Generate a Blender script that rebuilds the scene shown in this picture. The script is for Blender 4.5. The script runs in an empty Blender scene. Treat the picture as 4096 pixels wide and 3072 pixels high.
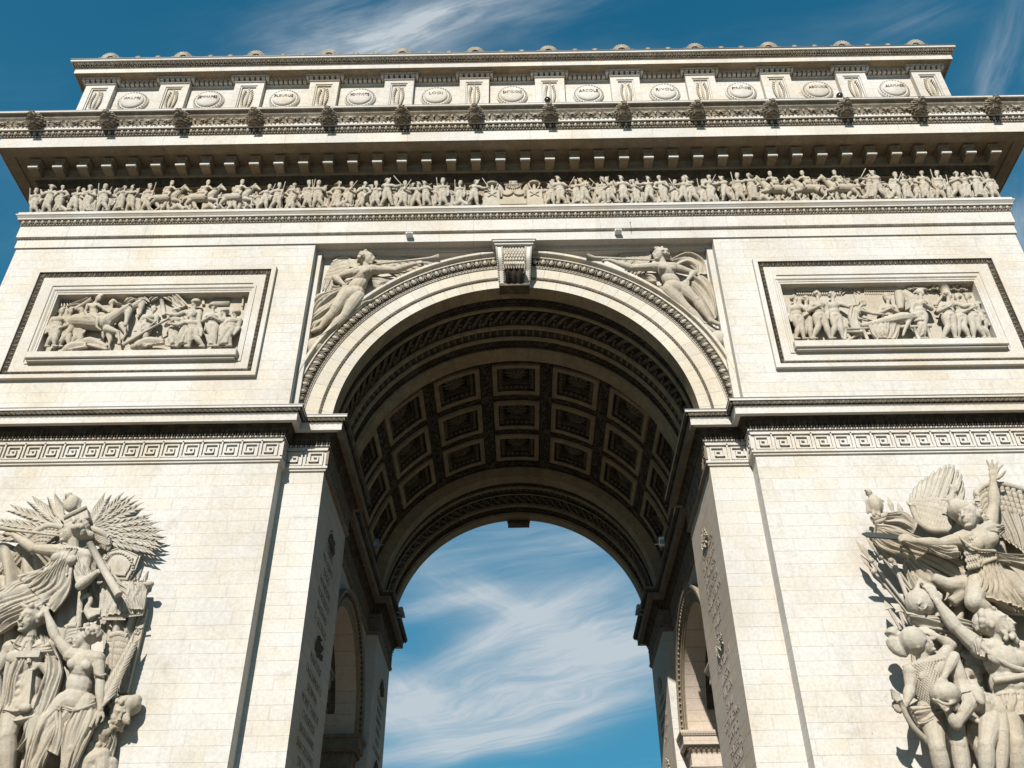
import bpy, math, random
import numpy as np
from mathutils import Vector, Matrix
random.seed(7); RNG = np.random.default_rng(7)
S = bpy.context.scene
COL = S.collection
PI = math.pi
SUN_E = 5.0; EXPO = 0.68; SKY_S = 0.10; SKY_TINT = (0.11, 0.79, 1.02, 1); CLOUD_COL = (3.5, 3.9, 4.2, 1); SKY_LOW = 0.45; SKY_LOWC = (0.75, 2.1, 3.0, 1)
CLOUDS = [(-0.118, 0.633, -0.33, 0.14, 0.022, 1.156, 9.0, 4.0, 0.0, 0.18, 0.7), (-0.184, 0.635, -0.347, 0.125, 0.054, 0.67, 7.0, 3.0, 1.7, 0.28, 0.7), (0.04, 0.613, -0.334, 0.096, 0.02, 0.275, 7.0, 4.0, 3.4, 0.4, 0.8), (0.611, 0.728, -1.754, 0.146, 0.035, 0.605, 7.0, 3.0, 5.1, 0.3, 0.8), (0.477, 0.624, -0.517, 0.059, 0.03, 0.275, 6.0, 4.0, 6.8, 0.35, 0.8), (0.741, 0.956, 1.075, 0.097, 0.05, 0.44, 5.0, 3.0, 8.5, 0.3, 0.7), (-0.015, 1.955, -0.323, 0.302, 0.17, 0.768, 1.65, 2.8, 10.2, 0.13, 0.87), (-0.111, 2.19, 0.931, 0.186, 0.07, 0.768, 3.0, 2.1, 11.9, 0.08, 0.72), (-0.215, 2.258, -0.553, 0.161, 0.05, 0.557, 3.0, 2.1, 13.6, 0.08, 0.72), (-0.041, 2.422, -0.912, 0.426, 0.06, 0.866, 2.25, 2.8, 15.3, 0.08, 0.77), (-0.023, 2.919, -0.703, 0.598, 0.22, 0.928, 1.5, 2.8, 17.0, 0.0, 0.6), (-0.182, 3.427, -0.586, 0.476, 0.154, 0.99, 1.5, 3.5, 18.7, -0.05, 0.6), (-0.395, 2.973, 1.581, 0.246, 0.176, 0.99, 2.25, 1.4, 20.4, -0.05, 0.6), (0.166, 2.429, -0.76, 0.251, 0.22, 0.891, 1.875, 2.8, 22.1, -0.05, 0.65), (0.175, 3.133, -0.933, 0.226, 0.05, 0.743, 3.0, 2.8, 23.8, 0.18, 0.82)]
# ------------------------------------------------------------------ camera
CAM = np.array([0.1336, -30.509, 1.6])
YAW, PIT, ROL, FPX = math.radians(-0.5199), math.radians(37.0983), math.radians(-0.49603), 3777.96
_F = np.array([math.sin(YAW)*math.cos(PIT), math.cos(YAW)*math.cos(PIT), math.sin(PIT)])
_R0 = np.array([math.cos(YAW), -math.sin(YAW), 0.0]); _U0 = np.cross(_R0, _F)
_R = _R0*math.cos(ROL)+_U0*math.sin(ROL); _U = -_R0*math.sin(ROL)+_U0*math.cos(ROL)
cam = bpy.data.cameras.new('camera'); camo = bpy.data.objects.new('camera', cam); COL.objects.link(camo)
cam.sensor_width = 36.0; cam.lens = FPX/4096*36.0; cam.clip_start = 0.1; cam.clip_end = 5000
camo.matrix_world = Matrix(((_R[0], _U[0], -_F[0], CAM[0]), (_R[1], _U[1], -_F[1], CAM[1]), (_R[2], _U[2], -_F[2], CAM[2]), (0, 0, 0, 1)))
S.camera = camo
S.render.resolution_x, S.render.resolution_y = 1024, 768
def at(px, py, y):
    """a point of the 4096x3072 photograph put on the vertical plane y"""
    d = _F+_R*((px-2048)/FPX)-_U*((py-1536)/FPX)
    return CAM+d*((y-CAM[1])/d[1])
# ------------------------------------------------------------------ world, sun, exposure
SUN_EL, SUN_AZ = math.radians(33.8), math.radians(13.3)      # the sun stands before the facade, a little to the left
sdir = Vector((math.sin(SUN_AZ)*math.cos(SUN_EL), math.cos(SUN_AZ)*math.cos(SUN_EL), -math.sin(SUN_EL)))
sl = bpy.data.lights.new('sun', 'SUN'); sl.energy = SUN_E; sl.angle = math.radians(0.5); sl.color = (1.0, 0.96, 0.905)
so = bpy.data.objects.new('sun', sl); COL.objects.link(so); so.rotation_euler = (-sdir).to_track_quat('Z', 'Y').to_euler()
so.location = (-20, -60, 60)
S.view_settings.view_transform = 'Standard'; S.view_settings.look = 'None'; S.view_settings.gamma = 1.0
S.view_settings.use_curve_mapping = False
S.view_settings.exposure = EXPO
W = bpy.data.worlds.new('World'); S.world = W; W.use_nodes = True
wn, wl = W.node_tree.nodes, W.node_tree.links
wn.clear()
class NT:
    """small helper to write shader maths"""
    def __init__(s, nodes, links): s.n, s.l = nodes, links
    def new(s, t, **kw):
        n = s.n.new(t)
        for k, v in kw.items(): setattr(n, k, v)
        return n
    def put(s, inp, v):
        if isinstance(v, bpy.types.NodeSocket): s.l.new(v, inp)
        else: inp.default_value = v
    def m(s, op, a, b=None, c=None, clamp=False):
        n = s.new('ShaderNodeMath', operation=op); n.use_clamp = clamp
        for i, v in enumerate((a, b, c)):
            if v is not None: s.put(n.inputs[i], v)
        return n.outputs[0]
    def vm(s, op, a, b=None):
        n = s.new('ShaderNodeVectorMath', operation=op)
        s.put(n.inputs[0], a)
        if b is not None: s.put(n.inputs[1], b)
        return n.outputs[0]
    def mix(s, f, a, b, typ='RGBA', blend='MIX'):
        n = s.new('ShaderNodeMix', data_type=typ, blend_type=blend)
        if typ == 'RGBA': s.put(n.inputs[0], f); s.put(n.inputs[6], a); s.put(n.inputs[7], b); return n.outputs[2]
        s.put(n.inputs[0], f); s.put(n.inputs[2], a); s.put(n.inputs[3], b); return n.outputs[0]
    def ramp(s, v, lo, hi, a=0.0, b=1.0, smooth=True):
        n = s.new('ShaderNodeMapRange', interpolation_type='SMOOTHSTEP' if smooth else 'LINEAR')
        s.put(n.inputs[0], v); n.inputs[1].default_value = lo; n.inputs[2].default_value = hi
        n.inputs[3].default_value = a; n.inputs[4].default_value = b
        return n.outputs[0]
    def noise(s, vec, scale, detail=4.0, rough=0.5, dist=0.0):
        n = s.new('ShaderNodeTexNoise'); s.put(n.inputs['Vector'], vec)
        n.inputs['Scale'].default_value = scale; n.inputs['Detail'].default_value = detail
        n.inputs['Roughness'].default_value = rough; n.inputs['Distortion'].default_value = dist
        return n.outputs[0]
    def comb(s, x, y, z):
        n = s.new('ShaderNodeCombineXYZ'); s.put(n.inputs[0], x); s.put(n.inputs[1], y); s.put(n.inputs[2], z); return n.outputs[0]
    def sep(s, v):
        n = s.new('ShaderNodeSeparateXYZ'); s.put(n.inputs[0], v); return n.outputs
def build_sky():
    t = NT(wn, wl)
    sky = t.new('ShaderNodeTexSky'); sky.sky_type = 'NISHITA'; sky.sun_disc = False
    sky.sun_elevation = SUN_EL
    # Blender: rotation 0 puts the sun towards +Y, growing clockwise seen from above
    sky.sun_rotation = math.atan2(-sdir.x, -sdir.y)
    sky.altitude = 100; sky.air_density = 1.0; sky.dust_density = 0.4; sky.ozone_density = 3.0
    gm = t.new('ShaderNodeGamma'); wl.new(sky.outputs[0], gm.inputs[0]); gm.inputs[1].default_value = 0.62
    tint = t.mix(1.0, gm.outputs[0], SKY_TINT, blend='MULTIPLY')
    g = t.new('ShaderNodeTexCoord').outputs['Generated']
    x, y, z = t.sep(g)
    zz = t.m('MAXIMUM', z, 0.04)
    u = t.m('DIVIDE', x, zz); v = t.m('DIVIDE', y, zz)          # a flat layer of cirrus overhead
    total = None
    for (cu, cv, ang, L, Wd, amp, ns, st, seed, lo, hi) in CLOUDS:
        du = t.m('SUBTRACT', u, cu); dv = t.m('SUBTRACT', v, cv)
        ca, sa = math.cos(ang), math.sin(ang)
        a = t.m('ADD', t.m('MULTIPLY', du, ca), t.m('MULTIPLY', dv, sa))
        b = t.m('SUBTRACT', t.m('MULTIPLY', dv, ca), t.m('MULTIPLY', du, sa))
        w0 = t.noise(t.comb(t.m('MULTIPLY', a, 1.3), t.m('MULTIPLY', b, 1.3), seed+3.1), 1.6, 2.0)
        w0 = t.m('MULTIPLY', t.m('SUBTRACT', w0, 0.5), 0.35*Wd/0.2)
        b2 = t.m('ADD', b, w0)
        e = t.m('ADD', t.m('POWER', t.m('ABSOLUTE', t.m('DIVIDE', a, L)), 2.0), t.m('POWER', t.m('ABSOLUTE', t.m('DIVIDE', b2, Wd)), 2.0))
        fall = t.m('POWER', 2.718, t.m('MULTIPLY', e, -1.0))
        nz = t.noise(t.comb(t.m('MULTIPLY', a, ns), t.m('MULTIPLY', b2, ns*st), seed), 1.0, 7.0, 0.55, 0.35)
        fb = t.noise(t.comb(t.m('MULTIPLY', t.m('ADD', a, t.m('MULTIPLY', b2, 0.45)), ns*2.2), t.m('MULTIPLY', b2, ns*st*5), seed+7), 1.0, 8.0, 0.65, 0.5)
        k = t.m('MULTIPLY', t.m('MULTIPLY', t.m('MULTIPLY', fall, t.ramp(nz, lo, hi)), amp), t.ramp(fb, 0.28, 0.68, 0.66, 1.15))
        total = k if total is None else t.m('ADD', total, k)
    el = t.ramp(z, 0.15, 0.85, 1.0, 0.0, False)
    tint = t.mix(t.m('MULTIPLY', el, SKY_LOW), tint, SKY_LOWC)
    # faint veil everywhere
    nv = t.noise(t.comb(t.m('MULTIPLY', u, 1.2), t.m('MULTIPLY', v, 2.6), 9.0), 1.0, 6.0, 0.6, 0.5)
    total = t.m('ADD', total, t.ramp(nv, 0.5, 0.85, 0.0, 0.22))
    total = t.m('MINIMUM', total, 0.92)
    cl = t.mix(total, tint, CLOUD_COL)
    bg = t.new('ShaderNodeBackground'); wl.new(cl, bg.inputs[0]); bg.inputs[1].default_value = SKY_S
    out = t.new('ShaderNodeOutputWorld'); wl.new(bg.outputs[0], out.inputs[0])
build_sky()
# ------------------------------------------------------------------ materials
def newmat(name):
    m = bpy.data.materials.new(name); m.use_nodes = True
    n, l = m.node_tree.nodes, m.node_tree.links
    p = n.get('Principled BSDF'); return m, NT(n, l), p
def stone(name, base, crust=(0.05, 0.04, 0.03), blocks=None, crust_amt=0.0, pits=0.5, var=0.12, stain=0.35, polar=False, rough=0.9, bump=0.4, streak=0.3, cy=22.70, jd=0.55):
    """blocks = (course height, block length, z offset); polar = radial joints of an arch"""
    m, t, p = newmat(name)
    pos = t.new('ShaderNodeNewGeometry').outputs['Position']
    nor = t.new('ShaderNodeNewGeometry').outputs['True Normal']
    x, y, z = t.sep(pos); nx, ny, nz_ = t.sep(nor)
    side = t.m('GREATER_THAN', t.m('ABSOLUTE', nx), 0.7)
    u = t.mix(side, x, y, 'FLOAT')
    col = t.new('ShaderNodeRGB').outputs[0]; col.default_value = (*base, 1)
    big = t.noise(pos, 0.35, 5.0, 0.6)
    joint = None
    warm = (base[0]*0.92, base[1]*0.85, base[2]*0.74, 1); pale = (min(1, base[0]*1.10), min(1, base[1]*1.12), min(1, base[2]*1.15), 1)
    c = t.mix(t.ramp(big, 0.40, 0.68), (*base, 1), warm)
    if blocks or polar:
        if polar:
            th = t.m('ARCTAN2', x, t.m('SUBTRACT', z, cy))
            q = t.m('MULTIPLY', th, 180/PI/4.7)
            cell = t.m('FLOOR', q); fr = t.m('FRACT', q)
            d = t.m('MINIMUM', fr, t.m('SUBTRACT', 1.0, fr))
            joint = t.ramp(d, 0.004, 0.022, 1.0, 0.0)
            cv = t.comb(cell, t.m('FLOOR', t.m('MULTIPLY', y, 0.9)), 3.0)
        else:
            h, w, z0 = blocks
            r = t.m('DIVIDE', t.m('SUBTRACT', z, z0), h); row = t.m('FLOOR', r); fr = t.m('FRACT', r)
            wn_ = t.new('ShaderNodeTexWhiteNoise', noise_dimensions='1D'); t.put(wn_.inputs['W'], row)
            q = t.m('ADD', t.m('DIVIDE', u, w), t.m('MULTIPLY', wn_.outputs[0], 3.0))
            # uneven block lengths
            q = t.m('ADD', q, t.m('MULTIPLY', t.m('SINE', t.m('ADD', t.m('MULTIPLY', q, 2.1), t.m('MULTIPLY', row, 1.7))), 0.2))
            cell = t.m('FLOOR', q); fq = t.m('FRACT', q)
            d1 = t.m('MULTIPLY', t.m('MINIMUM', fr, t.m('SUBTRACT', 1.0, fr)), h)
            d2 = t.m('MULTIPLY', t.m('MINIMUM', fq, t.m('SUBTRACT', 1.0, fq)), w)
            j1 = t.ramp(d1, 0.003, 0.016, 1.0, 0.0); j2 = t.m('MULTIPLY', t.ramp(d2, 0.002, 0.016, 1.0, 0.0), 0.7)
            joint = t.m('MAXIMUM', j1, j2)
            cv = t.comb(cell, row, side)
        wnz = t.new('ShaderNodeTexWhiteNoise', noise_dimensions='3D'); t.put(wnz.inputs['Vector'], cv)
        rv = wnz.outputs[0]
        c = t.mix(t.m('MULTIPLY', t.ramp(rv, 0.55, 1.0), 0.40), c, warm)
        c = t.mix(t.m('MULTIPLY', t.ramp(rv, 0.45, 0.0), 0.6), c, pale)
        sc = t.m('ADD', 1.0-var, t.m('MULTIPLY', wnz.outputs[0], 2*var))
        c = t.mix(1.0, c, t.comb(sc, sc, sc), blend='MULTIPLY')
    gb = t.noise(pos, 0.17, 4.0, 0.65)
    c = t.mix(t.m('MULTIPLY', t.ramp(gb, 0.45, 0.66), 0.55), c, (base[0]*0.82, base[1]*0.81, base[2]*0.80, 1))
    # fine grain, stains, rain streaks, pits
    gr = t.noise(pos, 9.0, 6.0, 0.7)
    g2 = t.ramp(gr, 0.3, 0.7, 1-0.10, 1+0.08)
    c = t.mix(1.0, c, t.comb(g2, g2, g2), blend='MULTIPLY')
    st = t.noise(pos, 1.1, 8.0, 0.68, 0.4)
    c = t.mix(t.m('MULTIPLY', t.ramp(st, 0.54, 0.80), stain), c, (base[0]*0.45, base[1]*0.38, base[2]*0.28, 1))
    sv = t.noise(t.comb(t.m('MULTIPLY', u, 2.2), 0.0, t.m('MULTIPLY', z, 0.16)), 1.0, 5.0, 0.6)
    c = t.mix(t.m('MULTIPLY', t.ramp(sv, 0.56, 0.82), streak), c, (base[0]*0.55, base[1]*0.48, base[2]*0.38, 1))
    pt = t.noise(t.comb(t.m('MULTIPLY', u, 1.0), t.m('MULTIPLY', y, 0.6), t.m('MULTIPLY', z, 1.9)), 7.5, 3.0, 0.75)
    pm = t.noise(pos, 0.8, 2.0, 0.5)
    pit = t.m('MULTIPLY', t.ramp(pt, 0.655, 0.72), t.ramp(pm, 0.42, 0.6))
    c = t.mix(t.m('MULTIPLY', pit, pits), c, (base[0]*0.25, base[1]*0.2, base[2]*0.14, 1))
    if crust_amt:
        cn = t.noise(pos, 2.3, 7.0, 0.72)
        c = t.mix(t.m('MULTIPLY', t.ramp(cn, 0.34, 0.60), crust_amt), c, (*crust, 1))
    if joint is not None:
        jn = t.ramp(t.noise(pos, 2.0, 3.0), 0.35, 0.6, 0.35, 1.0)
        c = t.mix(t.m('MULTIPLY', t.m('MULTIPLY', joint, jd), jn), c, (base[0]*0.22, base[1]*0.17, base[2]*0.12, 1))
    t.l.new(c, p.inputs['Base Color']); p.inputs['Roughness'].default_value = rough
    p.inputs['Specular IOR Level'].default_value = 0.2
    bm = t.new('ShaderNodeBump'); bm.inputs['Strength'].default_value = bump; bm.inputs['Distance'].default_value = 0.03
    hgt = t.m('SUBTRACT', t.m('MULTIPLY', gr, 0.5), t.m('MULTIPLY', pit, 1.0))
    if joint is not None: hgt = t.m('SUBTRACT', hgt, t.m('MULTIPLY', joint, 0.8))
    t.l.new(hgt, bm.inputs['Height']); t.l.new(bm.outputs[0], p.inputs['Normal'])
    return m
LIGHT = (0.452, 0.429, 0.392)
M_WALL = stone('pale_ashlar', LIGHT, blocks=(0.49, 1.25, 9.83), stain=0.42, var=0.06, jd=0.30, pits=0.8, streak=0.45)
M_BIG = stone('pale_ashlar_long', LIGHT, blocks=(3.0, 1.9, 30.6), stain=0.4, streak=0.45)
M_PLAIN = stone('pale_stone', LIGHT, stain=0.35, pits=0.35)
M_VOUS = stone('voussoir_stone', (0.44, 0.405, 0.345), polar=True, stain=0.4, var=0.13)
M_SOFF = stone('soffit_stone', (0.26, 0.21, 0.145), blocks=(3.0, 1.9, 30.6), crust_amt=0.25, stain=0.5, var=0.15)  # warm dark base holds the shade of soffits besides grime
M_CARVE = stone('carved_stone', (0.39, 0.352, 0.288), crust_amt=0.16, stain=0.5, pits=0.25, crust=(0.14, 0.11, 0.08))
M_MOULD = stone('dark_moulding', (0.31, 0.272, 0.215), crust_amt=0.5, crust=(0.07, 0.058, 0.042), stain=0.5, pits=0.2)  # darker base with patches of still darker tone
M_INNER = stone('shade_toned_inner_stone', (0.21, 0.17, 0.125), crust_amt=0.4, crust=(0.06, 0.05, 0.037), stain=0.6, streak=0.5)  # shade inside the arch is put into this darker stone
M_SCULPT = stone('sculpted_stone', (0.41, 0.373, 0.312), stain=0.7, pits=0.4, crust_amt=0.38, crust=(0.27, 0.225, 0.165), bump=0.5)
M_DARK = stone('shaded_weathered_carving', (0.14, 0.112, 0.078), crust_amt=0.6, crust=(0.03, 0.025, 0.018), stain=0.6, streak=0.1)  # dark base adds shade of soffits and carved bands to the weathering
M_CRUST_SHADE = stone('crust_and_shade', (0.06, 0.05, 0.037), crust_amt=0.95, crust=(0.018, 0.015, 0.011), stain=0.6, streak=0.1)  # crust taken near black, so recess shade is in its colour too
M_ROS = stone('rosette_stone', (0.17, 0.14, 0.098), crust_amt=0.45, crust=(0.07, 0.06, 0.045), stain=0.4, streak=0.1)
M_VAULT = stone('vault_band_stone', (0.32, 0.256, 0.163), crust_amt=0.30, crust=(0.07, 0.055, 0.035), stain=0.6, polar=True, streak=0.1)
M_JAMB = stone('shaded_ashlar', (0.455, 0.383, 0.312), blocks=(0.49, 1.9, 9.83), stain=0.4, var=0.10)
def chisel(m, st=0.9, d=0.07, sc=3.2):
    t = NT(m.node_tree.nodes, m.node_tree.links); p = t.n['Principled BSDF']; pos = t.new('ShaderNodeNewGeometry').outputs['Position']
    w = t.noise(pos, sc, 3.0, 0.6, 1.6); r = t.m('ABSOLUTE', t.m('SUBTRACT', t.m('FRACT', t.m('MULTIPLY', w, 4.0)), 0.5)); f = t.noise(pos, sc*4, 5.0, 0.7)
    b = t.new('ShaderNodeBump'); b.inputs['Strength'].default_value = st; b.inputs['Distance'].default_value = d
    t.l.new(t.m('ADD', t.m('MULTIPLY', r, 0.8), f), b.inputs['Height']); old = p.inputs['Normal'].links[0].from_socket; t.l.new(old, b.inputs['Normal']); t.l.new(b.outputs[0], p.inputs['Normal'])
chisel(M_SCULPT, 0.55, 0.03, 6.5)
def flat(name, col, rough=0.6, metal=0.0):
    m, t, p = newmat(name)
    pos = t.new('ShaderNodeNewGeometry').outputs['Position']
    g = t.ramp(t.noise(pos, 30.0, 4.0), 0.3, 0.7, 0.85, 1.1)
    c = t.mix(1.0, (*col, 1), t.comb(g, g, g), blend='MULTIPLY')
    t.l.new(c, p.inputs['Base Color']); p.inputs['Roughness'].default_value = rough; p.inputs['Metallic'].default_value = metal
    return m
M_LEAD = flat('lead_flashing', (0.06, 0.06, 0.065), 0.5)
M_BLACK = flat('black_plastic', (0.02, 0.02, 0.022), 0.25)
M_WHITE = flat('white_paint', (0.75, 0.76, 0.76), 0.4)
M_GREY = flat('grey_metal', (0.25, 0.25, 0.25), 0.4, 0.6)
M_BRONZE = flat('dark_bronze', (0.05, 0.055, 0.05), 0.45, 0.7)
M_GLASS = flat('lamp_glass', (0.3, 0.32, 0.33), 0.1)
m, t, p = newmat('granite_setts'); M_GROUND = m
pos = t.new('ShaderNodeNewGeometry').outputs['Position']
gx, gy, gz = t.sep(pos)
br = t.new('ShaderNodeTexBrick'); t.put(br.inputs['Vector'], pos); br.inputs['Scale'].default_value = 5.0
br.inputs['Color1'].default_value = (0.13, 0.106, 0.082, 1); br.inputs['Color2'].default_value = (0.17, 0.14, 0.108, 1); br.inputs['Mortar'].default_value = (0.07, 0.06, 0.045, 1)
t.l.new(br.outputs[0], p.inputs['Base Color']); p.inputs['Roughness'].default_value = 0.85
# ------------------------------------------------------------------ mesh builder
class MB:
    def __init__(s): s.V = []; s.Q = []; s.T = []; s.n = 0
    def add(s, V, F):
        V = np.asarray(V, float).reshape(-1, 3); F = [np.asarray(f, int) for f in (F if isinstance(F, tuple) else (F,))]
        for f in F:
            if f.size == 0: continue
            (s.Q if f.shape[1] == 4 else s.T).append(f+s.n)
        s.V.append(V); s.n += len(V); return s
    def tpl(s):
        V = np.concatenate(s.V) if s.V else np.zeros((0, 3))
        return V, (np.concatenate(s.Q) if s.Q else np.zeros((0, 4), int)), (np.concatenate(s.T) if s.T else np.zeros((0, 3), int))
    def inst(s, tp, Ms):
        """Ms (k,3,4) affine copies of a template"""
        V, Q, T = tp; Ms = np.asarray(Ms, float).reshape(-1, 3, 4); k = len(Ms)
        if k == 0: return s
        P = np.einsum('kij,nj->kni', Ms[:, :, :3], V)+Ms[:, None, :, 3]
        off = (np.arange(k)*len(V))[:, None, None]
        s.add(P.reshape(-1, 3), ((Q[None]+off).reshape(-1, 4), (T[None]+off).reshape(-1, 3)))
        return s
    def mesh(s, name):
        V, Q, T = s.tpl(); me = bpy.data.meshes.new(name)
        used = np.zeros(len(V), bool); used[Q.ravel()] = True; used[T.ravel()] = True
        if not used.all(): ix = np.cumsum(used)-1; V = V[used]; Q = ix[Q]; T = ix[T]
        nq, nt = len(Q), len(T)
        me.vertices.add(len(V)); me.vertices.foreach_set('co', V.ravel())
        me.loops.add(nq*4+nt*3); me.polygons.add(nq+nt)
        me.loops.foreach_set('vertex_index', np.concatenate([Q.ravel(), T.ravel()]).astype(np.int32))
        me.polygons.foreach_set('loop_start', np.concatenate([np.arange(nq)*4, nq*4+np.arange(nt)*3]).astype(np.int32))
        me.polygons.foreach_set('loop_total', np.concatenate([np.full(nq, 4), np.full(nt, 3)]).astype(np.int32))
        me.update(calc_edges=True); me.validate(); return me
    def build(s, name, mat, parent=None, smooth=False, loc=None):
        me = s.mesh(name); me.materials.append(mat)
        (me.shade_smooth if smooth else me.shade_flat)()
        o = bpy.data.objects.new(name, me); COL.objects.link(o)
        if parent is not None: o.parent = parent
        if loc is not None: o.location = loc
        return o
def empty(name, loc=(0, 0, 0), label=None, cat=None, group=None, parent=None):
    o = bpy.data.objects.new(name, None); COL.objects.link(o); o.location = loc; o.empty_display_size = 0.3
    if parent is not None: o.parent = parent
    tag(o, label, cat, group); return o
def tag(o, label=None, cat=None, group=None, kind=None):
    if label: o['label'] = label
    if cat: o['category'] = cat
    if group: o['group'] = group
    if kind: o['kind'] = kind
    return o
def grid(nu, nv, closeu=False, closev=False):
    a = np.arange(nu*nv).reshape(nu, nv)
    if closeu: a = np.vstack([a, a[:1]])
    if closev: a = np.hstack([a, a[:, :1]])
    return np.stack([a[:-1, :-1], a[1:, :-1], a[1:, 1:], a[:-1, 1:]], -1).reshape(-1, 4)
def box(mb, x0, x1, y0, y1, z0, z1):
    V = [(x, y, z) for x in (x0, x1) for y in (y0, y1) for z in (z0, z1)]
    mb.add(V, np.array([[0, 1, 3, 2], [4, 6, 7, 5], [0, 4, 5, 1], [2, 3, 7, 6], [0, 2, 6, 4], [1, 5, 7, 3]]))
    return mb
def cbox(mb, x0, x1, y0, y1, z0, z1, c=0.02):
    """box with its front (-y) edges chamfered"""
    V = [(x0, y1, z0), (x1, y1, z0), (x1, y1, z1), (x0, y1, z1), (x0, y0+c, z0), (x1, y0+c, z0), (x1, y0+c, z1), (x0, y0+c, z1),
         (x0+c, y0, z0+c), (x1-c, y0, z0+c), (x1-c, y0, z1-c), (x0+c, y0, z1-c)]
    Q = [[0, 1, 2, 3]]+[[i, (i+1) % 4, 4+(i+1) % 4, 4+i] for i in range(4)]+[[4+i, 4+(i+1) % 4, 8+(i+1) % 4, 8+i] for i in range(4)]+[[8, 9, 10, 11]]
    mb.add(V, np.array(Q)[:, ::-1]); return mb
def quad(mb, a, b, c, d): mb.add([a, b, c, d], np.array([[0, 1, 2, 3]])); return mb
def ellips(mb, c, r, nu=8, nv=6, rot=None):
    th = np.linspace(0, 2*PI, nu, endpoint=False); ph = np.linspace(-PI/2, PI/2, nv+1)[1:-1]
    P = np.stack([np.outer(np.cos(th), np.cos(ph)), np.outer(np.sin(th), np.cos(ph)), np.outer(np.ones(nu), np.sin(ph))], -1)
    V = np.concatenate([P.reshape(-1, 3), [[0, 0, -1], [0, 0, 1]]])*np.asarray(r, float)
    if rot is not None: V = V@np.asarray(rot, float).T
    m = nv-1; Q = grid(nu, m, closeu=True); b, tp_ = nu*m, nu*m+1
    i = np.arange(nu); j = (i+1) % nu
    T = np.concatenate([np.stack([np.full(nu, b), j*m, i*m], -1), np.stack([np.full(nu, tp_), i*m+m-1, j*m+m-1], -1)])
    mb.add(V+np.asarray(c, float), (Q, T)); return mb
def frame_of(d, up=(0, 0, 1)):
    d = np.asarray(d, float); d = d/(np.linalg.norm(d)+1e-9); up = np.asarray(up, float)
    if abs(d@up) > 0.97: up = np.array([1.0, 0, 0])
    a = np.cross(up, d); a /= np.linalg.norm(a); b = np.cross(d, a); return a, b, d
def tube(mb, pts, rad, ns=6, cap=True, flat_=1.0, up=(0, 0, 1), closed=False):
    """tube through points with a radius each; flat_ squeezes it along its second axis"""
    P = np.asarray(pts, float); n = len(P); r = np.full(n, rad, float) if np.isscalar(rad) else np.asarray(rad, float)
    th = np.linspace(0, 2*PI, ns, endpoint=False); rings = []
    for i in range(n):
        if closed: d = P[(i+1) % n]-P[i-1]
        else: d = P[min(i+1, n-1)]-P[max(i-1, 0)]
        a, b, _ = frame_of(d, up)
        rings.append(P[i]+r[i]*(np.outer(np.cos(th), a)+np.outer(np.sin(th), b)*flat_))
    V = np.concatenate(rings); Q = grid(n, ns, closeu=closed, closev=True); T = np.zeros((0, 3), int)
    if cap and not closed:
        V = np.vstack([V, P[0], P[-1]]); k = np.arange(ns); k2 = (k+1) % ns
        T = np.concatenate([np.stack([np.full(ns, n*ns), k2, k], -1), np.stack([np.full(ns, n*ns+1), (n-1)*ns+k, (n-1)*ns+k2], -1)])
        T = T[:, ::-1]
    mb.add(V, (Q[:, ::-1], T)); return mb
def capsule(mb, a, b, ra, rb, ns=10, flat_=1.0, up=(0, 0, 1)):
    """tapered limb with round ends, closed"""
    a = np.asarray(a, float); b = np.asarray(b, float); d = b-a; L = np.linalg.norm(d)+1e-9; d = d/L
    pts, rr = [], []
    for k in (0.98, 0.8, 0.5, 0.2): pts.append(a-d*ra*k); rr.append(ra*math.sqrt(max(0.0, 1-k*k)))
    for s_ in (0, .33, .66, 1): pts.append(a+d*L*s_); rr.append(ra+(rb-ra)*s_)
    for k in (0.2, 0.5, 0.8, 0.98): pts.append(b+d*rb*k); rr.append(rb*math.sqrt(max(0.0, 1-k*k)))
    return tube(mb, pts, rr, ns, True, flat_, up)
def sweep(mb, path, prof, closed=True, only=None):
    """profile (outwards, z) swept along a plan path, outside on the right-hand side, mitred corners"""
    P = np.asarray(path, float); n = len(P); prof = np.asarray(prof, float); rows = []
    for i in range(n):
        if closed or 0 < i < n-1:
            d1 = P[i]-P[i-1]; d2 = P[(i+1) % n]-P[i]
        elif i == 0: d1 = d2 = P[1]-P[0]
        else: d1 = d2 = P[-1]-P[-2]
        d1 = d1/np.linalg.norm(d1); d2 = d2/np.linalg.norm(d2)
        n1 = np.array([d1[1], -d1[0]]); n2 = np.array([d2[1], -d2[0]]); m_ = (n1+n2)/(1+n1@n2)
        rows.append(np.column_stack([P[i, 0]+m_[0]*prof[:, 0], P[i, 1]+m_[1]*prof[:, 0], prof[:, 1]]))
    G = grid(n, len(prof), closeu=closed)
    if only is not None: k = len(prof)-1; G = np.concatenate([G[i*k:(i+1)*k] for i in only])
    mb.add(np.concatenate(rows), G); return mb
def segs(path, off, closed=True):
    """the segments of the path moved outwards by off: (start, end, direction, normal)"""
    P = np.asarray(path, float); n = len(P); out = []; M_ = []
    for i in range(n):
        if closed or 0 < i < n-1: d1 = P[i]-P[i-1]; d2 = P[(i+1) % n]-P[i]
        elif i == 0: d1 = d2 = P[1]-P[0]
        else: d1 = d2 = P[-1]-P[-2]
        d1 = d1/np.linalg.norm(d1); d2 = d2/np.linalg.norm(d2)
        n1 = np.array([d1[1], -d1[0]]); n2 = np.array([d2[1], -d2[0]]); M_.append(P[i]+(n1+n2)/(1+n1@n2)*off)
    for i in range(n if closed else n-1):
        a, b = M_[i], M_[(i+1) % n]; d = b-a; L = np.linalg.norm(d); d = d/L; out.append((a, b, d, np.array([d[1], -d[0]]), L))
    return out
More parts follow.
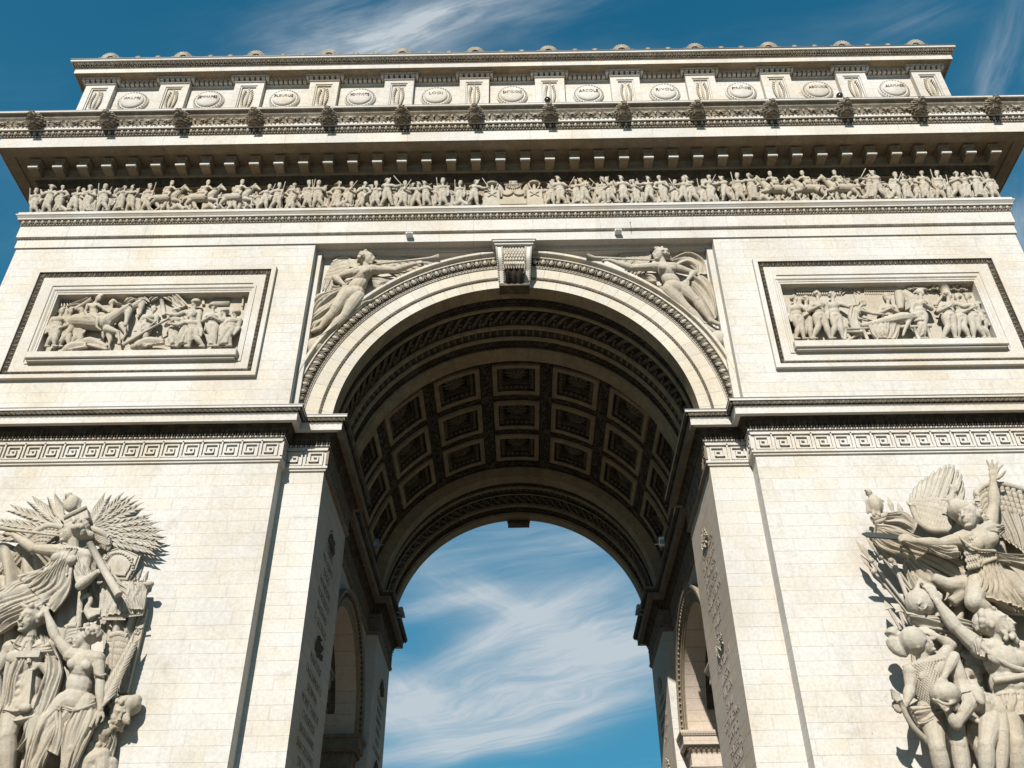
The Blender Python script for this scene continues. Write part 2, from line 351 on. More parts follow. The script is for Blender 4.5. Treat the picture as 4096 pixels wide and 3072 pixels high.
def along(mb, tp, sg, z, spacing, pick=None, phase=0.5, tilt=0.0, mirror_neg=False):
    """copies of a template (x along, -y outwards, z up) along path segments"""
    Ms = []
    for i, (a, b, d, nn, L) in enumerate(sg):
        if pick is not None and i not in pick: continue
        k = max(1, int(round(L/spacing))); st = L/k
        for j in range(k):
            p = a+d*(j+phase)*st
            A = np.zeros((3, 4)); A[:, 0] = (d[0]*st/spacing, d[1]*st/spacing, 0); out = np.array([-nn[0], -nn[1], 0.0]); up = np.array([0, 0, 1.0])
            A[:, 1] = out*math.cos(tilt)+up*math.sin(tilt)*1.0
            A[:, 2] = up*math.cos(tilt)-out*math.sin(tilt)
            A[:, 3] = (p[0], p[1], z); Ms.append(A)
    return mb.inst(tp, Ms)
def arc(mb, tp, R, y, th0, th1, spacing, tilt=0.0, cz=22.70, cx=0.0, face=-1, axis='y'):
    """copies of a template round an arch: x along the arc, z radially outwards, -y towards the viewer"""
    k = max(1, int(round(abs(th1-th0)*R/spacing))); Ms = []
    for j in range(k):
        th = th0+(th1-th0)*(j+.5)/k; rad = np.array([math.sin(th), 0, math.cos(th)]); tan = np.array([math.cos(th), 0, -math.sin(th)]); ax = np.array([0, 1.0, 0])
        A = np.zeros((3, 4)); A[:, 0] = tan*(abs(th1-th0)*R/k/spacing); A[:, 1] = ax*math.cos(tilt)+rad*math.sin(tilt); A[:, 2] = rad*math.cos(tilt)-ax*math.sin(tilt)
        A[:, 3] = np.array([cx, y, cz])+rad*R; Ms.append(A)
    return mb.inst(tp, Ms)
def revolve(mb, prof, th0=-PI/2, th1=PI/2, n=96, cz=22.70, cx=0.0):
    """profile (y, r) turned about the arch axis"""
    th = np.linspace(th0, th1, n+1); prof = np.asarray(prof, float)
    V = np.stack([cx+np.outer(np.sin(th), prof[:, 1]), np.outer(np.ones(n+1), prof[:, 0]), cz+np.outer(np.cos(th), prof[:, 1])], -1)
    mb.add(V.reshape(-1, 3), grid(n+1, len(prof))); return mb
# ------------------------------------------------------------------ ornament templates (x along, -y outwards, z up)
def T_egg(w=0.30, h=0.26, d=0.09):
    m = MB(); ellips(m, (0, 0, 0.01*h), (w*0.25, d*0.9, h*0.40), 8, 6)
    u = [(-w*.36, 0, h*.5), (-w*.36, -d*.3, h*.12), (-w*.27, -d*.45, -h*.2), (-w*.10, -d*.45, -h*.47), (w*.10, -d*.45, -h*.47), (w*.27, -d*.45, -h*.2), (w*.36, -d*.3, h*.12), (w*.36, 0, h*.5)]
    tube(m, u, w*.035, 4, False)
    tube(m, [(w*.5, -d*.25, h*.5), (w*.5, -d*.4, 0), (w*.5, -d*.2, -h*.48)], [w*.035, w*.045, w*.02], 4, False)
    return m.tpl()
def T_bead(w=0.15, r=0.035):
    m = MB(); ellips(m, (0, 0, 0), (w*.26, r, r), 6, 4, rot=None)
    ellips(m, (w*.40, 0, 0), (w*.05, r*.9, r*.9), 6, 4); ellips(m, (w*.54, 0, 0), (w*.05, r*.9, r*.9), 6, 4)
    return m.tpl()
def T_leaf(w=0.21, h=0.40, d=0.10):
    """upright acanthus leaf curling outwards at its top"""
    m = MB()
    def cur(x0, x1, z1, r):
        s_ = np.linspace(0, 1, 5); return [(x0+(x1-x0)*k**1.4, -d*(0.25+0.9*k*k) if k < .9 else -d*1.35, -h/2+(z1+h/2)*k-(0.03 if k > .95 else 0)) for k in s_], [r*.8, r, r, r*.9, r*.5]
    for x0, x1, z1, r in ((0, 0, h*.46, .018), (-.01, -w*.24, h*.36, .013), (.01, w*.24, h*.36, .013), (-.02, -w*.42, h*.16, .011), (.02, w*.42, h*.16, .011)):
        p, rr = cur(x0, x1, z1, r*h/.4); tube(m, p, rr, 4, False)
    p, rr = cur(w*.5, w*.5, h*.48, .016*h/.4); tube(m, p, rr, 4, False)
    return m.tpl()
def T_water(w=0.22, h=0.22, d=0.06):
    """heart-shaped water leaf"""
    m = MB()
    for s_ in (-1, 1):
        tube(m, [(0, -d*.3, -h*.5), (s_*w*.22, -d*.7, -h*.25), (s_*w*.36, -d, h*.12), (s_*w*.2, -d, h*.42), (s_*w*.05, -d*.8, h*.25)], [.012, .016, .018, .018, .012], 4, False)
    ellips(m, (0, -d*.6, 0), (w*.09, d*.5, h*.28), 6, 4)
    tube(m, [(w*.5, -d*.3, -h*.45), (w*.5, -d*.8, h*.1), (w*.5, -d*.8, h*.45)], [.012, .018, .024], 4, False)
    return m.tpl()
def T_palm(w=0.875, h=0.62, d=0.06):
    m = MB()
    for k in range(-4, 5):
        a = k*0.33; L = h*(0.80-0.04*abs(k)); c, s_ = math.cos(a), math.sin(a)
        p = [(s_*L*q*0.62+(0.012*k*q), -d*(.4+.5*q), -h*.16+c*L*q+(-.02*abs(k)*q)) for q in (0.12, .45, .8, 1.0)]
        tube(m, p, [.014, .028, .040, .022], 5, True, 0.9, (0, 1, 0))
    for s_ in (-1, 1):
        for cx, r0 in ((.115, .062), (.30, .062)):
            pts = [(s_*(cx+r0*(1-.13*k)*math.cos(k*.9)), -d*.6, -h*.38+r0*(1-.13*k)*math.sin(k*.9)) for k in range(6)]
            tube(m, pts, .018, 4, False, 1, (0, 1, 0)); ellips(m, (s_*cx, -d*.5, -h*.38), (.02, .03, .02), 6, 4)
    # lotus bud half way to the next palmette
    for a in (-.32, 0, .32):
        p = [(w*.5+math.sin(a)*q*h*.5, -d*(.3+.5*q), -h*.2+math.cos(a)*q*h*.62) for q in (0, .5, .85, 1)]
        tube(m, p, [.014, .03, .034, .01], 5, True, .7, (0, 1, 0))
    tube(m, [(.36, -d*.6, -h*.44), (.44, -d*.6, -h*.30), (w*.5, -d*.6, -h*.22), (w*.5+.0, -d*.5, -h*.1)], .016, 4, False, 1, (0, 1, 0))
    return m.tpl()
def T_key(w=0.757, h=0.66, b=0.056, d=0.05, mir=1):
    m = MB()
    def bar(u0, v0, u1, v1):
        x0, x1 = sorted((u0*w, u1*w)); z0, z1 = sorted((v0*h, v1*h)); x0 -= b/2; x1 += b/2; z0 -= b/2; z1 += b/2
        if mir < 0: x0, x1 = w-x1, w-x0
        return x0-w/2, x1-w/2, z0-h/2, z1-h/2
    path = [(0, 0), (.82, 0), (.82, .78), (.20, .78), (.20, .24), (.60, .24), (.60, .52), (.42, .52)]
    L = [bar(*path[i], *path[i+1]) for i in range(len(path)-1)]+[bar(0, 0, 0, 1), bar(0, 1, 1, 1)]
    for i, (x0, x1, z0, z1) in enumerate(L):
        box(m, x0, x1, -d-i*0.0007, 0.01, z0, z1)
    return m.tpl()
def T_guil(w=0.46, h=1.0, d=0.05):
    """interlaced bands with round knobs"""
    m = MB(); n = 9
    for s_ in (-1, 1):
        for rr, k in ((.036, 0), ):
            p = [(w*(q/(n-1)-.5)*1.9, -d*(1.1 if (s_ > 0) == (q < n/2) else .5), s_*h*.38*math.sin(PI*(q/(n-1)-.5)*1.0)) for q in range(n)]
            tube(m, p, [rr*1.6]*n, 5, True, .6, (0, 1, 0))
    tube(m, [(.09*math.cos(a), -d*1.1, h*.0+.09*math.sin(a)) for a in np.linspace(0, 2*PI, 8, endpoint=False)], .022, 4, False, 1, (0, 1, 0), True)
    ellips(m, (0, -d, 0), (.045, .05, .045), 6, 4)
    for s_ in (-1, 1): ellips(m, (w*.5, -d*.6, s_*h*.34), (.07, .04, .12), 6, 4)
    return m.tpl()
def T_wave(w=0.50, h=1.1, d=0.07):
    """running wave of thick bands with a knob and a drop under each"""
    m = MB()
    tube(m, curve_([(-w*.62, -d*.4, -h*.30), (-w*.35, -d*.9, -h*.16), (-w*.05, -d, h*.10), (w*.25, -d, h*.32), (w*.60, -d*.5, h*.36)], 9), [.05, .08, .10, .10, .09, .09, .10, .08, .05], 6, True, .6, (0, 1, 0))
    tube(m, [(w*.28+.07*math.cos(a), -d*1.1, h*.02+.07*math.sin(a)) for a in np.linspace(0, 2*PI, 8, endpoint=False)], .022, 4, False, 1, (0, 1, 0), True)
    ellips(m, (w*.28, -d, h*.02), (.045, .05, .045), 6, 4); ellips(m, (w*.18, -d*.9, -h*.26), (.085, .05, .17), 7, 5); ellips(m, (w*.48, -d*.8, -h*.36), (.05, .04, .08), 6, 4)
    return m.tpl()
def curve_(pts, n):
    P = np.asarray(pts, float); u = np.linspace(0, len(P)-1, n); return np.stack([np.interp(u, np.arange(len(P)), P[:, k]) for k in range(3)], 1)
# ================================================================== the arch
ZC = 22.70                                  # centre of the great arch
XF, YF, YB = 22.3, -0.70, 21.70             # outer faces of the piers
arch = empty('triumphal_arch', (0, 10.5, 0), 'colossal pale stone triumphal arch with coffered vault, carved cornices and inscribed inner piers', 'triumphal arch')
AO = (0, -10.5, 0)
def part(mb, name, mat, parent=None, smooth=False, label=None, kind=None):
    """a mesh modelled in world coordinates, made a part of the arch"""
    o = mb.build(name, mat, arch if parent is None else parent, smooth)
    if parent is None: o.location = AO
    if label: o['label'] = label
    if kind: o['kind'] = kind
    return o
def mir(path): return [(-x, y) for x, y in reversed(path)]
ringL = [(-XF, YF), (-8.9, YF), (-8.9, 0), (-7.31, 0), (-7.31, 5.2), (-7.86, 5.2), (-7.86, 15.8), (-7.31, 15.8), (-7.31, 21), (-8.9, 21), (-8.9, YB), (-XF, YB)]
ringR = mir(ringL)
ZI = 20.60
def wallq(mb, a, b, z0, z1): quad(mb, (*a, z0), (*b, z0), (*b, z1), (*a, z1))
for s, ring in ((-1, ringL), (1, ringR)):
    n = len(ring)
    w = MB(); wb = MB(); jm = [MB(), MB()]
    for i in range(n):
        a, b = ring[i], ring[(i+1) % n]
        if abs(a[0]-b[0]) < 1e-6 and abs(a[0]) > 20: continue            # outer end, built with its hole below
        if abs(a[0]-b[0]) < 1e-6 and abs(abs(a[0])-7.86) < 1e-3: continue  # inner wall with the side arch
        tgt = w if a[1]+b[1] < 21 else wb
        if abs(a[0]-b[0]) < 1e-6 and abs(abs(a[0])-7.31) < 1e-3: tgt = jm[0] if a[1] < 6 or b[1] < 3 else jm[1]
        wallq(tgt, a, b, 0, ZI)
    part(w, 'pier_wall', M_WALL); part(wb, 'pier_wall', M_WALL)
    for k in (0, 1): part(jm[k], 'inscribed_jamb', M_JAMB)
    # inner and outer side walls with the transverse arch opening
    hy, zi, cyy = 4.25, 15.2, 10.5
    for X_, y0, y1, ztop, nm in ((s*7.86, 5.2, 15.8, ZI, 'side_wall'), (s*XF, YF, YB, ZI, 'end_wall')):
        wm_ = M_JAMB if nm == 'side_wall' else M_WALL
        m = MB()
        quad(m, (X_, y0, 0), (X_, cyy-hy, 0), (X_, cyy-hy, ztop), (X_, y0, ztop)); quad(m, (X_, cyy+hy, 0), (X_, y1, 0), (X_, y1, ztop), (X_, cyy+hy, ztop))
        th = np.linspace(-PI/2, PI/2, 49); yy = cyy+hy*np.sin(th); zz = zi+hy*np.cos(th)
        V = np.concatenate([np.stack([np.full(49, X_), yy, zz], -1), np.stack([np.full(49, X_), yy, np.full(49, ztop)], -1)])
        m.add(V, grid(2, 49)); part(m, nm, wm_)
    # transverse tunnel: jambs and vault with its sunk panel
    for yy_ in (cyy-hy, cyy+hy): m = MB(); quad(m, (s*7.86, yy_, 0), (s*XF, yy_, 0), (s*XF, yy_, zi), (s*7.86, yy_, zi)); part(m, 'passage_wall', M_JAMB)
    def rev_x(mb, prof, t0, t1, nseg=60):
        t_ = np.linspace(t0, t1, nseg+1); pr = np.asarray(prof, float)
        V = np.stack([np.outer(np.ones(nseg+1), s*pr[:, 0]), cyy+np.outer(np.sin(t_), pr[:, 1]), zi+np.outer(np.cos(t_), pr[:, 1])], -1)
        mb.add(V.reshape(-1, 3), grid(nseg+1, len(pr)))
    m = MB(); A0, A1 = math.radians(-76), math.radians(76)
    for t0, t1 in ((-PI/2, A0), (A1, PI/2)): rev_x(m, [(7.86, hy), (12.6, hy)], t0, t1, 6)
    rev_x(m, [(7.86, hy), (8.85, hy)], A0, A1); rev_x(m, [(11.35, hy), (12.6, hy), (12.6, hy+.5), (XF, hy+.5)], A0, A1)
    part(m, 'passage_vault', M_JAMB)
    m = MB(); rev_x(m, [(8.85, hy), (8.87, hy+.14), (11.33, hy+.14), (11.35, hy)], A0, A1)
    for t_ in (A0, A1):
        q = [(s*8.85, cyy+math.sin(t_)*r, zi+math.cos(t_)*r) for r in (hy, hy+.16)]; q2 = [(s*11.35, y, z) for _, y, z in q]; quad(m, q[0], q2[0], q2[1], q[1])
    gu = part(m, 'sunk_panel', M_DARK)
    m = MB(); T1 = T_guil(0.52, 0.8, .05)
    for t0, t1 in ((math.radians(-73), math.radians(73)),):
        for xc in (9.5, 10.1, 10.7):
            k = 22
            for j in range(k):
                t_ = t0+(t1-t0)*(j+.5)/k; A = np.zeros((3, 4)); rad = np.array([0, math.sin(t_), math.cos(t_)]); tn = np.array([0, math.cos(t_), -math.sin(t_)])
                A[:, 0] = tn*.95; A[:, 1] = rad; A[:, 2] = np.array([s, 0, 0])*.9; A[:, 3] = np.array([s*xc, cyy, zi])+rad*(hy+.13); m.inst(T1, [A])
    e1 = T_bead(.16, .035)
    for xc in (8.93, 11.27):
        k = 70; Ms = []
        for j in range(k):
            t_ = A0+(A1-A0)*(j+.5)/k; rad = np.array([0, math.sin(t_), math.cos(t_)]); tn = np.array([0, math.cos(t_), -math.sin(t_)]); A = np.zeros((3, 4))
            A[:, 0] = tn; A[:, 1] = rad; A[:, 2] = (s, 0, 0); A[:, 3] = np.array([s*xc, cyy, zi])+rad*(hy+.08); Ms.append(A)
        m.inst(e1, Ms)
    part(m, 'interlace_carving', M_SOFF, parent=gu)
    # archivolt of the side arch on the inner wall
    m = MB(); rev_x(m, [(7.86, 4.25), (7.80, 4.26), (7.80, 4.42), (7.74, 4.43), (7.74, 4.60), (7.62, 4.86), (7.55, 4.88), (7.55, 5.0), (7.86, 5.0)], -PI/2, PI/2)
    sa = part(m, 'side_archivolt', M_SOFF)
    m = MB(); te = T_egg(.26, .22, .08); k = 56; Ms = []
    for j in range(k):
        t_ = -PI/2+PI*(j+.5)/k; rad = np.array([0, math.sin(t_), math.cos(t_)]); tn = np.array([0, math.cos(t_), -math.sin(t_)]); A = np.zeros((3, 4))
        A[:, 0] = tn; A[:, 1] = (s, 0, 0); A[:, 2] = rad; A[:, 3] = np.array([s*7.66, cyy, zi])+rad*4.73; Ms.append(A)
    m.inst(te, Ms); part(m, 'egg_moulding', M_DARK if s < 0 else M_MOULD, parent=sa)  # left eggs coloured darker, as that side lies in shade
    # small impost of the side arch, on both jambs
    for base in ([(-XF, cyy+hy), (-7.86, cyy+hy), (-7.86, 15.8)], [(-7.86, 5.2), (-7.86, cyy-hy), (-XF, cyy-hy)]):
        pth = base if s < 0 else mir(base)
        m = MB(); sweep(m, pth, [(0, 13.62), (.06, 13.66), (.06, 13.74), (.006, 13.76), (.006, 14.30), (.04, 14.33), (.22, 14.56), (.34, 14.58), (.34, 14.94), (.40, 14.97), (.46, 15.12), (.46, 15.2), (0, 15.22)], False)
        o = part(m, 'side_impost', M_INNER if s < 0 else M_JAMB); m = MB()  # left impost takes the shade-toned stone, the sunlit right a paler one
        along(m, T_egg(.24, .22, .08), segs(pth, .14, False), 14.45, .24); along(m, T_bead(.12, .03), segs(pth, .42, False), 15.03, .12)
        part(m, 'egg_moulding', M_DARK, parent=o)
    # great impost cornice: the outer runs and the runs inside the great arch, coloured darker for their shade
    inner = [3, 4, 5, 6, 7]; outer = [i for i in range(n) if i not in inner]
    vis = lambda L_: [i for i in L_ if i in front]
    ks = segs(ring, .035)
    front = [i for i, (a, b, d, nn, L) in enumerate(ks) if (nn[1] < -.5 or abs(nn[0]) > .5) and max(abs(a[0]), abs(b[0])) < 22.4 and min(a[1], b[1]) < 21.2]
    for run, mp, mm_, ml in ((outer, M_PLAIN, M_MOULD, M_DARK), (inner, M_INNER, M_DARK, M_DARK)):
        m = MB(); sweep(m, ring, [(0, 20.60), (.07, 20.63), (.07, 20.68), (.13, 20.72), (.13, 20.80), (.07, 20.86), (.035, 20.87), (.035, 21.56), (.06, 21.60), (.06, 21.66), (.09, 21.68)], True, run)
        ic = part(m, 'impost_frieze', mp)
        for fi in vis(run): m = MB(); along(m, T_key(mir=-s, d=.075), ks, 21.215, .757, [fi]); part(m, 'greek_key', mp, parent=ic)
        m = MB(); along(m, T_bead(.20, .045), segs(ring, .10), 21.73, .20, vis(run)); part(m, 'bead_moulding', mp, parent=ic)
        m = MB(); sweep(m, ring, [(.09, 21.68), (.10, 21.80), (.12, 21.90), (.20, 22.05), (.38, 22.17)], True, run); lf = part(m, 'leaf_moulding', M_CRUST_SHADE)
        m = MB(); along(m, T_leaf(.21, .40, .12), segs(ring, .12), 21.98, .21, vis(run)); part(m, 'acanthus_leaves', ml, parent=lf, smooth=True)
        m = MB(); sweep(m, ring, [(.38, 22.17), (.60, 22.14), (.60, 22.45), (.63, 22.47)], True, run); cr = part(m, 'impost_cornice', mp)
        m = MB(); sweep(m, ring, [(.63, 22.47), (.63, 22.49), (.76, 22.60), (.78, 22.61)], True, run); wl_ = part(m, 'water_leaf_slope', M_CRUST_SHADE, parent=cr)
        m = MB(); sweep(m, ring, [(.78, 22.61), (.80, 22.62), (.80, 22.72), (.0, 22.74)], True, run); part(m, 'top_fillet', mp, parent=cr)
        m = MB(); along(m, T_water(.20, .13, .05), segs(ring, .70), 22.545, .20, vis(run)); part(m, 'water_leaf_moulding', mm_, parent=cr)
        m = MB(); sweep(m, ring, [(.815, 22.715), (.815, 22.745), (.6, 22.75)], True, run); part(m, 'lead_flashing', M_LEAD, parent=cr)
    # ceiling over the pier (closes the stone mass)
# ------------------------------------------------------------------ upper walls
PX0, PX1, PZ0, PZ1 = 10.37, 20.88, 24.66, 30.68
RX0, RX1, RZ0, RZ1 = 11.36, 19.62, 25.92, 29.30
for s in (-1, 1):
    m = MB(); X = lambda a: s*a
    for x0, x1, z0, z1 in ((8.87, RX0, ZC, 32.1), (RX1, XF, ZC, 32.1), (RX0, RX1, ZC, RZ0), (RX0, RX1, RZ1, 32.1)):
        quad(m, (X(x0), YF, z0), (X(x1), YF, z0), (X(x1), YF, z1), (X(x0), YF, z1))
    quad(m, (X(8.87), YF, ZC), (X(8.87), 0.3, ZC), (X(8.87), 0.3, 32.1), (X(8.87), YF, 32.1))
    quad(m, (X(XF), YF, ZC), (X(XF), YB, ZC), (X(XF), YB, 32.1), (X(XF), YF, 32.1))
    quad(m, (X(8.87), YB, ZC), (X(XF), YB, ZC), (X(XF), YB, 32.1), (X(8.87), YB, 32.1)); quad(m, (X(8.87), YB, ZC), (X(8.87), 20.9, ZC), (X(8.87), 20.9, 32.1), (X(8.87), YB, 32.1))
    part(m, 'upper_wall', M_WALL)
# spandrels, front and back
for yg, fr, sg_ in ((0.06, -0.32, 1), (20.94, 21.32, -1)):
    m = MB(); xs = np.linspace(-8.9, 8.9, 75); zl = np.where(np.abs(xs) < 8.85, ZC+np.sqrt(np.maximum(8.85**2-xs**2, 0)), ZC)
    V = np.concatenate([np.stack([xs, np.full(75, yg), zl], -1), np.stack([xs, np.full(75, yg), np.full(75, 32.14)], -1)]); m.add(V, grid(2, 75))
    part(m, 'spandrel_wall', M_VOUS if False else M_PLAIN)
    m = MB()
    for s in (-1, 1):
        x0, x1 = sorted((s*8.62, s*8.868)); box(m, x0, x1, min(fr, yg), max(fr, yg), 23.0, 31.96)
    box(m, -8.868, 8.868, min(fr, yg), max(fr, yg), 31.96, 32.14); box(m, -8.6, 8.6, min(fr+.08*sg_, yg), max(fr+.08*sg_, yg), 31.90, 31.955)
    part(m, 'spandrel_border', M_PLAIN)
# ------------------------------------------------------------------ archivolt, front and back
def arch_ring(F, vis):
    m = MB(); revolve(m, [(F(0), 7.3), (F(0), 7.76)]); revolve(m, [(F(0), 7.86), (F(0), 8.44), (F(-.05), 8.45), (F(-.05), 8.55)]); part(m, 'archivolt', M_VOUS)
    m = MB(); revolve(m, [(F(0), 7.76), (F(-.045), 7.765), (F(-.045), 7.855), (F(0), 7.86)]); bd = part(m, 'narrow_band', M_MOULD)
    if vis: m = MB(); arc(m, T_water(.15, .10, .03), 7.81, F(-.045), -PI/2, PI/2, .15); part(m, 'band_leaves', M_MOULD, parent=bd)
    m = MB(); revolve(m, [(F(-.05), 8.55), (F(-.08), 8.58), (F(-.16), 8.93)]); eg = part(m, 'egg_band', M_CRUST_SHADE)
    if vis:
        m = MB(); arc(m, T_egg(.37, .33, .11), 8.76, F(-.13), -PI/2, PI/2, .37); part(m, 'egg_and_dart', M_CARVE, parent=eg, smooth=True)
        m = MB(); arc(m, T_bead(.14, .04), 8.51, F(-.07), -PI/2, PI/2, .14); part(m, 'bead_moulding', M_CARVE, parent=eg)
    m = MB(); revolve(m, [(F(-.16), 8.93), (F(-.20), 8.94), (F(-.20), 8.985), (F(-.14), 9.0), (F(-.16), 9.09), (F(-.33), 9.11), (F(-.35), 9.13), (F(-.35), 9.24), (F(-.1), 9.27), (F(.1), 9.27)]); part(m, 'archivolt_rim', M_VOUS)
arch_ring(lambda v: v, True); arch_ring(lambda v: 21-v, False)
# ------------------------------------------------------------------ vault rings
def vault_ring(F, cut):
    light = [[(0, 7.3), (.73, 7.3), (.74, 7.45)], [(1.50, 7.5), (1.51, 7.40), (1.63, 7.40), (1.64, 7.58)], [(2.88, 7.58), (2.89, 7.42), (3.0, 7.42)], [(3.62, 7.52), (3.63, 7.40), (3.76, 7.40), (3.77, 7.5)], [(4.45, 7.5), (4.46, 7.3), (5.2, 7.3), (5.2, 7.95)]]
    dark = [[(.74, 7.45), (.80, 7.52), (1.50, 7.52)], [(1.64, 7.58), (2.88, 7.58)], [(3.0, 7.42), (3.1, 7.55), (3.5, 7.58), (3.62, 7.52)], [(3.77, 7.5), (4.45, 7.52)]]
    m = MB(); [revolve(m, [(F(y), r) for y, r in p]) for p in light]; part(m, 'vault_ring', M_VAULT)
    m = MB(); [revolve(m, [(F(y), r) for y, r in p]) for p in dark]; db = part(m, 'carved_band', M_CRUST_SHADE)
    def arcs(mb, tp, R, y, sp):
        k = int(round(PI*R/sp)); Ms = []
        for j in range(k):
            th = -PI/2+PI*(j+.5)/k; rad = np.array([math.sin(th), 0, math.cos(th)]); tn = np.array([math.cos(th), 0, -math.sin(th)]); A = np.zeros((3, 4))
            A[:, 0] = tn; A[:, 1] = rad; A[:, 2] = (0, -1 if F(1) > F(0) else 1, 0); A[:, 3] = np.array([0, F(y), ZC])+rad*R; Ms.append(A)
        mb.inst(tp, Ms)
    m = MB(); arcs(m, T_wave(.50, 1.12, .08), 7.57, 2.26, .50); part(m, 'wave_band', M_DARK, parent=db, smooth=True)
    m = MB(); arcs(m, T_egg(.34, .44, .10), 7.56, 3.32, .34); part(m, 'egg_moulding', M_ROS, parent=db, smooth=True)
    m = MB(); lt = MB()
    for k in range(7):
        a = RNG.uniform(-.6, .6); ellips(lt, (RNG.uniform(-.12, .12), -.02, RNG.uniform(-.2, .2)), (.075, .03, .022), 5, 4, rot=[[math.cos(a), 0, -math.sin(a)], [0, 1, 0], [math.sin(a), 0, math.cos(a)]])
    arcs(m, lt.tpl(), 7.52, 1.08, .3); arcs(m, lt.tpl(), 7.51, 4.05, .3)
    dt = MB(); tube(dt, [(-.05, -.02, -.06), (-.05, -.03, .04), (0, -.03, .07), (.05, -.03, .04), (.05, -.02, -.06)], .014, 4, False)
    arcs(m, dt.tpl(), 7.50, 1.40, .16); arcs(m, dt.tpl(), 7.50, 4.38, .16)
    part(m, 'leaf_band', M_DARK, parent=db)
vault_ring(lambda y: y, True); vault_ring(lambda y: 21-y, False)
# ------------------------------------------------------------------ coffered vault
RC = 7.93; DTH = 22.25; HT = math.radians(8.75); HY = 1.23; ROWS = (7.38, 10.5, 13.62)
thc = [math.radians(DTH*k) for k in range(-3, 4)]
m = MB(); te = [-PI/2]; [te.extend((c-HT, c+HT)) for c in thc]; te.append(PI/2); ye = [5.2]; [ye.extend((y-HY, y+HY)) for y in ROWS]; ye.append(15.8)
for i in range(len(te)-1):
    for j in range(len(ye)-1):
        if i % 2 == 1 and j % 2 == 1: continue
        revolve(m, [(ye[j], RC), (ye[j+1], RC)], te[i], te[i+1], 8)
vw = part(m, 'vault_web', M_CRUST_SHADE)
m = MB(); lt = MB(); ellips(lt, (0, 0, 0), (.10, .035, .035), 5, 4); LT = lt.tpl(); Ms = []
def cylm(th, y, r, phi, sc=1.0):
    rad = np.array([math.sin(th), 0, math.cos(th)]); tn = np.array([math.cos(th), 0, -math.sin(th)]); ay = np.array([0, 1.0, 0])
    a = tn*math.cos(phi)+ay*math.sin(phi); b = -tn*math.sin(phi)+ay*math.cos(phi); A = np.zeros((3, 4))
    A[:, 0] = a*sc; A[:, 1] = rad*sc; A[:, 2] = b*sc; A[:, 3] = np.array([0, y, ZC])+rad*r; return A
for k in range(-4, 4):
    th0 = math.radians(DTH*(k+.5))
    for y in np.arange(5.4, 15.7, .13):
        for q in range(3): Ms.append(cylm(th0+RNG.uniform(-.032, .032), y, RC-.02, PI/2+RNG.choice([-1, 1])*RNG.uniform(.3, .8), RNG.uniform(.8, 1.2)))
for y0 in (5.62, 8.94, 12.06, 15.38):
    for th in np.arange(-1.45, 1.45, .017):
        for q in range(2): Ms.append(cylm(th, y0+RNG.uniform(-.18, .18), RC-.02, RNG.choice([-1, 1])*RNG.uniform(.3, .8), RNG.uniform(.8, 1.2)))
m.inst(LT, Ms)
for k in range(-4, 4):                                                    # crossed ribbons where the bands meet
    for y0 in (5.62, 8.94, 12.06, 15.38):
        for ph in (-.7, .7, -.95, .95):
            A = cylm(math.radians(DTH*(k+.5)), y0, RC-.05, ph); tt = MB(); tube(tt, [(-.42, 0, .0), (0, 0, .02), (.42, 0, 0)], .022, 4); m.inst(tt.tpl(), [A])
part(m, 'leaf_garlands', M_DARK, parent=vw)
m = MB(); bt = MB(); ellips(bt, (0, 0, 0), (.03, .03, .03), 5, 4); Ms = []
for c in thc:
    for sg_ in (-1, 1):
        for y in np.arange(5.5, 15.6, .11): Ms.append(cylm(c+sg_*(HT+.010), y, RC-.02, 0))
m.inst(bt.tpl(), Ms); part(m, 'bead_rows', M_DARK, parent=vw)
def cofring(mb, rects):
    """(half angle, half length, radius) rectangles joined to bands on the curved vault"""
    n = 6
    def loop(ht, hy, r):
        P = [(-ht+2*ht*i/n, -hy) for i in range(n)]+[(ht, -hy+2*hy*i/n) for i in range(n)]+[(ht-2*ht*i/n, hy) for i in range(n)]+[(-ht, hy-2*hy*i/n) for i in range(n)]
        return [(r*math.sin(a), y, r*math.cos(a)) for a, y in P]
    V = np.array([loop(*q) for q in rects]).reshape(-1, 3); mb.add(V, grid(len(rects), 4*n, closev=True))
m = MB(); cofring(m, [(HT, HY, 7.97), (HT, HY, 7.80), (HT-.005, HY-.03, 7.78), (HT-.030, HY-.24, 7.78), (HT-.032, HY-.26, 7.84)])
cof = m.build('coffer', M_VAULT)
m = MB(); cofring(m, [(HT-.032, HY-.26, 7.84), (HT-.036, HY-.29, 7.95), (HT-.062, HY-.50, 8.10), (HT-.064, HY-.51, 8.14)]); egc = m.build('egg_slope', M_CRUST_SHADE, cof)
m = MB(); TE = T_egg(.26, .26, .09)
h1, y1_ = (HT-.049)*8.0, HY-.40
for sgn in (-1, 1):
    k = 7; Ms = []
    for j in range(k):
        u = (-1+2*(j+.5)/k)
        th = u*(HT-.04); rad = np.array([math.sin(th), 0, math.cos(th)]); A = np.zeros((3, 4)); A[:, 0] = (math.cos(th), 0, -math.sin(th)); A[:, 1] = rad; A[:, 2] = (0, sgn, 0); A[:, 3] = rad*8.0+np.array([0, sgn*y1_, 0]); Ms.append(A)
        th = sgn*(HT-.05); rad = np.array([math.sin(th), 0, math.cos(th)]); A = np.zeros((3, 4)); A[:, 0] = (0, 1, 0); A[:, 1] = rad; A[:, 2] = np.array([math.cos(th), 0, -math.sin(th)])*sgn; A[:, 3] = rad*8.0+np.array([0, u*(HY-.33), 0]); Ms.append(A)
    m.inst(TE, Ms)
em = m.build('egg_moulding', M_ROS, cof, True)
m = MB(); cofring(m, [(HT-.064, HY-.51, 8.14), (HT-.065, HY-.515, 8.10), (HT-.071, HY-.57, 8.10), (HT-.072, HY-.575, 8.42)]); ib = m.build('inner_border', M_DARK, cof)
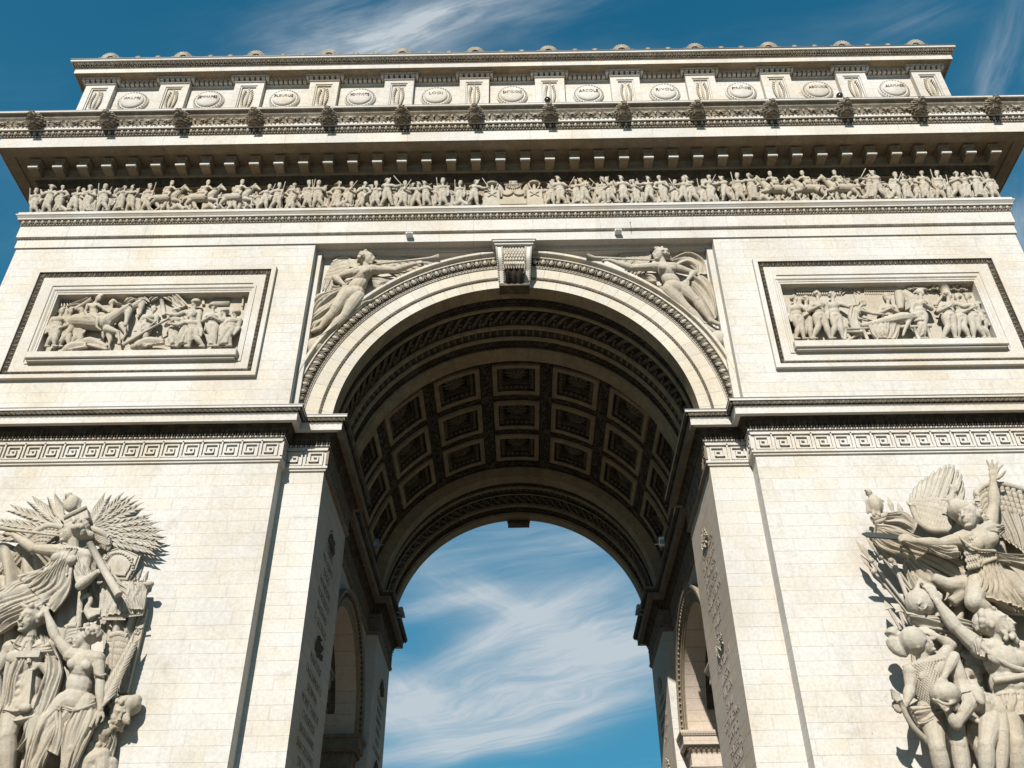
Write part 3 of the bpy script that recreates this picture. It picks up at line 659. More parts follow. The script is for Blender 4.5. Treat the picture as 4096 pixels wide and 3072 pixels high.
m = MB(); cofring(m, [(HT-.072, HY-.575, 8.42), (.001, .01, 8.42)]); cg = m.build('coffer_ground', M_CRUST_SHADE, cof); m = MB()
for lay, (np_, L, rr, zz) in enumerate(((12, .60, .10, 8.33), (8, .42, .10, 8.24), (6, .24, .07, 8.16))):
    for k in range(np_):
        a = 2*PI*(k+.5*lay)/np_; pts = [(math.cos(a)*L*q, math.sin(a)*L*q, zz-.09*math.sin(q*2.6)+.02) for q in (.15, .45, .75, 1)]; tube(m, pts, [rr*.4, rr, rr*.9, rr*.3], 5, True, .45)
ellips(m, (0, 0, 8.1), (.09, .09, .10), 8, 6); ro = m.build('rosette', M_ROS, cof, True)
first = True
for c in thc:
    for y in ROWS:
        if first: o = cof; first = False
        else:
            o = cof.copy(); COL.objects.link(o)
            for ch in (egc, em, ib, ro, cg):
                d = ch.copy(); COL.objects.link(d); d.parent = o
        o.parent = arch; o.location = (0, y-10.5, ZC); o.rotation_euler = (0, c, 0); o['group'] = 'coffers of the great vault'
# ------------------------------------------------------------------ entablature
BASE = [(-XF, YF), (XF, YF), (XF, YB), (-XF, YB)]
def ent(name, prof, mat, parent=None): return part(sweep(MB(), BASE, prof), name, mat, parent)
a1 = ent('architrave', [(-.6, 32.14), (.07, 32.12), (.07, 32.62), (.11, 32.63)], M_BIG)
ent('architrave_fascia', [(.14, 32.72), (.15, 32.73), (.15, 33.38), (.17, 33.40)], M_BIG)
bnd = ent('narrow_carved_band', [(.10, 32.62), (.08, 32.64), (.10, 32.72), (.15, 32.72)], M_MOULD)
FR = [0]
m = MB(); along(m, T_water(.13, .10, .045), segs(BASE, .10), 32.672, .13, FR); part(m, 'band_leaves', M_MOULD, parent=bnd)
eb = ent('egg_slope', [(.17, 33.40), (.14, 33.43), (.15, 33.50), (.24, 33.70)], M_CRUST_SHADE)
m = MB(); along(m, T_egg(.2955, .26, .10), segs(BASE, .20), 33.60, .2955, FR); part(m, 'egg_and_dart', M_CARVE, parent=eb, smooth=True)
m = MB(); along(m, T_bead(.1477, .038), segs(BASE, .19), 33.445, .1477, FR); part(m, 'bead_moulding', M_CARVE, parent=eb)
ent('frieze_ledge', [(.24, 33.70), (.32, 33.71), (.32, 33.77), (.30, 33.78), (.40, 33.90), (.42, 33.91), (.42, 33.97), (.36, 33.98), (.36, 34.13), (-.16, 34.2)], M_PLAIN)
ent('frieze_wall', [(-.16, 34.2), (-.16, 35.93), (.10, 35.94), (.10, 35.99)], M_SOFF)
bm_ = ent('bed_moulding', [(.10, 35.99), (.08, 36.02), (.10, 36.08), (.25, 36.36), (.34, 36.38)], M_DARK)
m = MB(); along(m, T_water(.27, .26, .08), segs(BASE, .20), 36.21, .27, FR); along(m, T_bead(.135, .035), segs(BASE, .12), 36.03, .135, FR); part(m, 'heart_leaves', M_DARK, parent=bm_)
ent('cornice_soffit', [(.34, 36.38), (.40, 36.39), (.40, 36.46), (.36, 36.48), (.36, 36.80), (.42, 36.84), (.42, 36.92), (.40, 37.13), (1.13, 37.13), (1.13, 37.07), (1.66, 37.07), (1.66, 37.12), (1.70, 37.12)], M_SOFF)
ent('cornice_fascia', [(1.70, 37.12), (1.70, 37.05), (1.72, 37.05), (1.72, 37.70), (1.74, 37.71)], M_BIG)
cs = ent('cornice_egg_slope', [(1.74, 37.71), (1.72, 37.74), (1.74, 37.80), (1.86, 38.04)], M_CRUST_SHADE)
m = MB(); along(m, T_egg(.2955, .28, .11), segs(BASE, 1.80), 37.92, .2955, FR); part(m, 'egg_and_dart', M_CARVE, parent=cs, smooth=True)
m = MB(); along(m, T_bead(.1477, .04), segs(BASE, 1.77), 37.755, .1477, FR); part(m, 'bead_moulding', M_CARVE, parent=cs)
ent('cornice_fillet', [(1.86, 38.04), (1.94, 38.05), (1.94, 38.24), (1.88, 38.25)], M_PLAIN)
sm = ent('cyma', [(1.88, 38.25), (1.90, 38.32), (1.98, 38.50), (2.14, 38.66), (2.20, 38.80), (2.28, 38.82)], M_MOULD)
m = MB(); along(m, T_palm(.862, .62, .09), segs(BASE, 1.99), 38.50, .862, FR, tilt=-0.22, phase=0.25); part(m, 'palmette_frieze', M_MOULD, parent=sm, smooth=True)
ent('cornice_top', [(2.28, 38.82), (2.34, 38.83), (2.34, 38.93), (0.0, 39.1)], M_PLAIN)
ent('lead_flashing', [(2.345, 38.925), (2.345, 38.955), (2.2, 38.965)], M_LEAD)
# modillions
m = MB(); P = [(-.17, 0), (.17, 0)]
cbox(m, -.205, .205, -.56, .02, .0, .12, .01); cbox(m, -.21, .21, -.585, .02, .17, 37.02-36.5, .015); cbox(m, -.26, .26, -.65, .02, 37.0-36.5, 37.12-36.5, .02)
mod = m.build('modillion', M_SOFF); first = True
m = MB(); cbox(m, -.23, .23, -.64, -.50, .035, .165, .01); fl = m.build('front_fillet', M_PLAIN, mod)  # pale stone marks the sunlit strip on the darkened modillion
for k in range(-20, 20):
    if abs(k+.5) > 19.6: continue
    o = mod if first else mod.copy()
    if not first: COL.objects.link(o)
    if not first: d = fl.copy(); COL.objects.link(d); d.parent = o
    first = False; o.parent = arch; o.location = (1.153*(k+.5), -1.08-10.5, 36.45); o['group'] = 'modillions under the great cornice'
# ------------------------------------------------------------------ attic
aw = ent('attic_wall', [(-.22, 39.0), (-.22, 44.20), (-.18, 44.46), (.05, 44.52)], M_WALL)
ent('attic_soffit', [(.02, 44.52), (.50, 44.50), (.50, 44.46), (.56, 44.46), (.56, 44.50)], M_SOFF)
af = ent('attic_fascia', [(.56, 44.50), (.58, 44.45), (.58, 44.78), (.61, 44.79)], M_BIG)
ent('attic_cornice', [(.76, 45.12), (.82, 45.125), (.84, 45.14), (.84, 45.26), (.1, 45.35)], M_PLAIN)
ac = ent('attic_leaf_slope', [(.61, 44.79), (.58, 44.80), (.58, 44.88), (.62, 44.90), (.64, 45.0), (.76, 45.12)], M_CRUST_SHADE)
m = MB(); along(m, T_water(.25, .22, .09), segs(BASE, .68), 45.02, .25, FR); along(m, T_bead(.13, .045), segs(BASE, .64), 44.89, .13, FR); along(m, T_bead(.13, .035), segs(BASE, .60), 44.815, .13, FR); part(m, 'leaf_and_bead', M_MOULD, parent=ac)
ent('roof_edge', [(.85, 45.26), (.87, 45.28), (.87, 45.33), (.5, 45.36)], M_LEAD)
m = MB(); quad(m, (-XF-.5, YF-.5, 45.35), (XF+.5, YF-.5, 45.35), (XF+.5, YB+.5, 45.35), (-XF-.5, YB+.5, 45.35)); part(m, 'roof', M_PLAIN)
m = MB(); sweep(m, BASE, [(-.15, 45.3), (-.15, 46.28), (-.10, 46.30), (-.10, 46.36), (-.5, 46.38), (-.5, 45.3)]); part(m, 'parapet', M_PLAIN)
# pilasters with a carved sword and laurel, cap of small brackets
def make_pilaster():
    m = MB(); H0, H1 = 38.95, 44.12
    x0, x1, yf = -.76, .76, -.06
    px0, px1, pz0, pz1 = -.44, .44, 41.2, 43.90
    def q(a, b, c, d, y=yf): quad(m, (a, y, c), (b, y, c), (b, y, d), (a, y, d))
    q(x0, px0, H0, H1); q(px1, x1, H0, H1); q(px0, px1, H0, pz0); q(px0, px1, pz1, H1)
    for sx in (x0, x1): quad(m, (sx, yf, H0), (sx, .25, H0), (sx, .25, H1), (sx, yf, H1))
    L = lambda i, y: [(px0+i, y, pz0+i), (px1-i, y, pz0+i), (px1-i, y, pz1-i), (px0+i, y, pz1-i)]
    V = np.array([L(0, yf), L(.01, yf+.05), L(.07, yf+.05), L(.08, yf+.13)]).reshape(-1, 3); m.add(V, grid(4, 4, closev=True)); quad(m, *L(.08, yf+.13))
    o = m.build('attic_pilaster', M_WALL)
    m = MB()                                                            # sword between two laurel branches
    cbox(m, -.05, .05, -.05, .07, 42.15, 43.55, .02); ellips(m, (0, 0, 43.62), (.07, .05, .08), 6, 5); cbox(m, -.16, .16, -.04, .07, 42.08, 42.16, .02)
    tube(m, [(-.25, .03, 41.85), (-.1, 0, 41.95), (0, 0, 42.08), (.1, 0, 41.95), (.25, .03, 41.85)], .04, 5)
    for s_ in (-1, 1):
        for k in range(9):
            z = 42.2+k*.165; xx = s_*(.10+.14*math.sin(PI*(k+1)/10.5)); a = s_*(.5+.0*k)
            ellips(m, (xx, .0, z), (.055, .05, .11), 6, 5, rot=[[math.cos(a), 0, math.sin(a)], [0, 1, 0], [-math.sin(a), 0, math.cos(a)]])
    m.build('sword_and_laurel', M_CARVE, o, True)
    m = MB(); cbox(m, -.98, .98, -.30, .25, 44.42, 44.515, .02); cbox(m, -.80, .80, -.14, .25, 44.12, 44.20, .02)
    for k in range(6):
        xc = -.70+k*.28; cbox(m, xc-.085, xc+.085, -.27, .25, 44.27, 44.41, .02); cbox(m, xc-.085, xc+.085, -.20, .25, 44.20, 44.27, .02)
    for s_ in (-1, 1):
        tube(m, [(s_*.90, -.27, 44.32), (s_*.90, .2, 44.32)], .085, 8); ellips(m, (s_*.90, -.28, 44.32), (.05, .03, .05), 6, 5)
    m.build('bracket_cap', M_PLAIN, o)
    return o
pil = make_pilaster(); kids = list(pil.children)
for k in range(12):
    o = pil if k == 0 else pil.copy()
    if k:
        COL.objects.link(o)
        for ch in kids: d = ch.copy(); COL.objects.link(d); d.parent = o
    o.parent = arch; o.location = (-21.55+3.918*k, YF-10.5, 0); o['group'] = 'pilasters along the attic'
    if k < 11:
        m = MB(); xc = -21.55+3.918*(k+.5); n = 8
        for j in range(n):
            x = xc-1.0+2.0*(j+.5)/n; cbox(m, x-.085, x+.085, -.74, -.40, 44.20, 44.505, .02)
        cbox(m, xc-1.15, xc+1.15, -.56, -.40, 44.10, 44.19, .01)
        part(m, 'bracket_row', M_PLAIN)
# shields with the names
def text_mesh(txt, size, depth, name, mat, parent=None, xs=1.0, bend=0.0, thin=0.0):
    cu = bpy.data.curves.new(name, 'FONT'); cu.body = txt; cu.size = size; cu.extrude = depth; cu.align_x = 'CENTER'; cu.align_y = 'CENTER'; cu.space_character = 1.05; cu.offset = thin
    to = bpy.data.objects.new(name+'_curve', cu); COL.objects.link(to); bpy.context.view_layer.update()
    me = bpy.data.meshes.new_from_object(to.evaluated_get(bpy.context.evaluated_depsgraph_get())); bpy.data.objects.remove(to); bpy.data.curves.remove(cu)
    n = len(me.vertices); co = np.zeros(n*3); me.vertices.foreach_get('co', co); co = co.reshape(-1, 3); co[:, 0] *= xs
    if bend: co[:, 1] += -bend*co[:, 0]**2
    me.vertices.foreach_set('co', co.ravel()); me.materials.clear(); me.materials.append(mat); me.name = name
    o = bpy.data.objects.new(name, me); COL.objects.link(o)
    if parent is not None: o.parent = parent
    return o
M_LETTER = stone('incised_letters', (0.17, 0.14, 0.105), stain=0.3); M_INSC = stone('jamb_letters', (0.19, 0.155, 0.125), stain=0.3)
NAMES = ['VALMI', 'JEMMAPES', 'FLEURUS', 'MONTENOTTE', 'LODI', 'CASTIGLIONE', 'ARCOLE', 'RIVOLI', 'PYRAMIDES', 'ABOUKIR', 'ALKMAER']
m = MB(); n = 40
def disc(prof):
    th = np.linspace(0, 2*PI, n, endpoint=False); pr = np.asarray(prof, float)
    V = np.stack([np.outer(np.cos(th), pr[:, 0]), np.outer(np.ones(n), pr[:, 1]), np.outer(np.sin(th), pr[:, 0])], -1); m.add(V.reshape(-1, 3), grid(n, len(pr), closeu=True))
disc([(.82, .02), (.81, -.06), (.74, -.12), (.62, -.13), (.605, -.09), (.60, -.13), (.58, -.19), (.48, -.23), (.25, -.26), (.001, -.27)])
sh0 = m.build('name_shield', M_PLAIN, smooth=True)
m = MB()
for k in range(30):
    a = 2*PI*k/30; cx, cz = .71*math.cos(a), .71*math.sin(a)
    tube(m, [(cx+.035*math.cos(a+b), -.135, cz+.035*math.sin(a+b)) for b in (0, 1.2, 2.4, 3.6)]+[(cx+.06*math.cos(a-1.2), -.13, cz+.06*math.sin(a-1.2))], .014, 4, False, 1, (0, 1, 0))
rim0 = m.build('wave_rim', M_CARVE)
for k in range(11):
    sh = sh0 if k == 0 else sh0.copy(); rm = rim0 if k == 0 else rim0.copy()
    if k: COL.objects.link(sh); COL.objects.link(rm)
    sh.parent = arch; sh.location = (3.935*(k-5), -.48-10.5, 42.93); rm.parent = sh; sh['group'] = 'round shields with names on the attic'
    sh['label'] = 'round shield lettered %s' % ('with a battle name' if False else NAMES[k])
    nm = NAMES[k]; tw = min(.97, .19*len(nm)+.1)
    t_ = text_mesh(nm, .24, .02, 'lettering', M_LETTER, sh); w_ = max(v.co.x for v in t_.data.vertices)*2; t_.scale = (min(1.3, tw/w_), 1.15, 1)
    t_.rotation_euler = (PI/2, 0, 0); t_.location = (0, -.262, .07)
    if nm == 'PYRAMIDES':
        t2 = text_mesh('LES', .13, .02, 'lettering', M_LETTER, sh); t2.rotation_euler = (PI/2, 0, 0); t2.location = (0, -.245, .27)
# lion heads on the cyma
def lion_head():
    """head looking out along -y, about 1.1 m across"""
    m = MB()
    ellips(m, (0, .05, .02), (.42, .40, .50), 14, 10); rl = np.random.default_rng(3)
    for lay, (R, cnt, L, yy, w) in enumerate(((.40, 17, .13, .10, .085), (.36, 15, .13, -.08, .080), (.27, 12, .12, -.24, .070))):
        for k in range(cnt):
            a = 2*PI*(k+.5*lay)/cnt; c, s_ = math.cos(a), math.sin(a); b = a+.35*(1 if c > 0 else -1)
            if lay == 2 and s_ < -.72: continue
            p = [(c*R*.75, yy-.06, s_*R*.95), (c*R, yy-.03, s_*R*1.2), (math.cos(b)*(R+L*.7), yy+.03, math.sin(b)*(R+L*.7)*1.18), (math.cos(b)*(R+L), yy+.09, math.sin(b)*(R+L)*1.18)]
            tube(m, p, [w*.8, w, w*.75, w*.25], 6, True, .8)
    ellips(m, (0, -.34, .06), (.21, .20, .25), 10, 8)                     # face
    ellips(m, (0, -.50, -.06), (.13, .15, .10), 8, 6)                     # muzzle
    tube(m, [(0, -.46, .22), (0, -.57, .05), (0, -.64, -.01)], [.06, .06, .055], 6)   # nose
    for s_ in (-1, 1):
        ellips(m, (s_*.11, -.50, .17), (.08, .05, .035), 6, 5); ellips(m, (s_*.08, -.58, -.08), (.075, .07, .06), 6, 5); ellips(m, (s_*.25, -.24, .30), (.08, .06, .09), 6, 5)
    ellips(m, (0, -.48, -.27), (.11, .13, .06), 8, 6)                     # lower jaw, mouth open
    for k in range(-3, 4): tube(m, [(k*.06, -.40, -.30), (k*.075, -.34, -.42), (k*.07, -.25, -.50)], [.055, .055, .02], 5)
    return m
lion0 = lion_head().build('lion_head', M_DARK if False else stone('weathered_lion_stone', (0.27, 0.23, 0.175), crust_amt=.45, crust=(.08, .066, .05)), smooth=True)
for k in range(-7, 7):
    o = lion0 if k == -7 else lion0.copy()
    if k != -7: COL.objects.link(o)
    o.parent = arch; o.location = (3.452*(k+.5), -2.86-10.5, 38.42); o.scale = (.80, .88, .80); o.rotation_euler = (0, 0, RNG.uniform(-.1, .1)); o['group'] = 'lion heads along the cornice'
# crests on the parapet
M_MASK = stone('parapet_stone', (0.30, 0.265, 0.21), crust_amt=.4, crust=(.08, .065, .05))
m = MB(); ellips(m, (0, 0, .12), (.30, .20, .40), 12, 8)
for k in range(9):
    a = PI*(k+.5)/9; c, s_ = math.cos(a), math.sin(a)
    tube(m, [(c*.22, -.15, .12+s_*.28), (c*.40, -.20, .12+s_*.42), (c*.50, -.1, .12+s_*.50)], [.08, .10, .05], 6)
for s_ in (-1, 1):
    ellips(m, (s_*.09, -.22, .16), (.06, .05, .035), 6, 5); tube(m, [(s_*.40, -.12, .05), (s_*.56, -.15, .12), (s_*.60, -.15, .26), (s_*.50, -.15, .28)], [.06, .07, .06, .04], 6)
tube(m, [(0, -.2, .2), (0, -.30, .06)], [.04, .06], 6); tube(m, [(-.6, -.05, 0), (.6, -.05, 0)], .07, 6)
cr0 = m.build('parapet_mask', M_MASK, smooth=True); m = MB()
for a in (-.9, -.45, 0, .45, .9): tube(m, [(0, 0, 0), (math.sin(a)*.12, -.03, math.cos(a)*.12), (math.sin(a)*.19, -.03, math.cos(a)*.19)], [.03, .05, .03], 5)
sc0 = m.build('parapet_palmette', M_MASK, smooth=True)
for k in range(12):
    o = cr0 if k == 0 else cr0.copy()
    if k: COL.objects.link(o)
    o.parent = arch; o.location = (-21.53+3.915*k, -.80-10.5, 45.98); o['group'] = 'masks along the parapet'
    for f in (1/3+.0, 2/3-.0):
        if k == 11: continue
        o = sc0 if (k == 0 and f < .5) else sc0.copy()
        if not (k == 0 and f < .5): COL.objects.link(o)
        o.parent = arch; o.location = (-21.53+3.915*(k+f+(.03 if f < .5 else -.03)), -.84-10.5, 46.33); o['group'] = 'small palmettes along the parapet'
# ------------------------------------------------------------------ keystones
def keystone(y0, sg_):
    m = MB(); Y = lambda v: y0+sg_*v
    def bx(x0, x1, a, b, z0, z1): box(m, x0, x1, min(Y(a), Y(b)), max(Y(a), Y(b)), z0, z1)
    bx(-.99, .99, -.98, .1, 32.0, 32.09); bx(-.94, .94, -.94, .1, 31.91, 31.998); bx(-.86, .86, -.86, .1, 31.80, 31.907)
    k = part(m, 'keystone', M_PLAIN)
    # scroll body: an S profile from the top, swelling outwards, to the foot
    def prof(n=22):
        P = []
        for i in range(n):
            q = i/(n-1); z = 31.85-q*2.05; out = .62+.20*math.sin(PI*min(1, q*1.5))-.42*max(0, q-.45)/.55
            P.append((out, z))
        return P
    pr = prof(); n = len(pr)
    def strip(x0t, x1t, x0b, x1b, lift, mat, nm, par):
        mm = MB(); V = []
        for i, (o_, z) in enumerate(pr):
            q = i/(n-1); xa, xb = x0t+(x0b-x0t)*q, x1t+(x1b-x1t)*q
            V += [(xa, Y(.1), z), (xa, Y(-o_-lift), z), (xb, Y(-o_-lift), z), (xb, Y(.1), z)]
        mm.add(V, grid(n, 4)); quad(mm, *V[-4:]); return part(mm, nm, mat, parent=par)
    strip(-.50, .50, -.42, .42, 0, M_PLAIN, 'keystone_face', k)
    for s_ in (-1, 1): strip(s_*.52, s_*.80, s_*.43, s_*.66, .08, M_PLAIN, 'scroll_side', k)
    mm = MB()
    sc = MB(); ellips(sc, (0, 0, 0), (.065, .035, .085), 6, 5); ellips(sc, (0, -.02, -.03), (.02, .03, .05), 4, 4); tp = sc.tpl(); Ms = []
    for r in range(9):
        q = (r+.5)/9.6*.78; i = q*(n-1); i0 = int(i); f = i-i0; o_ = pr[i0][0]*(1-f)+pr[i0+1][0]*f; z = pr[i0][1]*(1-f)+pr[i0+1][1]*f
        for c in range(7+(r % 2)):
            A = np.zeros((3, 4)); A[0, 0] = 1; A[1, 1] = sg_; A[2, 2] = 1.25; A[:, 3] = (-.42+.13*(c+(0 if r % 2 else .5)), Y(-o_-.01), z); Ms.append(A)
    mm.inst(tp, Ms); part(mm, 'scales', M_CARVE, parent=k, smooth=True)
    mm = MB(); bd = MB(); ellips(bd, (0, 0, 0), (.045, .045, .045), 6, 5); Ms = []
    for s_ in (-1, 1):
        for xt, xb in ((.53, .44), (.79, .65)):
            for r in range(24):
                q = r/26.; i = q*(n-1); i0 = int(i); f = i-i0; o_ = pr[i0][0]*(1-f)+pr[i0+1][0]*f; z = pr[i0][1]*(1-f)+pr[i0+1][1]*f
                A = np.zeros((3, 4)); A[0, 0] = A[1, 1] = A[2, 2] = 1; A[:, 3] = (s_*(xt+(xb-xt)*q), Y(-o_-.09), z); Ms.append(A)
    mm.inst(bd.tpl(), Ms); part(mm, 'bead_edges', M_CARVE, parent=k, smooth=True)
    mm = MB()                                                            # leaf curling over the dark foot
    for c in range(-4, 5):
        x = c*.10; tube(mm, [(x*.8, Y(-.80), 30.62), (x, Y(-.98), 30.52), (x*1.1, Y(-1.0), 30.38), (x*1.1, Y(-.9), 30.28)], [.06, .08, .07, .03], 6)
    part(mm, 'curled_leaf', M_CARVE, parent=k, smooth=True)
    mm = MB(); V = []
    for i in range(8):
        q = i/7; z = 30.42-q*.62; o_ = .86-.5*q*q
        for j in range(7): x = -.40+.8*j/6; V.append((x*(1-.06*q), Y(-o_-(.07 if j % 2 else 0)), z))
    mm.add(V, grid(8, 7)); part(mm, 'fluted_foot', M_CRUST_SHADE, parent=k)
    mm = MB(); box(mm, -.66, .66, min(Y(-.42), Y(.15)), max(Y(-.42), Y(.15)), 29.72, 29.86); part(mm, 'keystone_base', M_DARK, parent=k)
keystone(0, 1); keystone(21, -1)
# ------------------------------------------------------------------ inscriptions on the inner jambs
def jamb_text(side, yc, z, txt, parent):
    o = text_mesh(txt, .43, .008, 'inscription', M_INSC, parent, thin=-.009); o.scale = (.95, 1, 1)
    o.rotation_euler = (PI/2, 0, PI/2 if side < 0 else -PI/2); o.location = (side*7.305, yc, z)
jambs = [o for o in arch.children if o.name.startswith('inscribed_jamb')]
def jamb_for(side, far):
    for o in jambs:
        xs = [v.co.x for v in o.data.vertices]; ys = [v.co.y for v in o.data.vertices]
        if (xs[0] < 0) == (side < 0) and (max(ys) > 10) == far: return o
LISTS = [(-1, False, 2.55, [(18.44, 'LOANO'), (17.95, 'MILLESIMO'), (17.47, 'DEGO'), (16.99, 'MONDOVI'), (16.51, 'ROVEREDO'), (16.01, 'BASSANO'), (15.50, 'S. GEORGES'), (14.04, 'MANTOUE'), (13.48, 'TAGLIAMENTO'), (12.98, 'SEDIMAN'), (12.47, 'MONT THABOR'), (12.0, 'CHEBREISSE'), (11.51, 'BASSIGNANO'), (11.0, 'SAN GIULIANO'), (10.5, 'DIETIKON'), (10.0, 'MUTTA THAL')]),
         (1, False, 2.50, [(18.45, 'WERTINGEN'), (17.95, 'GUNTZBURG'), (17.46, 'ELCHINGEN'), (16.97, 'DIERNSTEIN'), (16.47, 'HOLLABRUNN'), (15.97, 'SAALFELD'), (15.47, 'HALLE'), (13.99, 'PRENTZLOW'), (13.46, 'LUBECK'), (12.98, 'PULTUSK'), (12.47, 'EYLAU'), (11.98, 'OSTROLENKA'), (11.52, 'DANTZIG'), (11.03, 'HEILSBERG'), (10.6, 'LANDSHUT'), (10.1, 'ECKMUHL')]),
         (-1, True, 18.5, [(17.95, 'LE BOULOU'), (17.46, 'BURGOS'), (16.97, 'ESPINOSA'), (16.48, 'TUDELA'), (15.99, 'UCLES'), (15.48, 'LA COROGNE')]),
         (1, True, 18.5, [(17.95, 'HANAU'), (17.46, 'CHAMP AUBERT'), (16.97, 'MONTMIRAIL'), (16.48, 'MONTEREAU'), (15.99, 'LIGNY')])]
def trophy(side, y, z, parent):
    """small relief of eagle, wreath and flags between two lists"""
    m = MB(); rr = np.random.default_rng(int(z*10))
    ellips(m, (0, -.03, 0), (.22, .07, .42), 8, 6)
    for k in range(30):
        a = rr.uniform(0, 2*PI); r = rr.uniform(.15, .62); c = (math.cos(a)*r*1.15, -.04, math.sin(a)*r*.85); b = rr.uniform(0, PI)
        tube(m, [(c[0]-.1*math.cos(b), -.03, c[2]-.1*math.sin(b)), (c[0], -.09, c[2]), (c[0]+.1*math.cos(b), -.03, c[2]+.1*math.sin(b))], [.02, .045, .02], 5)
    for s_ in (-1, 1):
        for k in range(4): tube(m, [(0, -.03, -.2), (s_*(.35+.12*k), -.06, .25-.16*k)], [.03, .05], 5)
    o = m.build('trophy_relief', M_DARK if side < 0 else M_CARVE, parent, True); o.scale = (.85, .8, .85); o.rotation_euler = (0, 0, PI/2 if side < 0 else -PI/2); o.location = (side*7.30, y, z)  # left trophies darker: the shade of their jamb is in the colour
for side, far, yc, rows in LISTS:
    jb = jamb_for(side, far)
    for z, txt in rows: jamb_text(side, yc, z, txt, jb)
    if not far: trophy(side, yc+.05, 19.0, jb); trophy(side, yc+.05, 14.68, jb)
    else: trophy(side, yc, 18.75, jb); trophy(side, yc, 14.7, jb)
# ================================================================== sculpture kit
def V3(*a): return np.array(a, float)
def unit(v): v = np.asarray(v, float); return v/(np.linalg.norm(v)+1e-9)
def lerp(a, b, t): return np.asarray(a, float)*(1-t)+np.asarray(b, float)*t
def curve(pts, n):
    """Catmull-Rom through points, n samples"""
    P = np.asarray(pts, float)
    if len(P) == 2: return np.array([lerp(P[0], P[1], k/(n-1)) for k in range(n)])
    Q = np.vstack([2*P[0]-P[1], P, 2*P[-1]-P[-2]]); out = []
    for k in range(n):
        u = k/(n-1)*(len(P)-1); i = min(int(u), len(P)-2); f = u-i; a, b, c, d = Q[i:i+4]
        out.append(.5*((2*b)+(c-a)*f+(2*a-5*b+4*c-d)*f*f+(3*b-a-3*c+d)*f**3))
    return np.array(out)
def solid(mb, name, mat, voxel, parent=None, smooth=3, wc=False):
    """weld overlapping closed shapes to one continuous skin"""
    if name in RAW: return mb.build(name, mat, parent, True)
    me = mb.mesh(name); o = bpy.data.objects.new(name, me); COL.objects.link(o)
    r = o.modifiers.new('r', 'REMESH'); r.mode = 'VOXEL'; r.voxel_size = voxel; r.use_smooth_shade = True
    if smooth: k = o.modifiers.new('s', 'SMOOTH'); k.factor = .5; k.iterations = smooth
    dg = bpy.context.evaluated_depsgraph_get(); dg.update()
    nm = bpy.data.meshes.new_from_object(o.evaluated_get(dg)); bpy.data.objects.remove(o); bpy.data.meshes.remove(me)
    nm.materials.clear(); nm.materials.append(mat); nm.shade_smooth(); nm.name = name
    q = bpy.data.objects.new(name, nm); COL.objects.link(q)
    if parent is not None: q.parent = parent
    return q
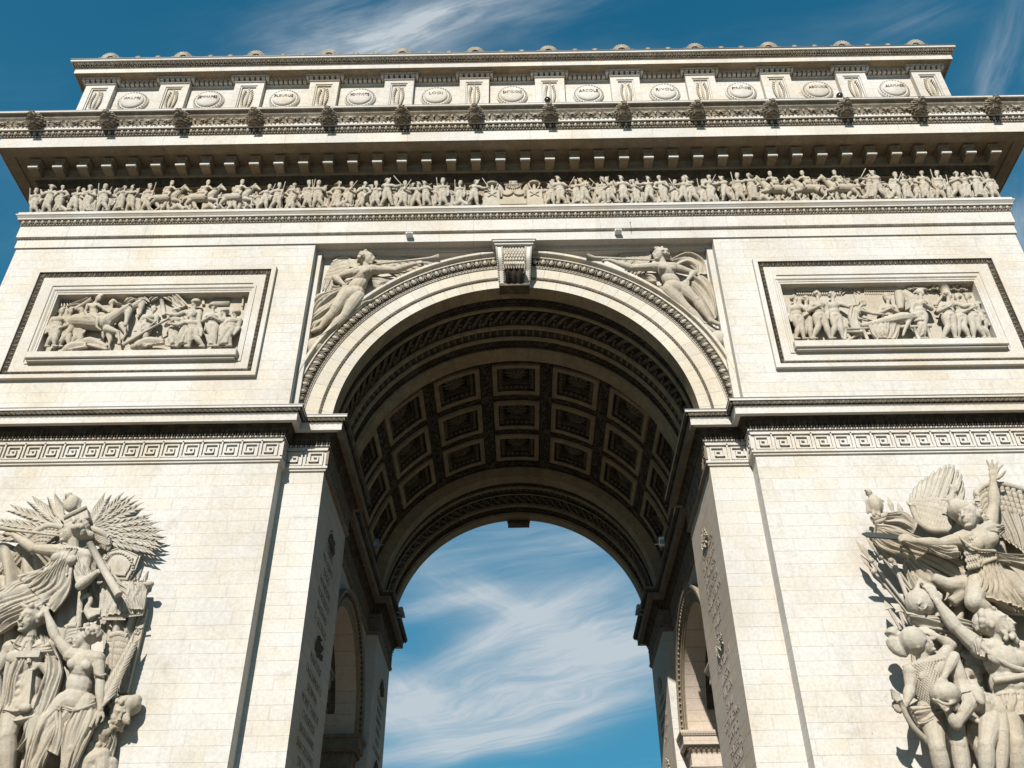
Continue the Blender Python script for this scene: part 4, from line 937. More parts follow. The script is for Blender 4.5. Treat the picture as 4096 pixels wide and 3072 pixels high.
def head(mb, c, h, f, up=(0, 0, 1), hair=None, style='short', seed=0, detail=True):
    """c centre of the head, h its height, f facing direction; hair goes to its own builder"""
    f = unit(f); up = unit(np.asarray(up, float)-f*np.dot(up, f)); r = np.cross(f, up); R = np.stack([r, f, up], 1)
    L = lambda x, y, z: np.asarray(c, float)+h*(r*x+f*y+up*z)
    def E(x, y, z, a, b, d, nu=10, nv=8): ellips(mb, L(x, y, z), (a*h, b*h, d*h), nu, nv, R)
    E(0, -.04, .10, .34, .42, .40, 14, 10); E(0, .14, -.12, .27, .25, .34, 12, 8); E(0, .16, -.36, .16, .17, .13)
    if detail:
        tube(mb, [L(0, .36, .10), L(0, .45, -.06), L(0, .50, -.13), L(0, .38, -.17)], [.05*h, .06*h, .085*h, .05*h], 6)
        tube(mb, [L(-.20, .27, .11), L(-.10, .36, .14), L(0, .36, .12), L(.10, .36, .14), L(.20, .27, .11)], .06*h, 6)
        for s_ in (-1, 1):
            E(s_*.13, .31, .02, .07, .06, .045, 8, 6); E(s_*.17, .24, -.12, .09, .10, .10, 8, 6); E(s_*.34, -.02, -.02, .05, .09, .13, 8, 6)
        E(0, .385, -.235, .12, .07, .035, 8, 6); E(0, .37, -.315, .10, .07, .035, 8, 6); E(0, .30, -.44, .12, .10, .07, 8, 6)
    H = hair if hair is not None else mb; rr = np.random.default_rng(seed)
    def curls(n, rad, lo, fwd, r0):
        for k in range(n):
            z = rr.uniform(lo, 1); a = rr.uniform(0, 2*PI); q = math.sqrt(max(0, 1-z*z)); x, y = q*math.cos(a), q*math.sin(a)
            if y > fwd and z < .62: continue
            ellips(H, L(x*r0[0]*1.08, -.06+y*r0[1]*1.08, .12+z*r0[2]*1.08), (rad*h*rr.uniform(.6, 1.2),)*3, 6, 5)
    if style in ('short', 'long', 'bun', 'beard', 'wreath'):
        ellips(H, L(0, -.09, .15), (.37*h, .43*h, .40*h), 12, 8, R); curls(60, .10, -.45, .25, (.37, .44, .40))
    if style == 'bun':
        ellips(H, L(0, -.62, .0), (.18*h, .20*h, .17*h), 8, 6, R)
        for k in range(10): a = k*.63; tube(H, [L(.36*math.cos(a)*.5, -.3, .2*math.sin(a)), L(.1*math.cos(a), -.62, .1*math.sin(a))], [.09*h, .06*h], 6)
    if style == 'long':
        for k in range(9):
            x = -.32+.08*k; tube(H, [L(x, -.35, .1), L(x*1.1, -.60, -.05+.04*math.sin(k*2)), L(x*1.1+.04, -.85, .06*math.sin(k)), L(x, -1.15, .08*math.cos(k*1.3))], [.10*h, .11*h, .09*h, .03*h], 6)
    if style == 'wreath':
        for k in range(16):
            a = 2*PI*k/16; ellips(H, L(.41*math.sin(a), -.05+.46*math.cos(a), .22), (.11*h, .07*h, .05*h), 6, 5, R)
    if style == 'beard':
        for k in range(34):
            a = rr.uniform(-1.5, 1.5); z = rr.uniform(-.62, -.16); ellips(H, L(.27*math.sin(a), .10+.22*math.cos(a)*(1+.3*(z+.3)), z), (.085*h*rr.uniform(.7, 1.2),)*3, 6, 5)
    if style == 'helmet':
        ellips(H, L(0, -.08, .16), (.40*h, .47*h, .42*h), 12, 8, R); tube(H, [L(-.3, .30, .18), L(0, .46, .16), L(.3, .30, .18)], .05*h, 6); tube(H, [L(0, .40, .42), L(0, .1, .62), L(0, -.35, .56), L(0, -.6, .2), L(0, -.62, -.2)], [.06*h, .11*h, .13*h, .10*h, .05*h], 7)
    if style == 'turban':
        for q, rad in ((.10, .43), (.24, .44), (.38, .36)):
            tube(H, [L(rad*math.cos(a), -.04+rad*1.05*math.sin(a), q+.05*math.sin(2*a)) for a in np.linspace(0, 2*PI, 12, endpoint=False)], .12*h, 6, closed=True)
        ellips(H, L(0, -.04, .5), (.2*h, .2*h, .15*h), 8, 6, R)
    if style == 'bicorne':
        for s_ in np.linspace(-1, 1, 9): ellips(H, L(.06*s_, -.05+.62*s_, .36+.22*(1-s_*s_)-.04), (.24*h*(1.1-abs(s_)*.6), .16*h, (.26-.14*abs(s_))*h), 8, 6, R)
    if style == 'shako':
        tube(H, [L(0, -.05, .20), L(0, -.08, .75), L(0, -.08, .86)], [.38*h, .46*h, .43*h], 10); tube(H, [L(-.25, .28, .2), L(0, .46, .14), L(.25, .28, .2)], .05*h, 6); tube(H, [L(0, .2, .8), L(0, .22, 1.1)], [.08*h, .10*h], 6)
    if style == 'bearskin': ellips(H, L(0, -.06, .52), (.42*h, .46*h, .55*h), 12, 8, R)
    if style == 'cap':
        tube(H, [L(0, -.05, .18), L(0, -.06, .42)], [.40*h, .40*h], 10); tube(H, [L(-.25, .3, .2), L(0, .5, .15), L(.25, .3, .2)], .05*h, 6)
def hand(mb, w, d, palm_n, h, pose='relaxed', thumb=1):
    """w wrist, d direction of the fingers, palm_n normal of the palm, h head height"""
    d = unit(d); n = unit(np.asarray(palm_n, float)-d*np.dot(palm_n, d)); s = np.cross(d, n); L = lambda x, y, z: np.asarray(w, float)+h*(d*x+s*y+n*z)
    ellips(mb, L(.20, 0, 0), (.21*h, .17*h, .075*h), 10, 7, np.stack([d, s, n], 1))
    curl = {'relaxed': .35, 'open': .05, 'grip': 1.15, 'point': 1.1}[pose]
    for k, ln in enumerate((.36, .42, .40, .32)):
        y = -.125+.083*k; c = 0.05 if (pose == 'point' and k == 0) else curl; P = [L(.34, y, 0)]; a = 0; x, z = .34, 0
        for q, seg in enumerate((.42, .32, .26)):
            a += c*(.8 if q == 0 else 1); x += ln*seg*math.cos(a); z += ln*seg*math.sin(a); P.append(L(x, y*(1.25 if pose == 'open' else 1.0)+(y*.5*q if pose == 'open' else 0), z))
        tube(mb, P, [.048*h, .045*h, .042*h, .032*h], 6)
    tube(mb, [L(.06, -thumb*.12, .02), L(.20, -thumb*.24, .06), L(.32, -thumb*(.30 if pose == 'open' else .24), .10+.06*curl), L(.40, -thumb*(.34 if pose == 'open' else .18), .12+.1*curl)], [.07*h, .06*h, .05*h, .035*h], 6)
def limb(mb, a, b, ra, rb, bulge=0.12, n=10):
    a = np.asarray(a, float); b = np.asarray(b, float); pts = [lerp(a, b, t) for t in (0, .15, .35, .6, .85, 1)]
    rr = [ra*(1+bulge*x)*(1-t)+rb*(1+bulge*x)*t for t, x in ((0, 0), (.15, .6), (.35, 1), (.6, .4), (.85, -.3), (1, 0))]
    tube(mb, pts, rr, n); ellips(mb, a, (ra,)*3, n, 8); ellips(mb, b, (rb,)*3, n, 8)
def human(J, h, out=(0, -1, 0), face=None, female=False, name='figure', mat=None, parent=None, voxel=None, hairstyle='short', hands=True, detail=True, seed=0, extra=None, poseL='relaxed', poseR='relaxed', up=None, bulk=1.0, hair_sep=False, only=False, smooth=1):
    """one continuous body from joints; h = head height; missing joints leave the limb off"""
    mb = MB(); hb = MB() if hair_sep else None; g = lambda k: np.asarray(J[k], float); B = bulk
    sh = (g('sL')+g('sR'))/2; hp = (g('hL')+g('hR'))/2; ax = unit(sh-hp); out = np.asarray(out, float)
    ws = lerp(hp, sh, .38); side = unit(g('sR')-g('sL'))
    dep = unit(np.cross(side, ax)); dep = dep if np.dot(dep, out) > 0 else -dep
    R = np.stack([side, dep, ax], 1); W_ = np.linalg.norm(g('sR')-g('sL'))/2
    L_ = np.linalg.norm(sh-hp)
    ellips(mb, lerp(hp, sh, .78), (max(W_*.92, .5*h), .50*h*B, L_*.34), 14, 10, R); ellips(mb, ws, (.52*h*B, .40*h*B, L_*.34), 12, 9, R)
    ellips(mb, hp+ax*.08*h, (.62*h*B, .46*h*B, .52*h), 12, 9, R)
    capsule(mb, g('sL'), g('sR'), .30*h, .30*h, 10)
    capsule(mb, sh-dep*.05*h, lerp(sh, g('head'), .75), .25*h, .20*h, 10)
    for s_, k in ((-1, 'sL'), (1, 'sR')):
        p = lerp(sh, g(k), .50)-ax*L_*.20+dep*.36*h
        if female: ellips(mb, p-ax*.06*h, (.23*h, .20*h, .22*h), 10, 8, R)
        else: ellips(mb, p, (.33*h, .13*h, .23*h), 10, 8, R)
    if not female and detail:
        for r_ in range(3):
            for s_ in (-1, 1): ellips(mb, lerp(hp, sh, .20+.14*r_)+side*s_*.14*h+dep*.35*h, (.13*h, .09*h, .11*h), 8, 6, R)
    for s_ in 'LR':
        if 'e'+s_ in J:
            limb(mb, g('s'+s_), g('e'+s_), .245*h*B, .175*h*B)
            if 'w'+s_ in J:
                limb(mb, g('e'+s_), g('w'+s_), .195*h*B, .115*h*B, .18)
                if hands:
                    d = unit(J.get('f'+s_, None)) if ('f'+s_) in J else unit(g('w'+s_)-g('e'+s_)); pn = J.get('n'+s_, -out+np.array([0, 0, -.3]))
                    if detail: hand(mb, g('w'+s_), d, pn, h, poseL if s_ == 'L' else poseR, 1 if s_ == 'L' else -1)
                    else: ellips(mb, g('w'+s_)+d*.22*h, (.16*h,)*3, 6, 5)
        if 'k'+s_ in J:
            limb(mb, g('h'+s_), g('k'+s_), .40*h*B, .27*h*B, .08, 12)
            if 'a'+s_ in J:
                limb(mb, g('k'+s_), g('a'+s_), .26*h*B, .15*h*B, .25, 12)
                if detail: ellips(mb, g('k'+s_)+out*.10*h, (.2*h, .2*h, .22*h), 8, 6)
                if 't'+s_ in J:
                    capsule(mb, g('a'+s_), g('t'+s_), .16*h, .11*h, 8)
    fc = face if face is not None else out
    head(mb, g('head'), h, fc, up if up is not None else unit(g('head')-sh), hb, hairstyle, seed, detail)
    if extra: extra(mb)
    if only: return mb
    o = solid(mb, name, mat or M_SCULPT, voxel or .030*h, parent, smooth)
    if hair_sep: solid(hb, 'hair', mat or M_SCULPT, .05*h, o, 1)
    return o
RAW = {'drapery_ground', 'tunic', 'fringed_banner', 'cloak', 'skirt', 'mantle', 'flags', 'blown_cloak', 'hip_cloth', 'belt_and_kilt', 'drapery', 'draped_cloth', 'relief_flags'}
def drape(mb, A, B, n, r, ns=12, wave=.35, seed=0, out=(0, -1, 0), taper=.6, deep=1.0):
    """a sheet of cloth between two guide curves, thrown into rounded ridges with sharp valleys between"""
    rr = np.random.default_rng(seed+100); out = np.asarray(out, float); ca, cb = np.asarray(A, float), np.asarray(B, float)
    A0, B0 = curve(A, 12), curve(B, 12); W_ = np.linalg.norm(B0-A0, axis=1).max(); Ln = np.linalg.norm(np.diff((A0+B0)/2, axis=0), axis=1).sum()
    nf = max(2.0, W_/(r*1.9)); nt = int(min(190, max(14, nf*8))); nl = int(min(60, max(8, Ln/(r*1.1)))); A1, B1 = curve(A, nl), curve(B, nl)
    t = np.linspace(0, 1, nt)[None, :]; s_ = np.linspace(0, 1, nl)[:, None]
    ph = rr.uniform(0, 6.28, 6); tw = t+.030*np.sin(2*PI*(s_*1.1+ph[0]/6)+t*5)+.022*np.sin(2*PI*s_*2.3+t*11+ph[1])+.02*np.sin(t*9+ph[5])
    x = PI*nf*tw+ph[2]; f = np.abs(np.sin(x))**.75; f2 = np.abs(np.sin(x*.53+s_*2.2+ph[3]))**.8
    amp = r*1.55*deep*(.55+.45*np.sin(s_*3.5+t*7+ph[4])); h = amp*f+r*1.1*deep*f2
    edge = np.minimum(1, np.minimum(t, 1-t)*10)
    P = A1[:, None, :]*(1-t[..., None])+B1[:, None, :]*t[..., None]+out*(h*(.35+.65*edge)+np.sin(PI*t)*W_*.05-r*.7)[..., None]
    Bk = A1[:, None, :]*(1-t[..., None])+B1[:, None, :]*t[..., None]-out*(r*1.6)
    Vv = np.concatenate([P.reshape(-1, 3), Bk.reshape(-1, 3)]); g1 = grid(nl, nt); N = nl*nt; g2 = g1[:, ::-1]+N; sides = []
    for i in range(nl-1): sides += [[i*nt, (i+1)*nt, N+(i+1)*nt, N+i*nt], [N+i*nt+nt-1, N+(i+1)*nt+nt-1, (i+1)*nt+nt-1, i*nt+nt-1]]
    for j in range(nt-1): sides += [[j+1, j, N+j, N+j+1], [(nl-1)*nt+j, (nl-1)*nt+j+1, N+(nl-1)*nt+j+1, N+(nl-1)*nt+j]]
    mb.add(Vv, np.concatenate([g1, g2, np.array(sides)]))
def feather(mb, a, b, w, out, flat_=.22, bend=0.0):
    a = np.asarray(a, float); b = np.asarray(b, float); sd = np.cross(unit(b-a), out)
    P = [lerp(a, b, t)+np.asarray(out)*w*.4*math.sin(PI*t)+sd*bend*math.sin(PI*t) for t in (0, .2, .5, .8, .95, 1)]
    tube(mb, P, [w*.5, w*.9, w, w*.9, w*.5, w*.12], 6, True, flat_, out)
    tube(mb, [p+np.asarray(out)*w*.2 for p in P[:-1]], w*.10, 4)
def wing(name, base, tips, mid, n, w, parent, out=(0, -1, 0), cov=5, mat=None):
    """base: curve of quill roots, tips: curve of feather ends, mid: fraction covered by small feathers"""
    out = unit(out); mb = MB(); Bc = curve(base, n); Tc = curve(tips, n)
    for k in range(n): feather(mb, Bc[k]+out*(.12 if k % 2 else -.12)*w, Tc[k]+out*(.10 if k % 2 else -.1)*w, w*.92, out)
    for r in range(cov):
        m_ = n+3; B2 = curve(base, m_); T2 = curve(tips, m_)
        for k in range(m_):
            f0 = mid*(r/cov); f1 = f0+mid*1.6/cov; kk = (k+.5*(r % 2)); 
            a = lerp(B2[k], T2[k], f0)+out*w*(.55-.08*r); b = lerp(B2[k], T2[k], f1)+out*w*(.30-.04*r); feather(mb, a, b, w*(.62+.06*r), out, .35)
    tube(mb, curve(base, 14)+out*w*.4, w*.75, 8)
    return mb.build(name, mat or M_SCULPT, parent, True)
def palm_branch(mb, a, b, n, L, r, out, spread=.9):
    C = curve([a, lerp(a, b, .5)+out*.0, b], n); tube(mb, C, r*.9, 5); d = unit(np.asarray(b)-np.asarray(a)); sd = np.cross(d, out)
    for k in range(n):
        for s_ in (-1, 1):
            ln = L*(1-.45*k/n); e = C[k]+d*ln*math.cos(spread)+sd*s_*ln*math.sin(spread)
            P = [C[k], lerp(C[k], e, .5)+out*r*(1.2+.8*(k % 2))+sd*s_*L*.04, e]; tube(mb, P, [r*.6, r*1.25, r*.25], 5, True, .6, out)
def horse(mb, P, h, out=(0, -1, 0)):
    """P joints: hip, shoulder, withers neck base, poll, muzzle, legs lists of (top, knee, fetlock, hoof); h = head length"""
    g = lambda k: np.asarray(P[k], float); out = np.asarray(out, float)
    hip, shd = g('hip'), g('shoulder'); L = np.linalg.norm(shd-hip)
    tube(mb, [hip-unit(shd-hip)*.50*h, hip-unit(shd-hip)*.2*h, hip, lerp(hip, shd, .35), lerp(hip, shd, .7), shd, shd+unit(shd-hip)*.38*h], [.25*h, .48*h, .56*h, .52*h, .54*h, .56*h, .25*h], 14)
    nb, po, mz = g('shoulder')+np.array([0, 0, .25*h]), g('poll'), g('muzzle')
    tube(mb, curve([nb, lerp(nb, po, .5)+np.array([0, 0, .12*h]), po], 6), [.50*h, .44*h, .36*h, .30*h, .26*h, .22*h], 12)
    tube(mb, [po, lerp(po, mz, .3), lerp(po, mz, .7), mz], [.24*h, .25*h, .15*h, .14*h], 10); ellips(mb, mz, (.14*h,)*3, 8, 6); ellips(mb, lerp(po, mz, .22), (.24*h,)*3, 8, 6)
    for s_ in (-1, 1): tube(mb, [po+out*.1*h*s_, po+out*.12*h*s_+unit(po-nb)*.22*h+np.array([0, 0, .12*h])], [.08*h, .02*h], 5)
    for i in range(9):
        c = lerp(nb, po, .1+.9*i/8)+np.array([0, 0, .42*h]); d = np.array([0, 0, -.4*h]); tube(mb, [c+out*.0, c+out*.25*h+d*.5, c+out*.3*h+d*1.1+unit(nb-po)*.15*h], [.09*h, .10*h, .03*h], 5)
    for leg in P['legs']:
        a, k, f, o_ = [np.asarray(q, float) for q in leg]
        limb(mb, a, k, .30*h, .15*h, .05); limb(mb, k, f, .15*h, .085*h, -.15, 8); capsule(mb, f, o_, .09*h, .13*h, 8)
    if 'tail' in P:
        t0 = hip-unit(shd-hip)*.55*h+np.array([0, 0, .2*h])
        for k in range(5): tube(mb, curve([t0, lerp(t0, g('tail'), .5)+np.array([0, 0, .15*h])+out*.06*h*k, g('tail')+np.array([.08*h*(k-2), 0, 0])], 6), [.06*h, .12*h, .13*h, .11*h, .08*h, .02*h], 6)
# ================================================================== the two great sculpture groups
def conv(ox, oy, s, yw=-.70, k=1.0): return lambda x, y, d=0.0: at(ox+x*s, oy+y*s, yw-d*k)
O_ = np.array([0, -1.0, 0])
def joints(P, d, **kw):
    """joints from traced points; each value (x, y[, depth])"""
    return {k: (P(v[0], v[1], v[2] if len(v) > 2 else d)) for k, v in kw.items()}
def hh(P, x, y0, y1, d): return float(np.linalg.norm(P(x, y0, d)-P(x, y1, d)))
def sub(name, mb, parent, mat=None, smooth=True): return mb.build(name, mat or M_SCULPT, parent, smooth)
def group_left():
    P = conv(0, 1850, .7364, -.70, .62)
    root = empty('sculpture_group', (-15.2, -1.6, 9.0), 'stone sculpture group on the left pier, winged trumpet blower above a cloaked man', 'sculpture')
    inv = Matrix.Translation(-Vector(root.location))
    made = []
    def add(o): o.parent = root; o.location = -Vector(root.location); made.append(o); return o
    # mass behind the figures
    mb = MB()
    drape(mb, [P(-60, 480, .1), P(0, 800, .15), P(-40, 1200, .2), P(-60, 1700, .2)], [P(440, 470, .15), P(480, 800, .2), P(420, 1250, .3), P(300, 1700, .3)], 12, .30, 14, .4, 3)
    drape(mb, [P(420, 500, .15), P(520, 760, .2), P(560, 1050, .2), P(560, 1400, .2), P(450, 1700, .2)], [P(620, 560, .15), P(770, 800, .15), P(690, 1060, .15), P(640, 1330, .15), P(600, 1700, .1)], 7, .22, 14, .3, 4)
    add(solid(mb, 'drapery_ground', M_SCULPT, .07, None, 0))
    # winged woman with the trumpet
    h = hh(P, 405, 312, 432, 1.7)*.98
    J = joints(P, 1.5, head=(398, 378, 1.75), sL=(318, 482, 1.65), sR=(470, 512, 1.5), hL=(232, 668, 1.35), hR=(322, 690, 1.3), eL=(180, 468, 1.7), wL=(72, 392, 1.7), eR=(436, 668, 1.6), wR=(528, 596, 1.75), kL=(20, 735, 1.7), aL=(-170, 820, 1.3), kR=(70, 850, 1.4), aR=(-90, 960, 1.1))
    J['fL'] = P(10, 360, 1.7)-P(72, 392, 1.7); J['fR'] = P(575, 570, 1.9)-P(528, 596, 1.75)
    fa = add(human(J, h, face=(-1, -.35, .05), female=True, name='trumpeting_woman', poseL='grip', poseR='grip', hairstyle='bun', up=(0.05, 0, 1), seed=1))
    mb = MB()
    drape(mb, [P(305, 470, 1.85), P(245, 560, 2.0), P(160, 590, 1.9), P(90, 610, 1.8)], [P(450, 480, 1.75), P(395, 560, 1.9), P(370, 700, 1.8), P(290, 810, 1.6)], 14, .075, 12, .6, 5)
    drape(mb, [P(230, 640, 1.6), P(90, 640, 1.75), P(0, 690, 1.9), P(-80, 700, 1.7)], [P(330, 690, 1.6), P(240, 800, 1.6), P(60, 880, 1.6), P(-80, 980, 1.4)], 16, .085, 12, .5, 6)
    drape(mb, [P(440, 480, 1.8), P(470, 540, 1.8), P(495, 600, 1.6)], [P(400, 520, 1.8), P(400, 600, 1.8), P(420, 680, 1.7)], 6, .06, 8, .4, 7)
    tube(mb, curve([P(235, 575, 1.95), P(300, 585, 2.0), P(365, 615, 1.9)], 8), .07, 8)
    solid(mb, 'tunic', M_SCULPT, .045, fa, 1)
    mb = MB(); tube(mb, [P(350, 400, 1.95), P(200, 382, 1.9), P(60, 366, 1.85), P(-60, 345, 1.8)], [.035, .05, .06, .12], 10); sub('trumpet', mb, fa)
    mb = MB(); tube(mb, [P(488, 440, 1.7), P(560, 575, 1.95), P(645, 720, 2.1)], [.12, .125, .13], 12); sub('staff', mb, fa)
    wing('wing', [P(350, 360, 1.0), P(270, 350, 1.0), P(190, 390, .9), P(120, 450, .8)], [P(100, 560, .5), P(60, 590, .5), P(0, 620, .5), P(-60, 640, .5)], .45, 9, .16, fa)
    wing('wing', [P(500, 365, 1.0), P(545, 380, 1.0), P(590, 410, .8)], [P(520, 440, .7), P(560, 470, .7), P(585, 480, .7)], .6, 5, .16, fa)
    # palm fronds fanned behind her
    mb = MB()
    for bx, by, tx, ty in ((340, 340, 95, 262), (330, 330, 200, 228), (320, 370, 25, 330), (300, 400, -60, 410), (345, 320, 300, 225), (490, 345, 560, 220), (495, 340, 640, 212), (500, 350, 728, 255), (505, 365, 770, 310), (510, 385, 835, 385), (520, 400, 800, 470), (500, 345, 690, 225), (510, 375, 810, 345), (515, 395, 826, 430)):
        palm_branch(mb, P(bx, by, .55), P(tx, ty, .75), 15, .72, .034, O_, .34)
    add(sub('palm_fronds', mb, None))
    # eagle standard on its tilted box
    mb = MB(); A = P(340, 310, 1.3); B = P(470, 245, 1.3); C = P(480, 290, 1.3); D = P(352, 350, 1.3)
    V = [A, B, C, D]; V = V+[v+np.array([0, .6, 0]) for v in V]; mb.add(V, np.array([[0, 1, 2, 3], [7, 6, 5, 4], [0, 4, 5, 1], [1, 5, 6, 2], [2, 6, 7, 3], [3, 7, 4, 0]])[:, ::-1]); tube(mb, [P(345, 300, 1.35), P(470, 240, 1.35)], .07, 6); tube(mb, [P(352, 352, 1.35), P(484, 296, 1.35)], .05, 6)
    st = add(sub('eagle_standard', mb, None, None, False)); mb = MB()
    ellips(mb, P(392, 225, 1.2), (.26, .24, .34), 10, 8); ellips(mb, P(375, 180, 1.3), (.13, .16, .14), 8, 6); tube(mb, [P(372, 182, 1.4), P(352, 172, 1.45), P(348, 186, 1.45)], [.06, .045, .02], 6)
    for s_ in (-1, 1):
        for k in range(6): feather(mb, P(392+s_*22, 195+6*k, 1.2), P(392+s_*(58-k*3)-(10 if s_ < 0 else 0), 205+13*k, 1.1), .07, O_)
    solid(mb, 'eagle', M_SCULPT, .04, st, 1)
    # shield board, banner and pole at the right side
    mb = MB(); pts = [(585, 470), (660, 448), (765, 500), (735, 580), (700, 648), (560, 640), (530, 560)]
    for lay, (k_, d_) in enumerate(((1.0, .5), (.86, .6), (.62, .68))):
        cx, cy = 645, 555; ring = [P(cx+(x-cx)*k_, cy+(y-cy)*k_, d_) for x, y in pts]; rb = [P(cx+(x-cx)*k_, cy+(y-cy)*k_, .05) for x, y in pts]; n = len(pts)
        mb.add(np.array(ring+rb+[P(cx, cy, d_)]), (np.array([[i, n+i, n+(i+1) % n, (i+1) % n] for i in range(n)]), np.array([[i, (i+1) % n, 2*n] for i in range(n)])))
        tube(mb, ring, .035, 5, closed=True)
    for k in range(18): a = PI*(k-1)/16; ellips(mb, P(640+80*math.cos(a), 570-80*math.sin(a), .72), (.07, .04, .04), 6, 4)
    add(sub('wreathed_shield', mb, None, None, False))
    mb = MB(); drape(mb, [P(545, 650, .9), P(540, 740, 1.0), P(530, 845, .9)], [P(800, 650, .9), P(790, 730, 1.0), P(775, 820, .9)], 15, .085, 9, .7, 8); drape(mb, [P(545, 655, 1.0), P(640, 720, 1.2), P(700, 800, 1.1)], [P(700, 645, 1.0), P(740, 690, 1.1), P(780, 800, 1.0)], 6, .06, 9, .5, 9)
    for k in range(26): tube(mb, [P(556+8.6*k, 838-(.5*k if k > 14 else 0), 1.05), P(558+8.6*k, 856-(1.0*k if k > 14 else 0), 1.05)], .030, 4)
    bn = add(solid(mb, 'fringed_banner', M_SCULPT, .04, None, 1))
    mb = MB(); tube(mb, [P(530, 655, 1.0), P(820, 658, 1.0)], .06, 8); ellips(mb, P(812, 660, 1.05), (.16, .13, .11), 8, 6)
    for x, y in ((770, 580), (806, 590), (735, 625)): tube(mb, [P(x, y, .6), P(x-18, y+40, .6), P(x-30, y+60, .6)], [.02, .09, .05], 5)
    sub('banner_pole', mb, bn)
    mb = MB(); a, b, c, d = P(770, 782, .35), P(800, 790, .35), P(690, 1250, .35), P(640, 1250, .35)
    V = [a, b, c, d]; V = V+[v+np.array([0, .35, 0]) for v in V]; mb.add(V, np.array([[0, 1, 2, 3], [0, 4, 5, 1], [1, 5, 6, 2], [2, 6, 7, 3], [3, 7, 4, 0]])); tube(mb, [a, d], .03, 5); tube(mb, [b, c], .03, 5)
    for t in (.15, .3, .45): q = lerp(lerp(a, d, t), lerp(b, c, t), .5); [ellips(mb, q+np.array([.07*math.cos(z), -.02, .07*math.sin(z)]), (.05, .04, .05), 6, 4) for z in np.linspace(0, 2*PI, 6)[:-1]]
    add(sub('standard_board', mb, None, None, False))
    mb = MB(); tube(mb, [P(440, 700, .9), P(425, 900, .9)], .10, 8); tube(mb, curve([P(500, 850, 1.0), P(470, 800, 1.0), P(495, 750, 1.05), P(470, 715, 1.05), P(455, 740, 1.1)], 10), [.13, .12, .11, .1, .09, .08, .08, .09, .09, .04], 8)
    for k in range(5): tube(mb, [P(490+14*k, 790, 1.0), P(480+14*k, 830, 1.0)], .05, 6)
    add(solid(mb, 'swan_prow', M_SCULPT, .045, None, 1))
    # the cloaked man
    h = hh(P, 165, 792, 940, 1.7)*.96
    J = joints(P, 1.4, head=(163, 858, 1.75), sL=(62, 1010, 1.45), sR=(262, 1005, 1.5), hL=(82, 1340, 1.25), hR=(196, 1335, 1.25), eR=(288, 1150, 1.5), wR=(216, 1100, 1.9), eL=(-30, 1160, 1.3), wL=(0, 1300, 1.2), kL=(42, 1490, 1.6), aL=(45, 1760, 1.2), kR=(190, 1560, 1.3), aR=(180, 1800, 1.1))
    J['fR'] = P(120, 1080, 2.0)-P(216, 1100, 1.9)
    mn = add(human(J, h, face=(-.25, -1, -.05), name='cloaked_man', poseR='grip', hairstyle='short', up=(0, 0, 1), seed=2))
    mb = MB()
    drape(mb, [P(100, 945, 1.9), P(60, 1000, 1.9), P(20, 1120, 1.8), P(0, 1300, 1.6), P(-30, 1420, 1.4)], [P(200, 945, 1.9), P(150, 1080, 2.0), P(110, 1180, 1.9), P(80, 1330, 1.7), P(0, 1450, 1.6)], 12, .085, 12, .6, 10)
    drape(mb, [P(210, 940, 1.9), P(250, 1100, 1.8), P(210, 1250, 1.8), P(130, 1480, 1.5), P(90, 1560, 1.3)], [P(270, 950, 1.7), P(330, 1100, 1.6), P(318, 1210, 1.5), P(240, 1400, 1.5), P(110, 1570, 1.4)], 11, .085, 12, .6, 11)
    drape(mb, [P(60, 970, 1.9), P(150, 1000, 2.0), P(260, 960, 1.9)], [P(80, 1010, 1.9), P(160, 1050, 2.0), P(310, 1060, 1.8)], 5, .07, 9, .5, 12)
    drape(mb, [P(20, 1330, 1.7), P(90, 1340, 1.8), P(200, 1300, 1.7)], [P(30, 1400, 1.6), P(100, 1420, 1.7), P(200, 1400, 1.6)], 5, .09, 8, .5, 22)
    solid(mb, 'cloak', M_SCULPT, .05, mn, 1)
    mb = MB(); tube(mb, [P(162, 965, 2.05), P(158, 1090, 2.15)], .07, 8); cb = P(158, 1045, 2.15); box(mb, cb[0]-.36, cb[0]+.36, cb[1]-.08, cb[1]+.06, cb[2]-.10, cb[2]+.10)
    a = P(153, 1130, 2.1); b = P(138, 1330, 2.0); V = [a+[-.13, 0, 0], a+[.13, 0, 0], b+[.10, 0, 0], b+[-.10, 0, 0]]; V = V+[v+np.array([0, .14, 0]) for v in V]; mb.add(np.array(V), np.array([[0, 1, 2, 3], [0, 4, 5, 1], [1, 5, 6, 2], [2, 6, 7, 3], [3, 7, 4, 0]])); ellips(mb, P(137, 1332, 2.05), (.2, .12, .14), 10, 8); ellips(mb, P(162, 968, 2.05), (.12, .1, .1), 8, 6)
    sub('sheathed_sword', mb, mn, None, False)
    mb = MB()
    for k in range(26):
        a = 2*PI*k/26; c = P(170+52*math.cos(a), 765+24*math.sin(a), 1.7+.25*math.sin(a)); ellips(mb, c, (.11, .09, .07), 6, 5, rot=[[math.cos(a), 0, -math.sin(a)], [0, 1, 0], [math.sin(a), 0, math.cos(a)]])
    add(sub('laurel_wreath', mb, None))
    # the crowning woman, bare to the waist
    h = hh(P, 470, 890, 1015, 1.6)
    J = joints(P, 1.4, head=(468, 952, 1.55), sL=(385, 1048, 1.5), sR=(532, 1068, 1.4), hL=(352, 1300, 1.3), hR=(470, 1310, 1.3), eL=(300, 945, 1.7), wL=(252, 815, 1.8), eR=(545, 1200, 1.45), wR=(545, 1345, 1.6), kL=(232, 1440, 1.5), aL=(150, 1720, 1.2), kR=(390, 1560, 1.5), aR=(330, 1800, 1.2))
    J['fL'] = P(190, 760, 1.8)-P(252, 815, 1.8); J['fR'] = P(505, 1415, 1.7)-P(545, 1345, 1.6)
